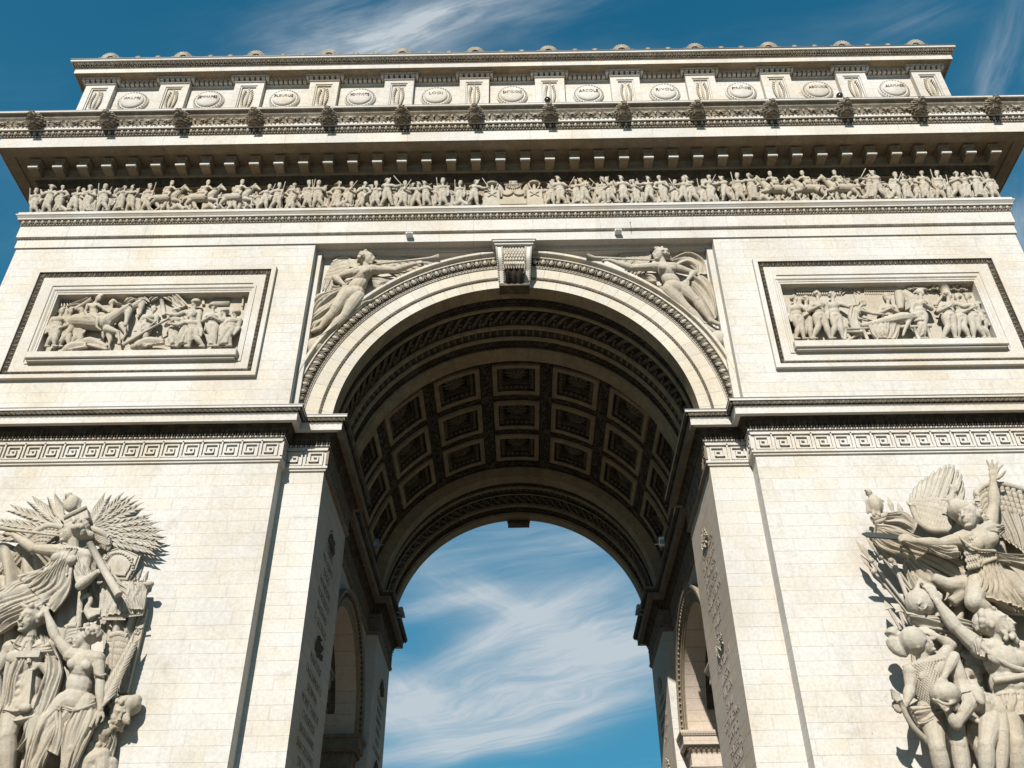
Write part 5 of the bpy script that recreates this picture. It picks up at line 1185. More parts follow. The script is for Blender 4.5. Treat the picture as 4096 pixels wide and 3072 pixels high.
    wm = add(human(J, h, face=(-1, -.3, .12), female=True, name='crowning_woman', hairstyle='wreath', up=(.1, 0, 1), seed=3))
    mb = MB()
    drape(mb, [P(300, 1290, 1.6), P(400, 1330, 1.75), P(520, 1290, 1.6)], [P(270, 1320, 1.6), P(400, 1375, 1.8), P(530, 1340, 1.6)], 5, .075, 10, .4, 13)
    drape(mb, [P(265, 1320, 1.6), P(190, 1400, 1.7), P(150, 1540, 1.5), P(110, 1720, 1.3)], [P(420, 1350, 1.75), P(310, 1480, 1.9), P(250, 1600, 1.7), P(200, 1720, 1.5)], 13, .085, 12, .6, 14)
    drape(mb, [P(400, 1350, 1.7), P(340, 1460, 1.8), P(330, 1600, 1.7), P(330, 1720, 1.5)], [P(530, 1330, 1.6), P(500, 1450, 1.7), P(430, 1600, 1.6), P(390, 1720, 1.5)], 10, .085, 12, .6, 15)
    drape(mb, [P(290, 1340, 1.9), P(290, 1450, 2.0), P(250, 1560, 1.9)], [P(340, 1350, 1.9), P(340, 1470, 2.0), P(310, 1590, 1.9)], 5, .07, 9, .5, 16)
    solid(mb, 'skirt', M_SCULPT, .05, wm, 1)
    mb = MB(); tube(mb, [P(512, 1150, 1.75), P(545, 1160, 1.75), P(575, 1150, 1.6)], .04, 6); sub('arm_ring', mb, wm)
    mb = MB(); st0, st1 = P(488, 1440, 1.8), P(725, 975, .9)
    for k in range(15):
        t = .18+.80*k/15; c = lerp(st0, st1, t)
        for s_ in (-1, 1):
            e = c+(st1-st0)*.26*(1-.4*t)+np.array([s_*.26*(1-.5*t), 0, -s_*.10]); tube(mb, [c, lerp(c, e, .5)+O_*.05, e], [.035, .055, .012], 5)
    tube(mb, [st0, st1], [.06, .02], 6); sub('palm_branch', mb, wm)
    wing('wing', [P(600, 950, .6), P(650, 935, .6), P(690, 950, .5)], [P(560, 1200, .4), P(620, 1270, .3), P(690, 1250, .2)], .55, 7, .15, wm)
    wing('wing', [P(345, 960, .9), P(365, 900, .95), P(420, 890, .9)], [P(350, 1000, .8), P(390, 1010, .8), P(430, 990, .8)], .7, 5, .13, wm)
    Q = lambda x, y, d=0.0: P(x, y, d*.6)
    # crouching figure in a cap at the right foot
    h = hh(Q, 660, 1300, 1440, 1.2)
    J = joints(Q, 1.0, head=(650, 1362, 1.2), sL=(530, 1420, 1.1), sR=(600, 1430, .9), hL=(440, 1640, 1.2), hR=(520, 1680, 1.0), eL=(520, 1560, 1.4), wL=(430, 1600, 1.6), kL=(560, 1590, 1.7), aL=(560, 1800, 1.4), kR=(600, 1640, 1.3), aR=(590, 1820, 1.1))
    cr = add(human(J, h, face=(.5, -.8, -.45), name='crouching_figure', hairstyle='beard', up=(.3, -.3, 1), seed=4))
    mb = MB(); ellips(mb, Q(695, 1322, .95), (.42, .40, .32), 12, 9); ellips(mb, Q(738, 1290, .95), (.20, .2, .18), 8, 6)
    for k in range(7): tube(mb, [Q(610+14*k, 1330+2*k, 1.55), Q(605+15*k, 1375+5*k, 1.6), Q(612+15*k, 1410+3*k, 1.5)], [.08, .09, .03], 6)
    solid(mb, 'cap_and_hair', M_SCULPT, .045, cr, 1)
    mb = MB(); drape(mb, [Q(590, 1400, 1.1), Q(600, 1480, 1.2), Q(560, 1540, 1.4), Q(470, 1620, 1.5)], [Q(620, 1420, .9), Q(630, 1500, .9), Q(610, 1600, 1.1), Q(600, 1700, 1.3)], 7, .075, 12, .5, 17); solid(mb, 'mantle', M_SCULPT, .05, cr, 1)
def group_right():
    P = conv(3200, 1750, .797, -.70, .82)
    root = empty('sculpture_group', (15.4, -1.8, 9.0), 'stone sculpture group on the right pier, winged woman with dark sword above armed men', 'sculpture')
    def add(o): o.parent = root; o.location = -Vector(root.location); return o
    mb = MB()
    drape(mb, [P(560, 560, .2), P(620, 800, .25), P(560, 1050, .15), P(620, 1350, .1), P(760, 1700, .1)], [P(1250, 500, .2), P(1300, 800, .3), P(1300, 1100, .3), P(1300, 1400, .3), P(1300, 1700, .3)], 15, .34, 14, .4, 30)
    add(solid(mb, 'drapery_ground', M_SCULPT, .07, None, 2))
    # winged woman
    h = hh(P, 850, 335, 462, 2.0)*1.02
    J = joints(P, 1.7, head=(846, 402, 2.1), sL=(800, 520, 2.0), sR=(945, 462, 1.8), hL=(905, 690, 1.6), hR=(1005, 690, 1.5), eR=(976, 335, 1.8), wR=(969, 212, 1.9), eL=(690, 535, 2.1), wL=(575, 520, 2.3), kL=(870, 830, 2.1), aL=(1000, 905, 1.4), kR=(1130, 790, 1.8), aR=(1300, 1000, 1.2))
    J['fR'] = P(975, 130, 2.0)-P(969, 212, 1.9); J['nR'] = (0, -1, 0); J['fL'] = P(500, 492, 2.4)-P(575, 520, 2.3)
    fa = add(human(J, h, face=(-.8, -.75, .05), female=True, name='winged_woman', poseR='open', poseL='grip', hairstyle='long', up=(0, 0, 1), seed=31))
    mb = MB(); sc = MB(); ellips(sc, (0, 0, 0), (.085, .045, .095), 6, 5); Ms = []
    for r in range(9):
        for c in range(9):
            px, py = 822+12*c+7*(r % 2)+3*r, 505+17*r; w = 1.0-.6*abs(c-4)/4; A = np.zeros((3, 4)); A[0, 0] = A[1, 1] = A[2, 2] = 1; A[:, 3] = P(px, py-(c-4)*3, 2.0+.38*w); Ms.append(A)
    mb.inst(sc.tpl(), Ms); tube(mb, curve([P(800, 500, 2.3), P(880, 560, 2.55), P(980, 570, 2.2)], 8), .05, 6, True, 1); tube(mb, curve([P(870, 660, 2.1), P(930, 625, 2.3), P(1010, 600, 2.0)], 8), .07, 6); sub('scale_armour', mb, fa)
    mb = MB()
    drape(mb, [P(880, 655, 2.1), P(885, 720, 2.2), P(860, 780, 2.1)], [P(1010, 630, 2.1), P(1080, 780, 2.1), P(1150, 880, 1.9)], 14, .075, 11, .6, 32)
    drape(mb, [P(905, 690, 2.0), P(960, 800, 2.0), P(1060, 880, 1.8)], [P(1040, 680, 1.9), P(1124, 820, 1.9), P(1240, 900, 1.6)], 10, .085, 11, .6, 33)
    drape(mb, [P(770, 500, 2.1), P(700, 520, 2.2), P(640, 520, 2.2)], [P(800, 600, 2.1), P(730, 600, 2.1), P(650, 560, 2.2)], 7, .07, 9, .6, 34)
    drape(mb, [P(900, 395, 2.0), P(960, 410, 2.0), P(1010, 440, 1.8)], [P(960, 500, 2.0), P(1000, 500, 2.0), P(1030, 470, 1.8)], 6, .07, 8, .6, 35)
    drape(mb, [P(980, 575, 2.2), P(1060, 590, 2.2), P(1240, 590, 2.0)], [P(990, 620, 2.2), P(1070, 640, 2.2), P(1240, 700, 2.0)], 6, .08, 9, .8, 36)
    solid(mb, 'tunic', M_SCULPT, .045, fa, 1)
    mb = MB(); ellips(mb, P(800, 365, 2.0), (.40, .42, .36), 12, 9)       # crested helmet
    for k in range(7): feather(mb, P(792, 318, 2.1), P(700+12*k, 312-9*k+(k % 2)*5, 2.0), .09, O_)
    for k in range(8): ellips(mb, P(762+4*math.sin(k), 250+13*k, 2.1), (.12, .12, .12), 7, 5)
    tube(mb, [P(775, 275, 2.1), P(768, 250, 2.15), P(752, 246, 2.2)], [.13, .10, .03], 7); solid(mb, 'crested_helmet', M_SCULPT, .04, fa, 1)
    mb = MB(); a, b = P(490, 498, 2.45), P(312, 484, 2.45); dd = unit(b-a); sd = np.array([0, 0, 1.0])
    V = [a-sd*.085, a+sd*.085, b-dd*.15+sd*.085, b+sd*.03, b-dd*.15-sd*.085]; V = V+[v+np.array([0, .07, 0]) for v in V]
    mb.add(np.array(V), (np.array([[0, 1, 2, 4], [5, 9, 7, 6], [0, 5, 6, 1], [1, 6, 7, 2], [2, 7, 8, 3], [3, 8, 9, 4], [4, 9, 5, 0]]), np.array([[2, 3, 4], [7, 9, 8]]))); o = sub('sword_blade', mb, fa, M_BRONZE, False); o['label'] = 'dark bronze sword blade'
    wing('wing', [P(740, 470, 1.5), P(650, 465, 1.4), P(590, 420, 1.3), P(560, 350, 1.2)][::-1], [P(545, 320, .9), P(590, 235, .9), P(650, 185, .9), P(720, 143, .9), P(765, 136, .9), P(808, 180, .9), P(822, 250, .9)], .42, 14, .15, fa)
    wing('wing', [P(885, 330, 1.4), P(885, 275, 1.4), P(950, 240, 1.3), P(1060, 250, 1.1), P(1200, 300, .9)], [P(960, 470, 1.2), P(1040, 520, 1.1), P(1100, 560, 1.0), P(1160, 600, .9), P(1260, 600, .8)], .40, 14, .15, fa)
    # eagle on a pole with flags and spears
    mb = MB(); ellips(mb, P(375, 335, 1.4), (.24, .22, .36), 10, 8); ellips(mb, P(345, 278, 1.45), (.12, .15, .13), 8, 6); tube(mb, [P(342, 275, 1.5), P(325, 262, 1.6), P(328, 255, 1.6)], [.06, .05, .02], 6)
    for s_ in (-1, 1):
        for k in range(6): feather(mb, P(375+s_*18, 305+8*k, 1.4), P(375+s_*(50-k*2), 325+13*k, 1.25), .08, O_)
    for s_ in (-1, 1): tube(mb, [P(378+s_*12, 365, 1.4), P(385+s_*14, 395, 1.5)], [.09, .06], 6)
    eg = add(solid(mb, 'eagle_standard', M_SCULPT, .04, None, 1)); mb = MB(); tube(mb, [P(362, 412, 1.35), P(438, 388, 1.35)], .12, 8); tube(mb, [P(372, 430, 1.35), P(430, 410, 1.35)], .09, 8); tube(mb, [P(395, 410, 1.3), P(470, 620, 1.2), P(560, 860, .9)], .07, 8); sub('standard_pole', mb, eg)
    mb = MB()
    drape(mb, [P(380, 430, 1.6), P(470, 440, 1.7), P(620, 500, 1.5), P(760, 520, 1.3)], [P(370, 510, 1.5), P(430, 560, 1.6), P(650, 640, 1.4), P(870, 760, 1.3)], 16, .085, 14, .8, 37)
    drape(mb, [P(440, 380, 1.4), P(520, 372, 1.4), P(590, 430, 1.3)], [P(420, 430, 1.5), P(500, 440, 1.5), P(570, 480, 1.4)], 6, .085, 10, .8, 38)
    drape(mb, [P(540, 560, 1.4), P(640, 640, 1.3), P(760, 700, 1.2)], [P(520, 640, 1.2), P(560, 760, 1.1), P(640, 840, 1.1)], 9, .09, 11, .7, 39)
    add(solid(mb, 'flags', M_SCULPT, .05, None, 1))
    def spear(x0, y0, x1, y1, d0, d1, L=60, w=.11):
        mb = MB(); a, b = P(x0, y0, d0), P(x1, y1, d1); k = L/math.hypot(x1-x0, y1-y0); m1 = lerp(a, b, k*.45); m2 = lerp(a, b, k)
        tube(mb, [a, m1, m2], [.01, w, .04], 6, True, .45, O_); tube(mb, [m2, b], .045, 6); ellips(mb, m2, (.10, .10, .10), 8, 6); add(sub('spear', mb, None, None, False))
    for q in ((284, 522, 540, 850, 1.0, .8, 125), (330, 500, 560, 780, 1.2, 1.0, 130), (300, 586, 540, 880, .8, .6, 115), (440, 298, 520, 520, .7, .6, 90), (490, 326, 560, 520, .6, .5, 80), (330, 458, 380, 520, .8, .8, 50), (405, 545, 560, 760, 1.3, 1.1, 90)): spear(*q)
    for (x, y, x1, y1) in ((424, 818, 505, 965), (490, 838, 530, 970)):
        mb = MB(); a, b = P(x, y, .7), P(x1, y1, .8); tube(mb, [a, lerp(a, b, .3)], [.01, .16], 4, True, .4, O_); tube(mb, [lerp(a, b, .25), b], .05, 6)
        add(sub('barbed_javelin', mb, None, None, False))
    mb = MB()                                                             # horse and dragon heads in the throng
    tube(mb, curve([P(880, 760, 1.2), P(820, 740, 1.5), P(740, 740, 1.7), P(665, 700, 1.8)], 7), [.35, .38, .34, .28, .24, .22, .16], 10); tube(mb, [P(760, 830, 1.4), P(800, 790, 1.5), P(840, 790, 1.3)], [.2, .25, .22], 8); ellips(mb, P(800, 725, 1.9), (.10, .08, .08), 6, 5)
    for k in range(8): tube(mb, [P(840+4*k, 700+8*k, 1.5), P(860+3*k, 740+9*k, 1.5)], [.09, .03], 5)
    add(solid(mb, 'horse_head', M_SCULPT, .05, None, 1))
    # raised helmet with cheek piece
    mb = MB(); ellips(mb, P(605, 830, 1.5), (.50, .44, .46), 14, 10); tube(mb, [P(600, 705, 1.5), P(585, 770, 1.6), P(575, 830, 1.6)], [.04, .10, .14], 8); tube(mb, [P(600, 705, 1.5), P(640, 750, 1.7), P(670, 775, 1.8)], [.04, .09, .06], 8); tube(mb, [P(615+22*math.cos(a), 842+20*math.sin(a), 1.98) for a in np.linspace(0, 5.5, 9)], .035, 5)
    add(solid(mb, 'raised_helmet', M_SCULPT, .04, None, 1))
    mb = MB(); drape(mb, [P(520, 870, 1.4), P(640, 890, 1.6), P(780, 900, 1.6), P(900, 940, 1.5)], [P(560, 930, 1.3), P(640, 950, 1.5), P(780, 990, 1.5), P(900, 1010, 1.4)], 8, .085, 14, .9, 40); add(solid(mb, 'blown_cloak', M_SCULPT, .05, None, 1))
    # bearded man with the raised arm
    h = hh(P, 985, 862, 1020, 2.0)
    J = joints(P, 1.8, head=(985, 945, 2.15), sL=(905, 1060, 1.95), sR=(1110, 1070, 1.9), hL=(1020, 1360, 1.7), hR=(1130, 1360, 1.7), eL=(775, 945, 2.0), wL=(690, 825, 2.0), eR=(1230, 1200, 1.9), wR=(1200, 1340, 2.0), kL=(1080, 1540, 2.0), aL=(1110, 1790, 1.6), kR=(1240, 1560, 1.7), aR=(1240, 1800, 1.5))
    J['fL'] = P(655, 755, 2.0)-P(690, 825, 2.0)
    bm = add(human(J, h, face=(.75, -.8, .15), name='bearded_man', poseL='relaxed', hairstyle='beard', up=(-.1, 0, 1), seed=41, bulk=1.05))
    mb = MB(); rr = np.random.default_rng(5)
    for k in range(70):
        a = rr.uniform(0, 2*PI); q = rr.uniform(.2, 1); ellips(mb, P(950+48*math.cos(a)*q, 920+62*math.sin(a)*q, 2.25-.5*q*q), (.11, .11, .11), 6, 5)
    solid(mb, 'curly_hair', M_SCULPT, .045, bm, 1)
    mb = MB(); tube(mb, curve([P(970, 1220, 2.25), P(1050, 1210, 2.4), P(1160, 1190, 2.3)], 8), .10, 8, True, 1); drape(mb, [P(985, 1290, 2.1), P(990, 1340, 2.2), P(1010, 1390, 2.2)], [P(1160, 1290, 2.2), P(1160, 1350, 2.3), P(1160, 1400, 2.2)], 12, .075, 8, .4, 42); tube(mb, curve([P(880, 1010, 2.2), P(960, 1090, 2.4), P(1060, 1150, 2.4), P(1130, 1170, 2.3)], 10), .09, 8)
    drape(mb, [P(870, 990, 2.2), P(880, 1040, 2.3), P(890, 1090, 2.2)], [P(930, 1020, 2.3), P(930, 1070, 2.3), P(925, 1110, 2.2)], 5, .07, 7, .5, 43); solid(mb, 'belt_and_kilt', M_SCULPT, .045, bm, 1)
    # man in mail at the left
    h = hh(P, 600, 965, 1100, 1.6)
    J = joints(P, 1.4, head=(590, 1035, 1.6), sL=(560, 1180, 1.55), sR=(705, 1120, 1.4), hL=(650, 1360, 1.4), hR=(745, 1350, 1.4), eL=(552, 1265, 1.6), wL=(535, 1330, 1.9), eR=(760, 1040, 1.5), wR=(690, 1000, 1.5), kL=(690, 1560, 1.9), aL=(745, 1790, 1.5), kR=(800, 1545, 1.8), aR=(835, 1800, 1.6))
    J['fL'] = P(505, 1345, 2.0)-P(535, 1330, 1.9)
    ml = add(human(J, h, face=(.9, -.35, .45), name='man_in_mail', poseL='grip', hairstyle='none', up=(-.45, 0, .9), seed=44))
    mb = MB(); sc = MB(); ellips(sc, (0, 0, 0), (.060, .04, .05), 5, 4); Ms = []
    for r in range(22):
        for c in range(15):
            u = (c+.5*(r % 2))/14; v = r/21; px = 525+(205-10*v)*u+v*98*(1-u*.2); py = 1150-40*u*(1-v)+v*205; w = math.sin(PI*min(1, max(0, u))); A = np.zeros((3, 4)); A[0, 0] = A[1, 1] = A[2, 2] = 1.3; A[:, 3] = P(px, py, 1.50+.50*w); Ms.append(A)
    mb.inst(sc.tpl(), Ms); sub('mail_shirt', mb, ml)
    mb = MB(); ellips(mb, P(568, 1018, 1.65), (.42, .42, .44), 12, 9); tube(mb, curve([P(480, 960, 1.4), P(455, 1000, 1.4), P(480, 1060, 1.4), P(540, 1100, 1.4)], 8), [.12, .2, .22, .2, .2, .18, .14, .05], 8); tube(mb, [P(640, 1010, 2.0), P(580, 1030, 2.05), P(600, 1060, 2.0)], .05, 6); solid(mb, 'plumed_helmet', M_SCULPT, .045, ml, 1)
    mb = MB(); tube(mb, [P(456, 1262, 2.1), P(480, 1300, 2.1), P(510, 1330, 2.1)], [.02, .15, .06], 8, True, .5, O_); tube(mb, curve([P(500, 1320, 2.1), P(560, 1440, 1.9), P(650, 1535, 1.6)], 8), .08, 8); sub('bow', mb, ml)
    mb = MB(); drape(mb, [P(545, 1350, 1.8), P(600, 1345, 1.9), P(690, 1335, 1.9)], [P(600, 1450, 1.6), P(640, 1440, 1.8), P(720, 1400, 1.8)], 7, .08, 10, .9, 45); solid(mb, 'hip_cloth', M_SCULPT, .05, ml, 1)
    # bending man with a headcloth
    h = hh(P, 730, 1245, 1375, 2.1)
    J = joints(P, 1.9, head=(738, 1315, 2.35), sL=(845, 1340, 2.3), sR=(810, 1235, 2.0), hL=(965, 1400, 1.9), hR=(985, 1350, 1.8), eL=(785, 1440, 2.4), wL=(740, 1375, 2.5), eR=(775, 1100, 2.2), wR=(722, 1205, 2.4), kL=(935, 1545, 2.4), aL=(940, 1790, 2.0), kR=(1010, 1480, 2.2), aR=(1000, 1790, 1.9))
    bd = add(human(J, h, face=(-.35, -.7, -.7), name='bending_man', hairstyle='none', up=(-.6, -.2, .3), seed=46, bulk=1.08))
    mb = MB(); ellips(mb, P(728, 1288, 2.45), (.46, .44, .36), 12, 9); tube(mb, [P(690, 1260, 2.5), P(676, 1248, 2.5)], [.08, .02], 6); tube(mb, curve([P(680, 1315, 2.75), P(740, 1340, 2.9), P(790, 1320, 2.6)], 8), .06, 6); tube(mb, [P(780, 1290, 2.4), P(850, 1270, 2.5), P(920, 1255, 2.2)], .04, 6); solid(mb, 'headcloth', M_SCULPT, .045, bd, 1)
    mb = MB()
    for k in range(60): ellips(mb, P(860+RNG.uniform(-45, 70), 1150+RNG.uniform(-70, 130), RNG.uniform(.6, 1.3)), (.14, .12, .13), 6, 5)
    drape(mb, [P(850, 1390, 1.6), P(900, 1430, 1.6), P(960, 1470, 1.5)], [P(840, 1520, 1.3), P(870, 1560, 1.3), P(930, 1700, 1.2)], 7, .1, 9, .6, 47); tube(mb, [P(850, 1400, 2.0), P(950, 1460, 2.0), P(1010, 1500, 1.9)], .09, 8)
    add(solid(mb, 'rock_and_quiver', M_SCULPT, .06, None, 1))
group_left(); group_right()
# ================================================================== winged figures of the spandrels
def spandrel(side):
    if side < 0:
        P = conv(1150, 880, .5425, .06); nm = 'winged stone woman reclining left of the keystone, blowing a long trumpet to the right'
        J = joints(P, .28, head=(588, 292, .42), sL=(512, 378, .36), sR=(640, 368, .38), hL=(432, 548, .30), hR=(520, 572, .30), eR=(800, 368, .42), wR=(945, 322, .45), eL=(350, 425, .30), wL=(418, 478, .42), kL=(335, 690, .34), aL=(238, 800, .25), tL=(180, 822, .25), kR=(418, 715, .26), aR=(262, 862, .22), tR=(188, 888, .22))
        J['fR'] = P(1010, 296, .45)-P(945, 322, .45); J['fL'] = P(450, 520, .4)-P(418, 478, .42)
        face, a, b, bell, glb = (1, -.45, .05), (640, 328), (1050, 281), (1118, 274), (195, 935)
    else:
        P = conv(2000, 880, .5425, .06); nm = 'winged stone woman reclining right of the keystone, blowing a long trumpet to the left'
        J = joints(P, .28, head=(1178, 262, .42), sL=(1140, 345, .38), sR=(1282, 350, .36), hL=(1240, 520, .30), hR=(1340, 505, .30), eL=(968, 352, .42), wL=(808, 296, .45), eR=(1430, 392, .30), wR=(1385, 442, .42), kR=(1450, 600, .34), aR=(1555, 745, .25), tR=(1622, 772, .25), kL=(1385, 660, .26), aL=(1520, 790, .22), tL=(1592, 832, .22))
        J['fL'] = P(740, 282, .45)-P(808, 296, .45); J['fR'] = P(1350, 470, .4)-P(1385, 442, .42)
        face, a, b, bell, glb = (-1, -.45, .05), (1140, 296), (700, 277), (640, 268), (1612, 880)
    mx = (lambda x: x) if side < 0 else (lambda x: x)
    h = hh(P, J and (588 if side < 0 else 1178), 245 if side < 0 else 212, 342 if side < 0 else 305, .4)
    root = empty('winged_figure', (side*6.6, .06, 27.5), nm, 'relief figure')
    body = human(J, h*.98, face=face, female=True, name='figure', hairstyle='bun' if side > 0 else 'short', seed=60+side, up=(0, 0, 1), poseL='grip' if side > 0 else 'relaxed', poseR='grip' if side < 0 else 'relaxed')
    body.parent = root; body.location = -Vector(root.location)
    mb = MB(); tube(mb, [P(*a, .5), P(*b, .5), P(*bell, .5)], [.035, .06, .15], 10); sub('trumpet', mb, body)
    mb = MB(); ellips(mb, P(*glb, .12), (.40, .30, .42), 16, 12); sub('globe', mb, body)
    if side < 0:
        wing('wing', [P(470, 330, .12), P(450, 285, .12), P(400, 285, .12), P(340, 320, .10)][::-1], [P(255, 520, .05), P(300, 540, .05), P(350, 500, .05), P(400, 440, .05)], .6, 9, .12, body)
        wing('wing', [P(640, 300, .10), P(690, 268, .10), P(750, 270, .10)], [P(860, 440, .03), P(980, 380, .03), P(1100, 330, .03)], .45, 10, .11, body)
        mb = MB()
        for A, B, n, sd in (([(430, 480), (300, 520), (210, 560), (185, 640)], [(440, 560), (330, 640), (260, 700), (180, 760)], 9, 1), ([(340, 640), (240, 700), (180, 740), (170, 800)], [(320, 720), (260, 770), (220, 800), (190, 830)], 5, 2), ([(600, 560), (470, 640), (330, 800), (230, 860)], [(640, 600), (560, 640), (400, 780), (270, 900)], 8, 3), ([(620, 430), (700, 430), (780, 450), (720, 500)], [(640, 520), (690, 540), (700, 500), (660, 480)], 6, 4), ([(340, 480), (380, 490), (470, 440)], [(330, 520), (390, 520), (480, 470)], 4, 5)):
            drape(mb, [P(x, y, .20) for x, y in A], [P(x, y, .20) for x, y in B], n, .115, 12, .8, 60+sd)
        solid(mb, 'drapery', M_SCULPT, .032, body, 0)
        mb = MB()
        for k in range(9): tube(mb, curve([P(575, 262+6*k, .35), P(540, 285+5*k, .3), P(500, 300+6*k, .25), P(455, 288+7*k, .2)], 7), [.07, .08, .07, .06, .06, .05, .02], 6)
        solid(mb, 'flowing_hair', M_SCULPT, .03, body, 0)
    else:
        wing('wing', [P(1110, 275, .10), P(1080, 238, .10), P(1010, 235, .10), P(930, 245, .10)], [P(1040, 420, .03), P(960, 400, .03), P(900, 350, .03), P(860, 290, .03)], .5, 10, .11, body)
        wing('wing', [P(1330, 290, .10), P(1370, 235, .10), P(1430, 250, .10)], [P(1400, 330, .05), P(1450, 330, .05), P(1480, 320, .05)], .6, 6, .12, body)
        mb = MB()
        for A, B, n, sd in (([(1240, 300), (1380, 250), (1500, 300), (1530, 400)], [(1290, 350), (1380, 320), (1440, 360), (1430, 420)], 9, 1), ([(1430, 380), (1540, 440), (1590, 560), (1600, 720)], [(1360, 450), (1440, 520), (1520, 640), (1580, 740)], 12, 2), ([(1160, 490), (1230, 560), (1340, 680), (1500, 790)], [(1330, 520), (1370, 600), (1430, 700), (1530, 760)], 10, 3), ([(1080, 420), (1110, 400), (1150, 430), (1140, 480)], [(1070, 460), (1110, 490), (1150, 490), (1150, 510)], 5, 4)):
            drape(mb, [P(x, y, .20) for x, y in A], [P(x, y, .20) for x, y in B], n, .115, 12, .8, 70+sd)
        solid(mb, 'drapery', M_SCULPT, .032, body, 0)
spandrel(-1); spandrel(1)
# ================================================================== figures of the panels and the frieze
def person_J(hd, ft, h, side, arms, stride=.35, lean=0.0, out=O_):
    """joints of a standing figure from its head centre and the ground between its feet"""
    hd = np.asarray(hd, float); ft = np.asarray(ft, float); ax = hd-ft; X = np.array([1.0, 0, 0]); H = np.linalg.norm(ax); up = ax/H
    q = lambda t: ft+ax*t
    J = dict(head=hd, sL=q(.80)-X*.74*h+out*0, sR=q(.80)+X*.74*h, hL=q(.50)-X*.34*h, hR=q(.50)+X*.34*h)
    s = stride*h*2.2
    J['aL'] = q(.04)-X*s*.9; J['aR'] = q(.04)+X*s*.9; J['kL'] = q(.27)-X*s*.42+X*side*.18*h+out*.15*h; J['kR'] = q(.27)+X*s*.42+X*side*.18*h+out*.15*h
    J['tL'] = J['aL']+X*side*.5*h-up*.08*h+out*.15*h; J['tR'] = J['aR']+X*side*.5*h-up*.08*h+out*.15*h
    for k, sg_, mode in (('L', -1, arms[0]), ('R', 1, arms[1])):
        S_ = J['s'+k]
        e, w = {'down': (X*sg_*.25*h-up*1.35*h, X*sg_*.15*h-up*2.4*h+out*.3*h), 'fwd': (X*side*.9*h-up*.7*h+out*.3*h, X*side*1.9*h-up*.45*h+out*.3*h), 'up': (X*side*.9*h+up*.5*h+out*.2*h, X*side*1.2*h+up*1.5*h+out*.2*h),
                'hip': (X*sg_*.75*h-up*1.0*h, X*sg_*.1*h-up*1.75*h+out*.4*h), 'chest': (X*sg_*.45*h-up*1.2*h+out*.1*h, -X*sg_*.5*h-up*1.0*h+out*.7*h), 'play': (X*sg_*.5*h-up*.9*h+out*.3*h, X*side*.8*h+up*.0*h+out*.5*h)}[mode]
        J['e'+k] = S_+e; J['w'+k] = S_+w
    return J
def coat(mb, J, h, seed=0, long=False):
    q = .95 if long else .55; c = [lerp(J['sL'], J['sR'], .5), lerp(J['hL'], J['hR'], .5)]
    a, b = (np.asarray(J['aL']), np.asarray(J['aR'])) if long else (np.asarray(J['kL']), np.asarray(J['kR']))
    drape(mb, [J['hL']+O_*.2*h, lerp(J['hL'], a, q*.5)+O_*.3*h, lerp(J['hL'], a, q)+O_*.2*h], [J['hR']+O_*.2*h, lerp(J['hR'], b, q*.5)+O_*.3*h, lerp(J['hR'], b, q)+O_*.2*h], 7, .15*h, 8, .5, seed)
def small_person(name, hd, ft, h, side, arms, hat, parent, stride=.35, robe=0, seed=0, extra=None, vox=None, facey=-.5, bulk=1.35):
    J = person_J(hd, ft, h, side, arms, stride); robe = max(robe, 1) if (name == 'relief_figure' or seed % 2) else robe
    def ex(mb):
        if robe: coat(mb, J, h, seed, robe == 2)
        if extra: extra(mb, J)
    o = human(J, h, face=(side, facey, 0), name=name, hands=True, detail=False, hairstyle=hat, seed=seed, extra=ex, parent=parent, voxel=vox or .075*h, bulk=bulk, smooth=1)
    return o
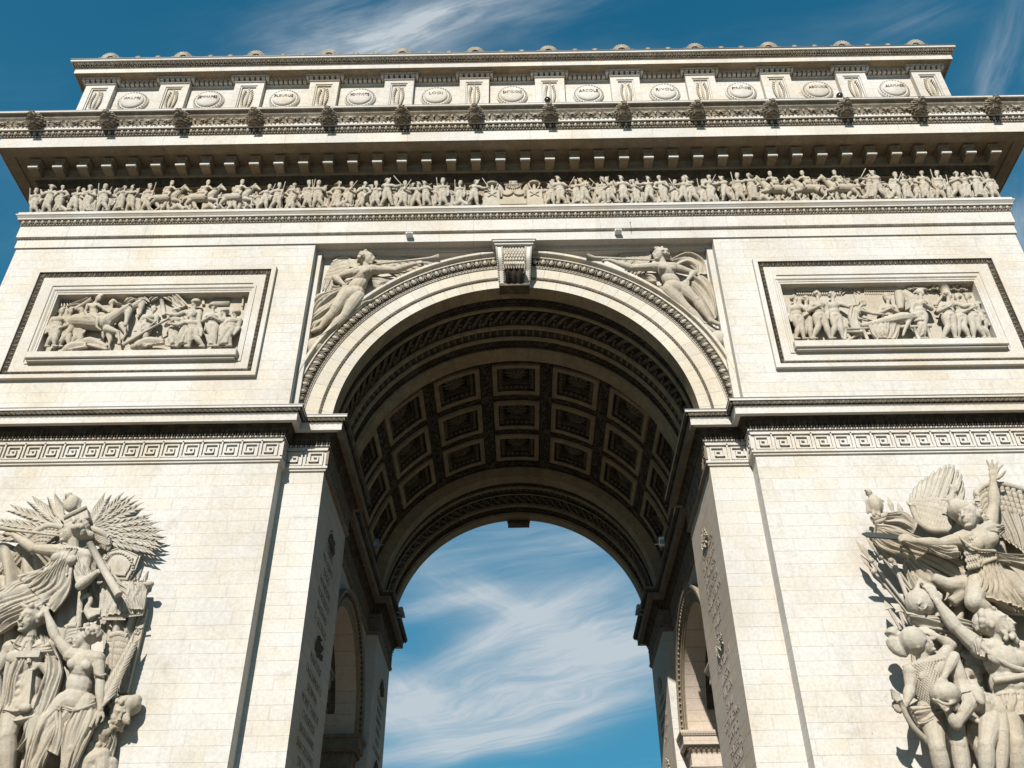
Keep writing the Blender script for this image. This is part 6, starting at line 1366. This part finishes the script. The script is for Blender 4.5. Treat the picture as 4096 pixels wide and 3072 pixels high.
def panel(side):
    lab = ('framed relief panel on the upper left wall, horse rider among standing figures', 'framed relief panel on the upper right wall, mourners around a man on a bier')[0 if side < 0 else 1]
    root = empty('relief_panel', (side*15.6, -.7, 27.7), lab, 'relief panel'); off = -Vector(root.location)
    def add(o): o.parent = root; o.location = off; return o
    s = side
    def framebox(mb, x0, x1, z0, z1, prof):
        """mitred rectangular frame, profile (inset, y)"""
        V = []
        for i, y in prof: V.append([(s*(x0+i), y, z0+i), (s*(x1-i), y, z0+i), (s*(x1-i), y, z1-i), (s*(x0+i), y, z1-i)])
        mb.add(np.array(V).reshape(-1, 3), grid(len(prof), 4, closev=True))
    mb = MB(); framebox(mb, PX0, PX1, PZ0, PZ1, [(0, -.70), (0, -.88), (.19, -.88), (.20, -.86)]); f = add(sub('frame', mb, None, M_PLAIN, False))
    mb = MB(); framebox(mb, PX0, PX1, PZ0, PZ1, [(.20, -.86), (.22, -.80), (.36, -.74), (.40, -.74)])
    om = sub('carved_moulding', mb, f, M_CRUST_SHADE, False)
    mb = MB(); tw = T_leaf(.22, .20, .06); tb = T_bead(.13, .028); e = .29
    pth = [(PX0+e, PZ0+e), (PX1-e, PZ0+e), (PX1-e, PZ1-e), (PX0+e, PZ1-e)]
    for i in range(4):
        a = np.array(pth[i]); b = np.array(pth[(i+1) % 4]); L = np.linalg.norm(b-a); d = (b-a)/L; nn = np.array([d[1], -d[0]])
        for tp, sp, yy, o2 in ((tw, .22, -.80, 0), (tb, .13, -.765, -.10)):
            k = int(L/sp); Ms = []
            for j in range(k):
                p = a+d*(j+.5)*L/k+nn*o2; A = np.zeros((3, 4)); A[:, 0] = (s*d[0], 0, d[1]); A[:, 1] = (0, 1, 0); A[:, 2] = (s*nn[0], 0, nn[1]); A[:, 3] = (s*p[0], yy, p[1]); Ms.append(A)
            mb.inst(tp, Ms)
    sub('leaf_and_bead', mb, om, M_MOULD, True)
    mb = MB(); framebox(mb, PX0, PX1, PZ0, PZ1, [(.40, -.74), (.42, -.76), (.90, -.76), (.93, -.70)]); framebox(mb, PX0+.80, PX1-1.06, PZ0+.86, PZ1-1.16, [(-.07, -.76), (-.07, -.80), (.0, -.80), (.06, -.74), (.12, -.74), (.15, -.70), (.20, -.70)])
    # plain field between moulding and opening
    for x0, x1, z0, z1 in ((PX0+.8, RX0, PZ0+.8, PZ1-.8), (RX1, PX1-.8, PZ0+.8, PZ1-.8), (RX0, RX1, PZ0+.8, RZ0), (RX0, RX1, RZ1, PZ1-.8)):
        quad(mb, (s*x0, -.712, z0), (s*x1, -.712, z0), (s*x1, -.712, z1), (s*x0, -.712, z1))
    V = [[(s*x, y, z) for x, z in ((RX0, RZ0), (RX1, RZ0), (RX1, RZ1), (RX0, RZ1))] for y in (-.712, -.30)]; mb.add(np.array(V).reshape(-1, 3), grid(2, 4, closev=True))
    sub('plain_field', mb, f, M_PLAIN, False)
    mb = MB(); quad(mb, (s*RX0, -.30, RZ0), (s*RX1, -.30, RZ0), (s*RX1, -.30, RZ1), (s*RX0, -.30, RZ1)); add(sub('relief_ground', mb, None, M_CARVE, False))
    mb = MB(); x0, x1 = sorted((s*11.26, s*19.80)); cbox(mb, x0, x1, -1.05, -.12, 25.56, 25.90, .03); cbox(mb, x0+.06, x1-.06, -.95, -.12, 25.47, 25.555, .02); add(sub('shelf', mb, None, M_PLAIN, False))
    P = conv(0, 900, .5425, -.30, .62) if s < 0 else conv(2896, 900, .5425, -.30, .62)
    hs = .34
    def man(hx, hy, fx, fy, d, sd, arms, hat, stride=.35, robe=0, seed=0, h=hs, extra=None, nm='relief_figure', facey=-.5):
        return add(small_person(nm, P(hx, hy, d+.05), P(fx, fy, d), h, sd, arms, hat, None, stride, robe, seed, extra, .026, facey))
    if s < 0:
        man(455, 640, 365, 905, .50, 1, ('down', 'hip'), 'bicorne', .25, 1, 1); man(520, 640, 470, 905, .25, 1, ('down', 'fwd'), 'bicorne', .3, 0, 2); man(600, 640, 560, 900, .2, 1, ('fwd', 'down'), 'short', .3, 0, 3)
        man(826, 575, 790, 860, .22, -1, ('up', 'down'), 'long', .3, 0, 4)
        mb = MB(); horse(mb, dict(hip=P(560, 715, .42), shoulder=P(790, 730, .48), poll=P(955, 618, .55), muzzle=P(925, 738, .62), tail=P(470, 745, .4),
            legs=[(P(540, 750, .4), P(490, 820, .4), P(430, 868, .4), P(400, 905, .4)), (P(570, 760, .25), P(600, 830, .3), P(570, 880, .3), P(560, 905, .3)), (P(790, 770, .6), P(870, 790, .6), P(880, 850, .6), P(878, 875, .6)), (P(800, 780, .4), P(812, 850, .4), P(802, 890, .4), P(800, 912, .4))]), .62)
        tube(mb, [P(600, 690, .75), P(640, 685, .85), P(690, 690, .8)], .12, 8); add(solid(mb, 'relief_horse', M_SCULPT, .03, None, 1))
        mb = MB(); horse(mb, dict(hip=P(620, 690, .1), shoulder=P(880, 690, .15), poll=P(1050, 575, .3), muzzle=P(1030, 660, .35), legs=[(P(900, 740, .15), P(930, 800, .15), P(900, 850, .15), P(905, 880, .15))]), .55); add(solid(mb, 'relief_horse', M_SCULPT, .035, None, 1))
        J = joints(P, .75, head=(728, 542, .8), sL=(650, 592), sR=(722, 590), hL=(668, 668), hR=(715, 672), eL=(628, 640), wL=(655, 690, .9), eR=(770, 620), wR=(800, 640, .85), kL=(722, 690, .95), aL=(712, 750, .95), tL=(745, 775, .95), kR=(745, 700, .6), aR=(740, 760, .6))
        add(human(J, .33, face=(1, -.4, 0), name='relief_rider', detail=False, hairstyle='bicorne', voxel=.026, seed=9))
        man(1135, 625, 1010, 885, .55, 1, ('down', 'chest'), 'cap', .45, 1, 6); man(1300, 640, 1290, 900, .35, -1, ('chest', 'down'), 'turban', .3, 2, 7)
        man(1440, 580, 1350, 905, .45, -1, ('fwd', 'down'), 'turban', .35, 2, 8, .38); man(1405, 672, 1450, 905, .70, -1, ('fwd', 'down'), 'short', .45, 1, 9); man(1570, 605, 1560, 905, .50, 1, ('chest', 'chest'), 'turban', .2, 2, 10)
        man(1655, 645, 1650, 905, .30, -1, ('down', 'down'), 'turban', .2, 2, 11); man(1740, 655, 1650, 900, .55, -1, ('down', 'down'), 'turban', .4, 2, 12)
        for (hx, hy, ax_, ay, d, sd) in ((470, 935, 640, 885, .6, 1), (600, 870, 790, 905, .5, 2), (1010, 895, 1210, 860, .6, 3)):
            mb = MB(); a, b = P(hx, hy, d), P(ax_, ay, d); tube(mb, curve([a, lerp(a, b, .4)+[0, 0, .15], b], 6), [.14, .2, .22, .2, .17, .12], 8); ellips(mb, lerp(a, b, -.12), (.15, .14, .14), 8, 6); tube(mb, [lerp(a, b, .15), lerp(a, b, .2)+[.25, -.1, -.15]], [.08, .05], 6); drape(mb, [lerp(a, b, .3), b], [lerp(a, b, .3)+[0, -.15, -.15], b+[0.1, -.1, -.2]], 4, .06, 6, .5, sd)
            add(solid(mb, 'fallen_figure', M_SCULPT, .03, None, 1))
        mb = MB(); tube(mb, [P(905, 885, .8), P(1060, 790, .85), P(1250, 688, .8)], [.09, .04, .05], 8); tube(mb, [P(1110, 740, .8), P(1160, 700, .8), P(1160, 740, .8)], .03, 5); add(sub('relief_gun', mb, None))
        mb = MB(); tube(mb, [P(1275, 490, .5), P(1335, 545, .5), P(1400, 610, .5)], [.10, .04, .04], 8); drape(mb, [P(1290, 505, .4), P(1340, 540, .4), P(1390, 600, .4)], [P(1260, 540, .3), P(1270, 590, .3), P(1290, 620, .3)], 6, .06, 8, .6, 21)
        drape(mb, [P(500, 590, .2), P(600, 560, .3), P(670, 520, .4)], [P(540, 640, .2), P(620, 600, .3), P(680, 560, .4)], 5, .07, 8, .7, 22); add(solid(mb, 'relief_flags', M_SCULPT, .03, None, 1))
        mb = MB()
        for cx, cy in ((1010, 545), (1190, 530)):
            for k in range(13):
                a = math.radians(-20+k*18); L_ = 95 if k not in (0, 12) else 80; p = [P(cx, cy, .25), P(cx+math.cos(a)*L_*.55, cy-math.sin(a)*45, .35), P(cx+math.cos(a)*L_, cy-math.sin(a)*30+25, .35)]; tube(mb, curve(p, 6), [.05, .08, .09, .08, .06, .02], 6, True, .6)
            tube(mb, [P(cx, cy, .2), P(cx+20, cy+140, .1)], .10, 8)
        for k in range(6): tube(mb, [P(450+22*k, 530+4*k, .1), P(455+22*k, 600, .1)], .035, 6)
        tube(mb, [P(1500, 505, .1), P(1500, 590, .1)], .07, 6); box(mb, *sorted((P(1570, 560, 0)[0], P(1700, 560, 0)[0])), -.38, -.30, P(1600, 600, 0)[2], P(1600, 548, 0)[2]); tube(mb, [P(1800, 510, .2), P(1785, 600, .2)], [.05, .04], 6); ellips(mb, P(1803, 505, .2), (.14, .08, .10), 8, 6)
        add(sub('relief_backdrop', mb, None))
    else:
        man(520, 545, 560, 850, .45, 1, ('down', 'hip'), 'short', .25, 1, 31); man(605, 550, 610, 850, .2, 1, ('down', 'down'), 'short', .25, 0, 32); man(690, 515, 720, 850, .6, 1, ('chest', 'down'), 'short', .5, 1, 33, .36); man(800, 520, 835, 848, .45, 1, ('down', 'fwd'), 'short', .35, 0, 34, .35)
        J = joints(P, .55, head=(1028, 580, .6), sL=(960, 620), sR=(1000, 628), hL=(935, 730), hR=(985, 730), eR=(1100, 655), wR=(1190, 660, .6), eL=(990, 690, .7), wL=(1040, 700, .7), kL=(1000, 790), aL=(930, 845), kR=(1040, 780, .4), aR=(990, 845, .4)); add(human(J, .33, face=(1, -.3, -.2), name='relief_figure', detail=False, hairstyle='short', voxel=.026, seed=35, extra=lambda mb: drape(mb, [P(930, 600, .7), P(915, 680, .7), P(950, 790, .7)], [P(975, 620, .7), P(990, 720, .8), P(1030, 800, .7)], 7, .06, 9, .6, 3)))
        man(1208, 545, 1215, 850, .25, 1, ('chest', 'chest'), 'bearskin', .3, 0, 36, .35)
        mb = MB(); tube(mb, curve([P(1400, 640, .1), P(1370, 560, .2), P(1310, 500, .3)], 6), [.42, .38, .34, .3, .26, .22], 10); tube(mb, [P(1290, 500, .35), P(1298, 560, .42), P(1302, 625, .45)], [.20, .20, .12], 10)
        for s_ in (-1, 1): tube(mb, [P(1290+12*s_, 495, .35), P(1286+14*s_, 478, .35)], [.06, .02], 5)
        add(solid(mb, 'relief_horse_head', M_SCULPT, .03, None, 1))
        mb = MB()                                                        # man on the bier
        tube(mb, curve([P(1385, 690, .8), P(1310, 690, .85), P(1200, 712, .85), P(1090, 735, .8), P(1010, 745, .75)], 9), [.18, .26, .28, .24, .22, .19, .16, .13, .10], 10); head(mb, P(1412, 672, .8), .33, (.3, -.5, 1), (1, 0, .2), None, 'short', 5, False); limb(mb, P(1370, 700, .95), P(1335, 770, 1.0), .09, .07); limb(mb, P(1335, 770, 1.0), P(1320, 815, 1.0), .07, .05)
        add(solid(mb, 'man_on_bier', M_SCULPT, .026, None, 1))
        mb = MB(); drape(mb, [P(1060, 725, .95), P(1090, 790, 1.0), P(1130, 840, .95)], [P(1300, 730, 1.0), P(1290, 800, 1.0), P(1270, 845, .95)], 13, .07, 9, .5, 41); add(solid(mb, 'draped_cloth', M_SCULPT, .028, None, 0))
        mb = MB(); tube(mb, [P(900, 770, .8), P(1530, 745, .8)], .07, 6); tube(mb, [P(900, 790, .8), P(1040, 785, .8)], .06, 6)
        for x0_, x1_ in ((1020, 1060), (1400, 1440), (900, 890), (1500, 1530)): tube(mb, [P(x0_, 755, .8), P(x1_, 848, .8)], .07, 6)
        ellips(mb, P(1440, 715, .7), (.28, .2, .09), 10, 6); add(sub('bier', mb, None))
        man(1450, 500, 1445, 850, .6, 1, ('down', 'chest'), 'bicorne', .2, 2, 42, .37); man(1655, 520, 1660, 848, .65, 1, ('chest', 'fwd'), 'short', .35, 1, 43, .37); man(1720, 535, 1770, 845, .45, -1, ('fwd', 'down'), 'short', .35, 0, 44, .35); man(1795, 535, 1890, 845, .6, -1, ('chest', 'down'), 'bicorne', .35, 1, 45, .34); man(1870, 590, 1930, 845, .3, -1, ('down', 'down'), 'short', .3, 0, 46, .32)
        mb = MB(); tube(mb, [P(1640, 515, .5), P(1620, 460, .55)], [.17, .22], 10); limb(mb, P(1560, 590, .5), P(1610, 520, .6), .09, .06); add(sub('raised_hat', mb, None))
        mb = MB()
        for x0_, x1_, y0_, y1_ in ((530, 688, 468, 500), (1030, 1270, 452, 500), (700, 860, 478, 500)):
            a_, b_ = P(x0_, y1_, 0), P(x1_, y0_, 0); box(mb, *sorted((a_[0], b_[0])), -.42, -.30, a_[2], b_[2])
            for k in range(int((x1_-x0_)/16)): q = P(x0_+8+16*k, y1_+8, .05); box(mb, q[0]-.03, q[0]+.03, -.38, -.30, q[2]-.06, q[2]+.06)
        a_, b_ = P(1040, 800, 0), P(1262, 505, 0); box(mb, a_[0], b_[0], -.35, -.30, 26.0, b_[2]); tube(mb, [P(850, 500, .1), P(925, 450, .1), P(1000, 505, .1)], .05, 5); tube(mb, [P(870, 510, .1), P(925, 470, .1), P(975, 510, .1)], .03, 5)
        add(sub('relief_backdrop', mb, None, M_CARVE, False)); mb = MB()
        for k in range(150): ellips(mb, P(1350+RNG.uniform(0, 440), 455+RNG.uniform(-28, 28), RNG.uniform(.05, .3)), (.09, .06, .035), 6, 4)
        add(sub('relief_foliage', mb, None))
        t_ = text_mesh('ALTENK', .20, .015, 'lettering', M_LETTER, root); q = P(1122, 488, .06); t_.rotation_euler = (PI/2, 0, 0); t_.location = Vector(q)+off; t_.location.y = -.36+.7
panel(-1); panel(1)
# ------------------------------------------------------------------ the frieze
fz = empty('figure_frieze', (0, -.74, 34.13), 'long band of marching stone figures and riders under the great cornice', 'relief frieze'); FO = -Vector(fz.location)
HB, HF = 1.80, .25
def proto(fn, seed):
    mb = MB(); o = fn(seed); o.parent = fz; return o
specs = [(('down', 'chest'), 'bearskin', .40, 0), (('fwd', 'down'), 'shako', .45, 1), (('play', 'play'), 'bicorne', .35, 0), (('up', 'fwd'), 'short', .55, 1), (('chest', 'hip'), 'cap', .30, 2), (('fwd', 'fwd'), 'bicorne', .50, 0), (('down', 'down'), 'shako', .35, 1), (('hip', 'fwd'), 'long', .45, 2), (('chest', 'chest'), 'short', .55, 0), (('play', 'down'), 'bearskin', .50, 1)]
protos = []
def gun(side):
    def f(mb, J):
        if side: tube(mb, [J['wR']+O_*.05, J['sR']+np.array([.12, -.1, .55])], .028, 5)
        tube(mb, [J['sL']+O_*.10, J['hR']+O_*.12], .03, 5)
    return f
for i, (arms, hat, st, rb) in enumerate(specs):
    o = small_person('frieze_figure', (.10, -.30, HB-HF*.5-(.12 if hat in ('bearskin', 'shako') else .04)), (0, -.22, .03), HF, 1, arms, hat, fz, st, rb, 80+i, gun(i % 3 == 0), .021, facey=-.6, bulk=1.5); protos.append(o)
mb = MB()
horse(mb, dict(hip=V3(-.55, -.18, .78), shoulder=V3(.25, -.20, .82), poll=V3(.62, -.26, 1.42), muzzle=V3(.85, -.3, 1.18), tail=V3(-1.0, -.2, .35), legs=[(V3(-.6, -.25, .6), V3(-.75, -.25, .35), V3(-.6, -.25, .15), V3(-.5, -.25, .05)), (V3(-.5, -.12, .6), V3(-.3, -.14, .3), V3(-.45, -.14, .15), V3(-.4, -.14, .04)), (V3(.3, -.28, .62), V3(.6, -.28, .55), V3(.62, -.28, .3), V3(.72, -.28, .22)), (V3(.25, -.15, .6), V3(.38, -.18, .3), V3(.3, -.18, .15), V3(.36, -.18, .05))]), .38)
J = dict(head=V3(.02, -.32, 1.60), sL=V3(-.20, -.3, 1.38), sR=V3(.12, -.3, 1.40), hL=V3(-.2, -.3, 1.02), hR=V3(-.02, -.32, 1.02), eL=V3(-.25, -.35, 1.15), wL=V3(-.05, -.42, 1.05), eR=V3(.28, -.36, 1.2), wR=V3(.42, -.38, 1.22), kL=V3(.12, -.45, .92), aL=V3(.05, -.48, .62), tL=V3(.18, -.48, .58), kR=V3(.12, -.2, .9), aR=V3(.05, -.2, .6))
human(J, .22, face=(1, -.5, 0), detail=False, hairstyle='bearskin', extra=None, only=True).tpl()
mbr = human(J, .22, face=(1, -.5, 0), detail=False, hairstyle='bearskin', only=True); V_, Q_, T_ = mbr.tpl(); mb.add(V_, (Q_, T_))
rider = solid(mb, 'frieze_rider', M_SCULPT, .023, fz, 1)
def place(o, x, mir_, z=0.0, y=0.0, sc=1.0, lean=0.0, first=[]):
    if o in first: q = o.copy(); COL.objects.link(q)
    else: q = o; first.append(o)
    q.parent = fz; q.location = (x, y, z); q.scale = ((-1 if mir_ else 1)*sc, 1, sc); q.rotation_euler = (0, lean, 0); q['group'] = 'figures marching along the frieze' if 'rider' not in q.name else 'riders on the frieze'; return q
rr = np.random.default_rng(12); HORSE_X = [-16.0, -14.3, -12.7, 12.0, 13.5, 15.0]; back = MB()
def mdata(o):
    me = o.data; n = len(me.vertices); co = np.zeros(n*3); me.vertices.foreach_get('co', co); me.calc_loop_triangles()
    t_ = np.zeros(len(me.loop_triangles)*3, np.int32); me.loop_triangles.foreach_get('vertices', t_); return co.reshape(-1, 3), np.zeros((0, 4), int), t_.reshape(-1, 3)
pd = [mdata(o) for o in protos]
def backfig(x, sc, lean, mir_, y):
    A = np.zeros((3, 4)); c, s_ = math.cos(lean), math.sin(lean); m_ = -1 if mir_ else 1
    A[0] = (c*sc*m_, 0, s_*sc, x); A[1, 1] = 1; A[1, 3] = y; A[2] = (-s_*sc*m_, 0, c*sc, 0); back.inst(pd[int(rr.integers(len(pd)))], [A])
x = -22.0
while x < 22.2:
    if abs(x) < 1.62: x = 1.64
    if not [hx for hx in HORSE_X if abs(x-hx) < .9]:
        k = int(rr.integers(len(protos))); place(protos[k], x, y=rr.uniform(-.10, .02), mir_=(x > 0) != (rr.random() < .22), sc=rr.uniform(.90, 1.04), lean=(.0 if abs(x) < 12 else (.12 if x > 0 else -.12))+rr.uniform(-.10, .10))
    x += rr.uniform(.50, .76)
x = -21.9
while x < 22.2:
    if abs(x) < 1.5: x = 1.55
    backfig(x, rr.uniform(.80, .98), rr.uniform(-.28, .28), rr.random() < .5, rr.uniform(.12, .24)); x += rr.uniform(.34, .55)
x = -21.8
while x < 22.0:                                                          # flags, drums and crouching shapes between the marchers
    if abs(x) < 1.7: x = 1.8
    k = rr.random(); y = -.12
    if k < .3: tube(back, [(x, y, .3), (x+rr.uniform(-.4, .4), y-.05, 1.75)], .03, 5); drape(back, [(x, y, 1.2), (x+.3, y-.1, 1.1)], [(x+.1, y, 1.6), (x+.4, y-.1, 1.5)], 3, .06, 5, .5, int(x*7) % 50)
    elif k < .55: tube(back, [(x-.1, y-.15, .75), (x+.1, y-.2, .62)], .17, 9)
    elif k < .8: drape(back, [(x-.2, y, .95), (x-.3, y-.1, .1)], [(x+.15, y, 1.0), (x+.3, y-.1, .1)], 5, .07, 7, .6, int(x*11) % 60)
    else: tube(back, [(x-.3, y-.1, .12), (x, y-.15, .30), (x+.3, y-.1, .15)], [.12, .17, .1], 7); ellips(back, (x+.4, y-.12, .22), (.11, .1, .12), 7, 6)
    x += rr.uniform(.9, 1.5)
bo = sub('background_figures', back, fz); bo['kind'] = 'stuff'
for hx in HORSE_X: place(rider, hx, hx > 0, sc=1.08, y=-.04)
mb = MB()                                                                 # altars in the middle
for xc in (-.98, .98):
    cbox(mb, xc-.42, xc+.42, -.32, 0, .0, .42, .02); cbox(mb, xc-.36, xc+.36, -.27, 0, .42, 1.10, .02); tube(mb, [(xc, -.15, 1.1), (xc, -.15, 1.55)], [.10, .06], 8); ellips(mb, (xc, -.15, 1.62), (.30, .2, .10), 10, 6)
    tube(mb, curve([(xc-.26, -.2, 1.6), (xc-.2, -.2, 1.3), (xc-.1, -.2, 1.12)], 6), .04, 6); tube(mb, curve([(xc+.26, -.2, 1.6), (xc+.2, -.2, 1.3), (xc+.1, -.2, 1.12)], 6), .04, 6)
    for a in (-.7, .7): tube(mb, [(xc-math.sin(a)*.3, -.29, .76-math.cos(a)*.2), (xc+math.sin(a)*.3, -.29, .76+math.cos(a)*.2)], .035, 5)
cbox(mb, -.62, .62, -.36, 0, 0, .36, .02); cbox(mb, -.50, .50, -.30, 0, .36, 1.02, .02); cbox(mb, -.36, .36, -.26, 0, 1.02, 1.40, .02); cbox(mb, -.42, .42, -.30, 0, 1.40, 1.47, .02); cbox(mb, -.19, .19, -.22, -.05, 1.47, 1.76, .01)
al = sub('altar', mb, fz, M_CARVE, False); mb = MB()
for c0 in (-.28, .28):
    for k in range(12): a = PI*k/11; ellips(mb, (c0+.24*math.cos(a)*-1, -.34, .88-.24*math.sin(a)), (.06, .06, .06), 6, 5)
for sx in (-.54, .54):
    for k in range(5): ellips(mb, (sx, -.33, .88-.08*k), (.06, .06, .06), 6, 5)
for k in range(11): a = PI*k/10; ellips(mb, (.30*math.cos(a), -.29, 1.32-.18*math.sin(a)), (.04, .05, .04), 6, 5)
for s_ in (-1, 1):
    for k in range(4): feather(mb, (s_*(.40+.02*k), -.15, 1.05+.05*k), (s_*(.80-.04*k), -.15, 1.35+.09*k), .05, O_)
sub('garlands', mb, al, M_CARVE)
for txt, z, sz, yy in (('LA  LE', 1.67, .13, -.225), ('LOI ROI', 1.57, .11, -.225), ('PATRIE', 1.28, .17, -.275)):
    t_ = text_mesh(txt, sz, .006, 'lettering', M_LETTER, al); t_.rotation_euler = (PI/2, 0, 0); t_.location = (0, yy, z)
# ------------------------------------------------------------------ lamps and cameras fixed to the stone
def thing(name, mb, mat, loc, label, cat, group=None, smooth=False):
    o = mb.build(name, mat, None, smooth, loc); tag(o, label, cat, group); return o
for s, w in ((-1, 'left'), (1, 'right')):
    mb = MB(); cbox(mb, -.15, .15, -.30, -.04, -.05, .07, .02); box(mb, -.04, .04, -.05, .01, -.03, .03)
    o = thing('floodlight', mb, M_WHITE, (s*4.66, -.77, 32.40), 'small white floodlight on the smooth band above the %s winged figure' % w, 'floodlight', 'floodlights on the band')
    mb = MB(); box(mb, -.12, .12, -.315, -.302, -.035, .055); mb.build('lamp_glass', M_GLASS, o)
for (px, py, w) in ((2190, 402, 'behind the middle lion head'), (3359, 385, 'behind the third lion head from the right')):
    q = at(px, py, -2.75); mb = MB(); ellips(mb, (0, 0, .0), (.14, .14, .15), 12, 9); tube(mb, [(0, 0, -.10), (0, .02, -.35), (0, .1, -.75)], [.05, .04, .04], 8)
    mb2 = MB(); tube(mb2, [(0, 0, .06), (0, 0, .16)], [.16, .11], 12); o = thing('dome_camera', mb, M_BLACK, tuple(q), 'black dome camera on a short post '+w, 'security camera', 'cameras on the cornice', True); mb2.build('camera_hood', M_LEAD, o)
for s, pts in ((-1, ((1605, 2440), (1610, 2459))), (1, ((2554, 2430), (2551, 2449)))):
    for j, (px, py) in enumerate(pts):
        xx = s*6.30; d = _F+_R*((px-2048)/FPX)-_U*((py-1536)/FPX); t_ = (xx-CAM[0])/d[0]; q = CAM+d*t_
        mb = MB(); tube(mb, [(0, -.16, 0), (0, .16, 0)], .13, 10); tube(mb, [(0, 0, 0), (s*.25, 0, -.15)], .03, 6); box(mb, -.15, .15, -.05, .05, -.16, -.10)
        o = thing('spot_lamp', mb, M_GREY, tuple(q), '%s grey spotlight clamped to the far %s cornice of the arch' % (('upper', 'lower')[j], 'left' if s < 0 else 'right'), 'spotlight', 'spotlights on the far cornices')
        mb = MB(); tube(mb, [(0, -.17, 0), (0, -.165, 0)], .11, 10); mb.build('lamp_glass', M_GLASS, o)
for s, (px, py), lab in ((1, (2647, 2166), 'white box lamp hanging low on the right side of the vault'), (-1, (1503, 2172), 'grey box lamp hanging low on the left side of the vault')):
    d = _F+_R*((px-2048)/FPX)-_U*((py-1536)/FPX); q = CAM+d*((s*7.0-CAM[0])/d[0])
    mb = MB(); cbox(mb, -.13, .13, -.10, .10, -.22, .22, .03); tube(mb, [(-.35, 0, -.15), (.4, 0, -.10)], .025, 6); o = thing('box_lamp', mb, M_WHITE if s > 0 else M_GREY, tuple(q), lab, 'lamp', 'box lamps in the vault'); mb = MB(); box(mb, -.10, .10, -.115, -.102, -.18, .05); mb.build('lamp_glass', M_GLASS, o)
a, b = at(2521, 888, -.872), at(2524, 926, -.872); mb = MB(); tube(mb, [V3(0, 0, 0), (b-a)*.5+V3(.02, 0, 0), b-a], .012, 5); tube(mb, [V3(-.03, .02, -.02), V3(.03, .02, -.02)], .02, 5)
thing('cable', mb, M_BLACK, tuple(a), 'thin dark cable hanging down the smooth band right of the keystone', 'cable')
# ------------------------------------------------------------------ ground
m = MB(); quad(m, (-1500, -1500, 0), (1500, -1500, 0), (1500, 1500, 0), (-1500, 1500, 0)); g = m.build('ground', M_GROUND); tag(g, kind='structure')
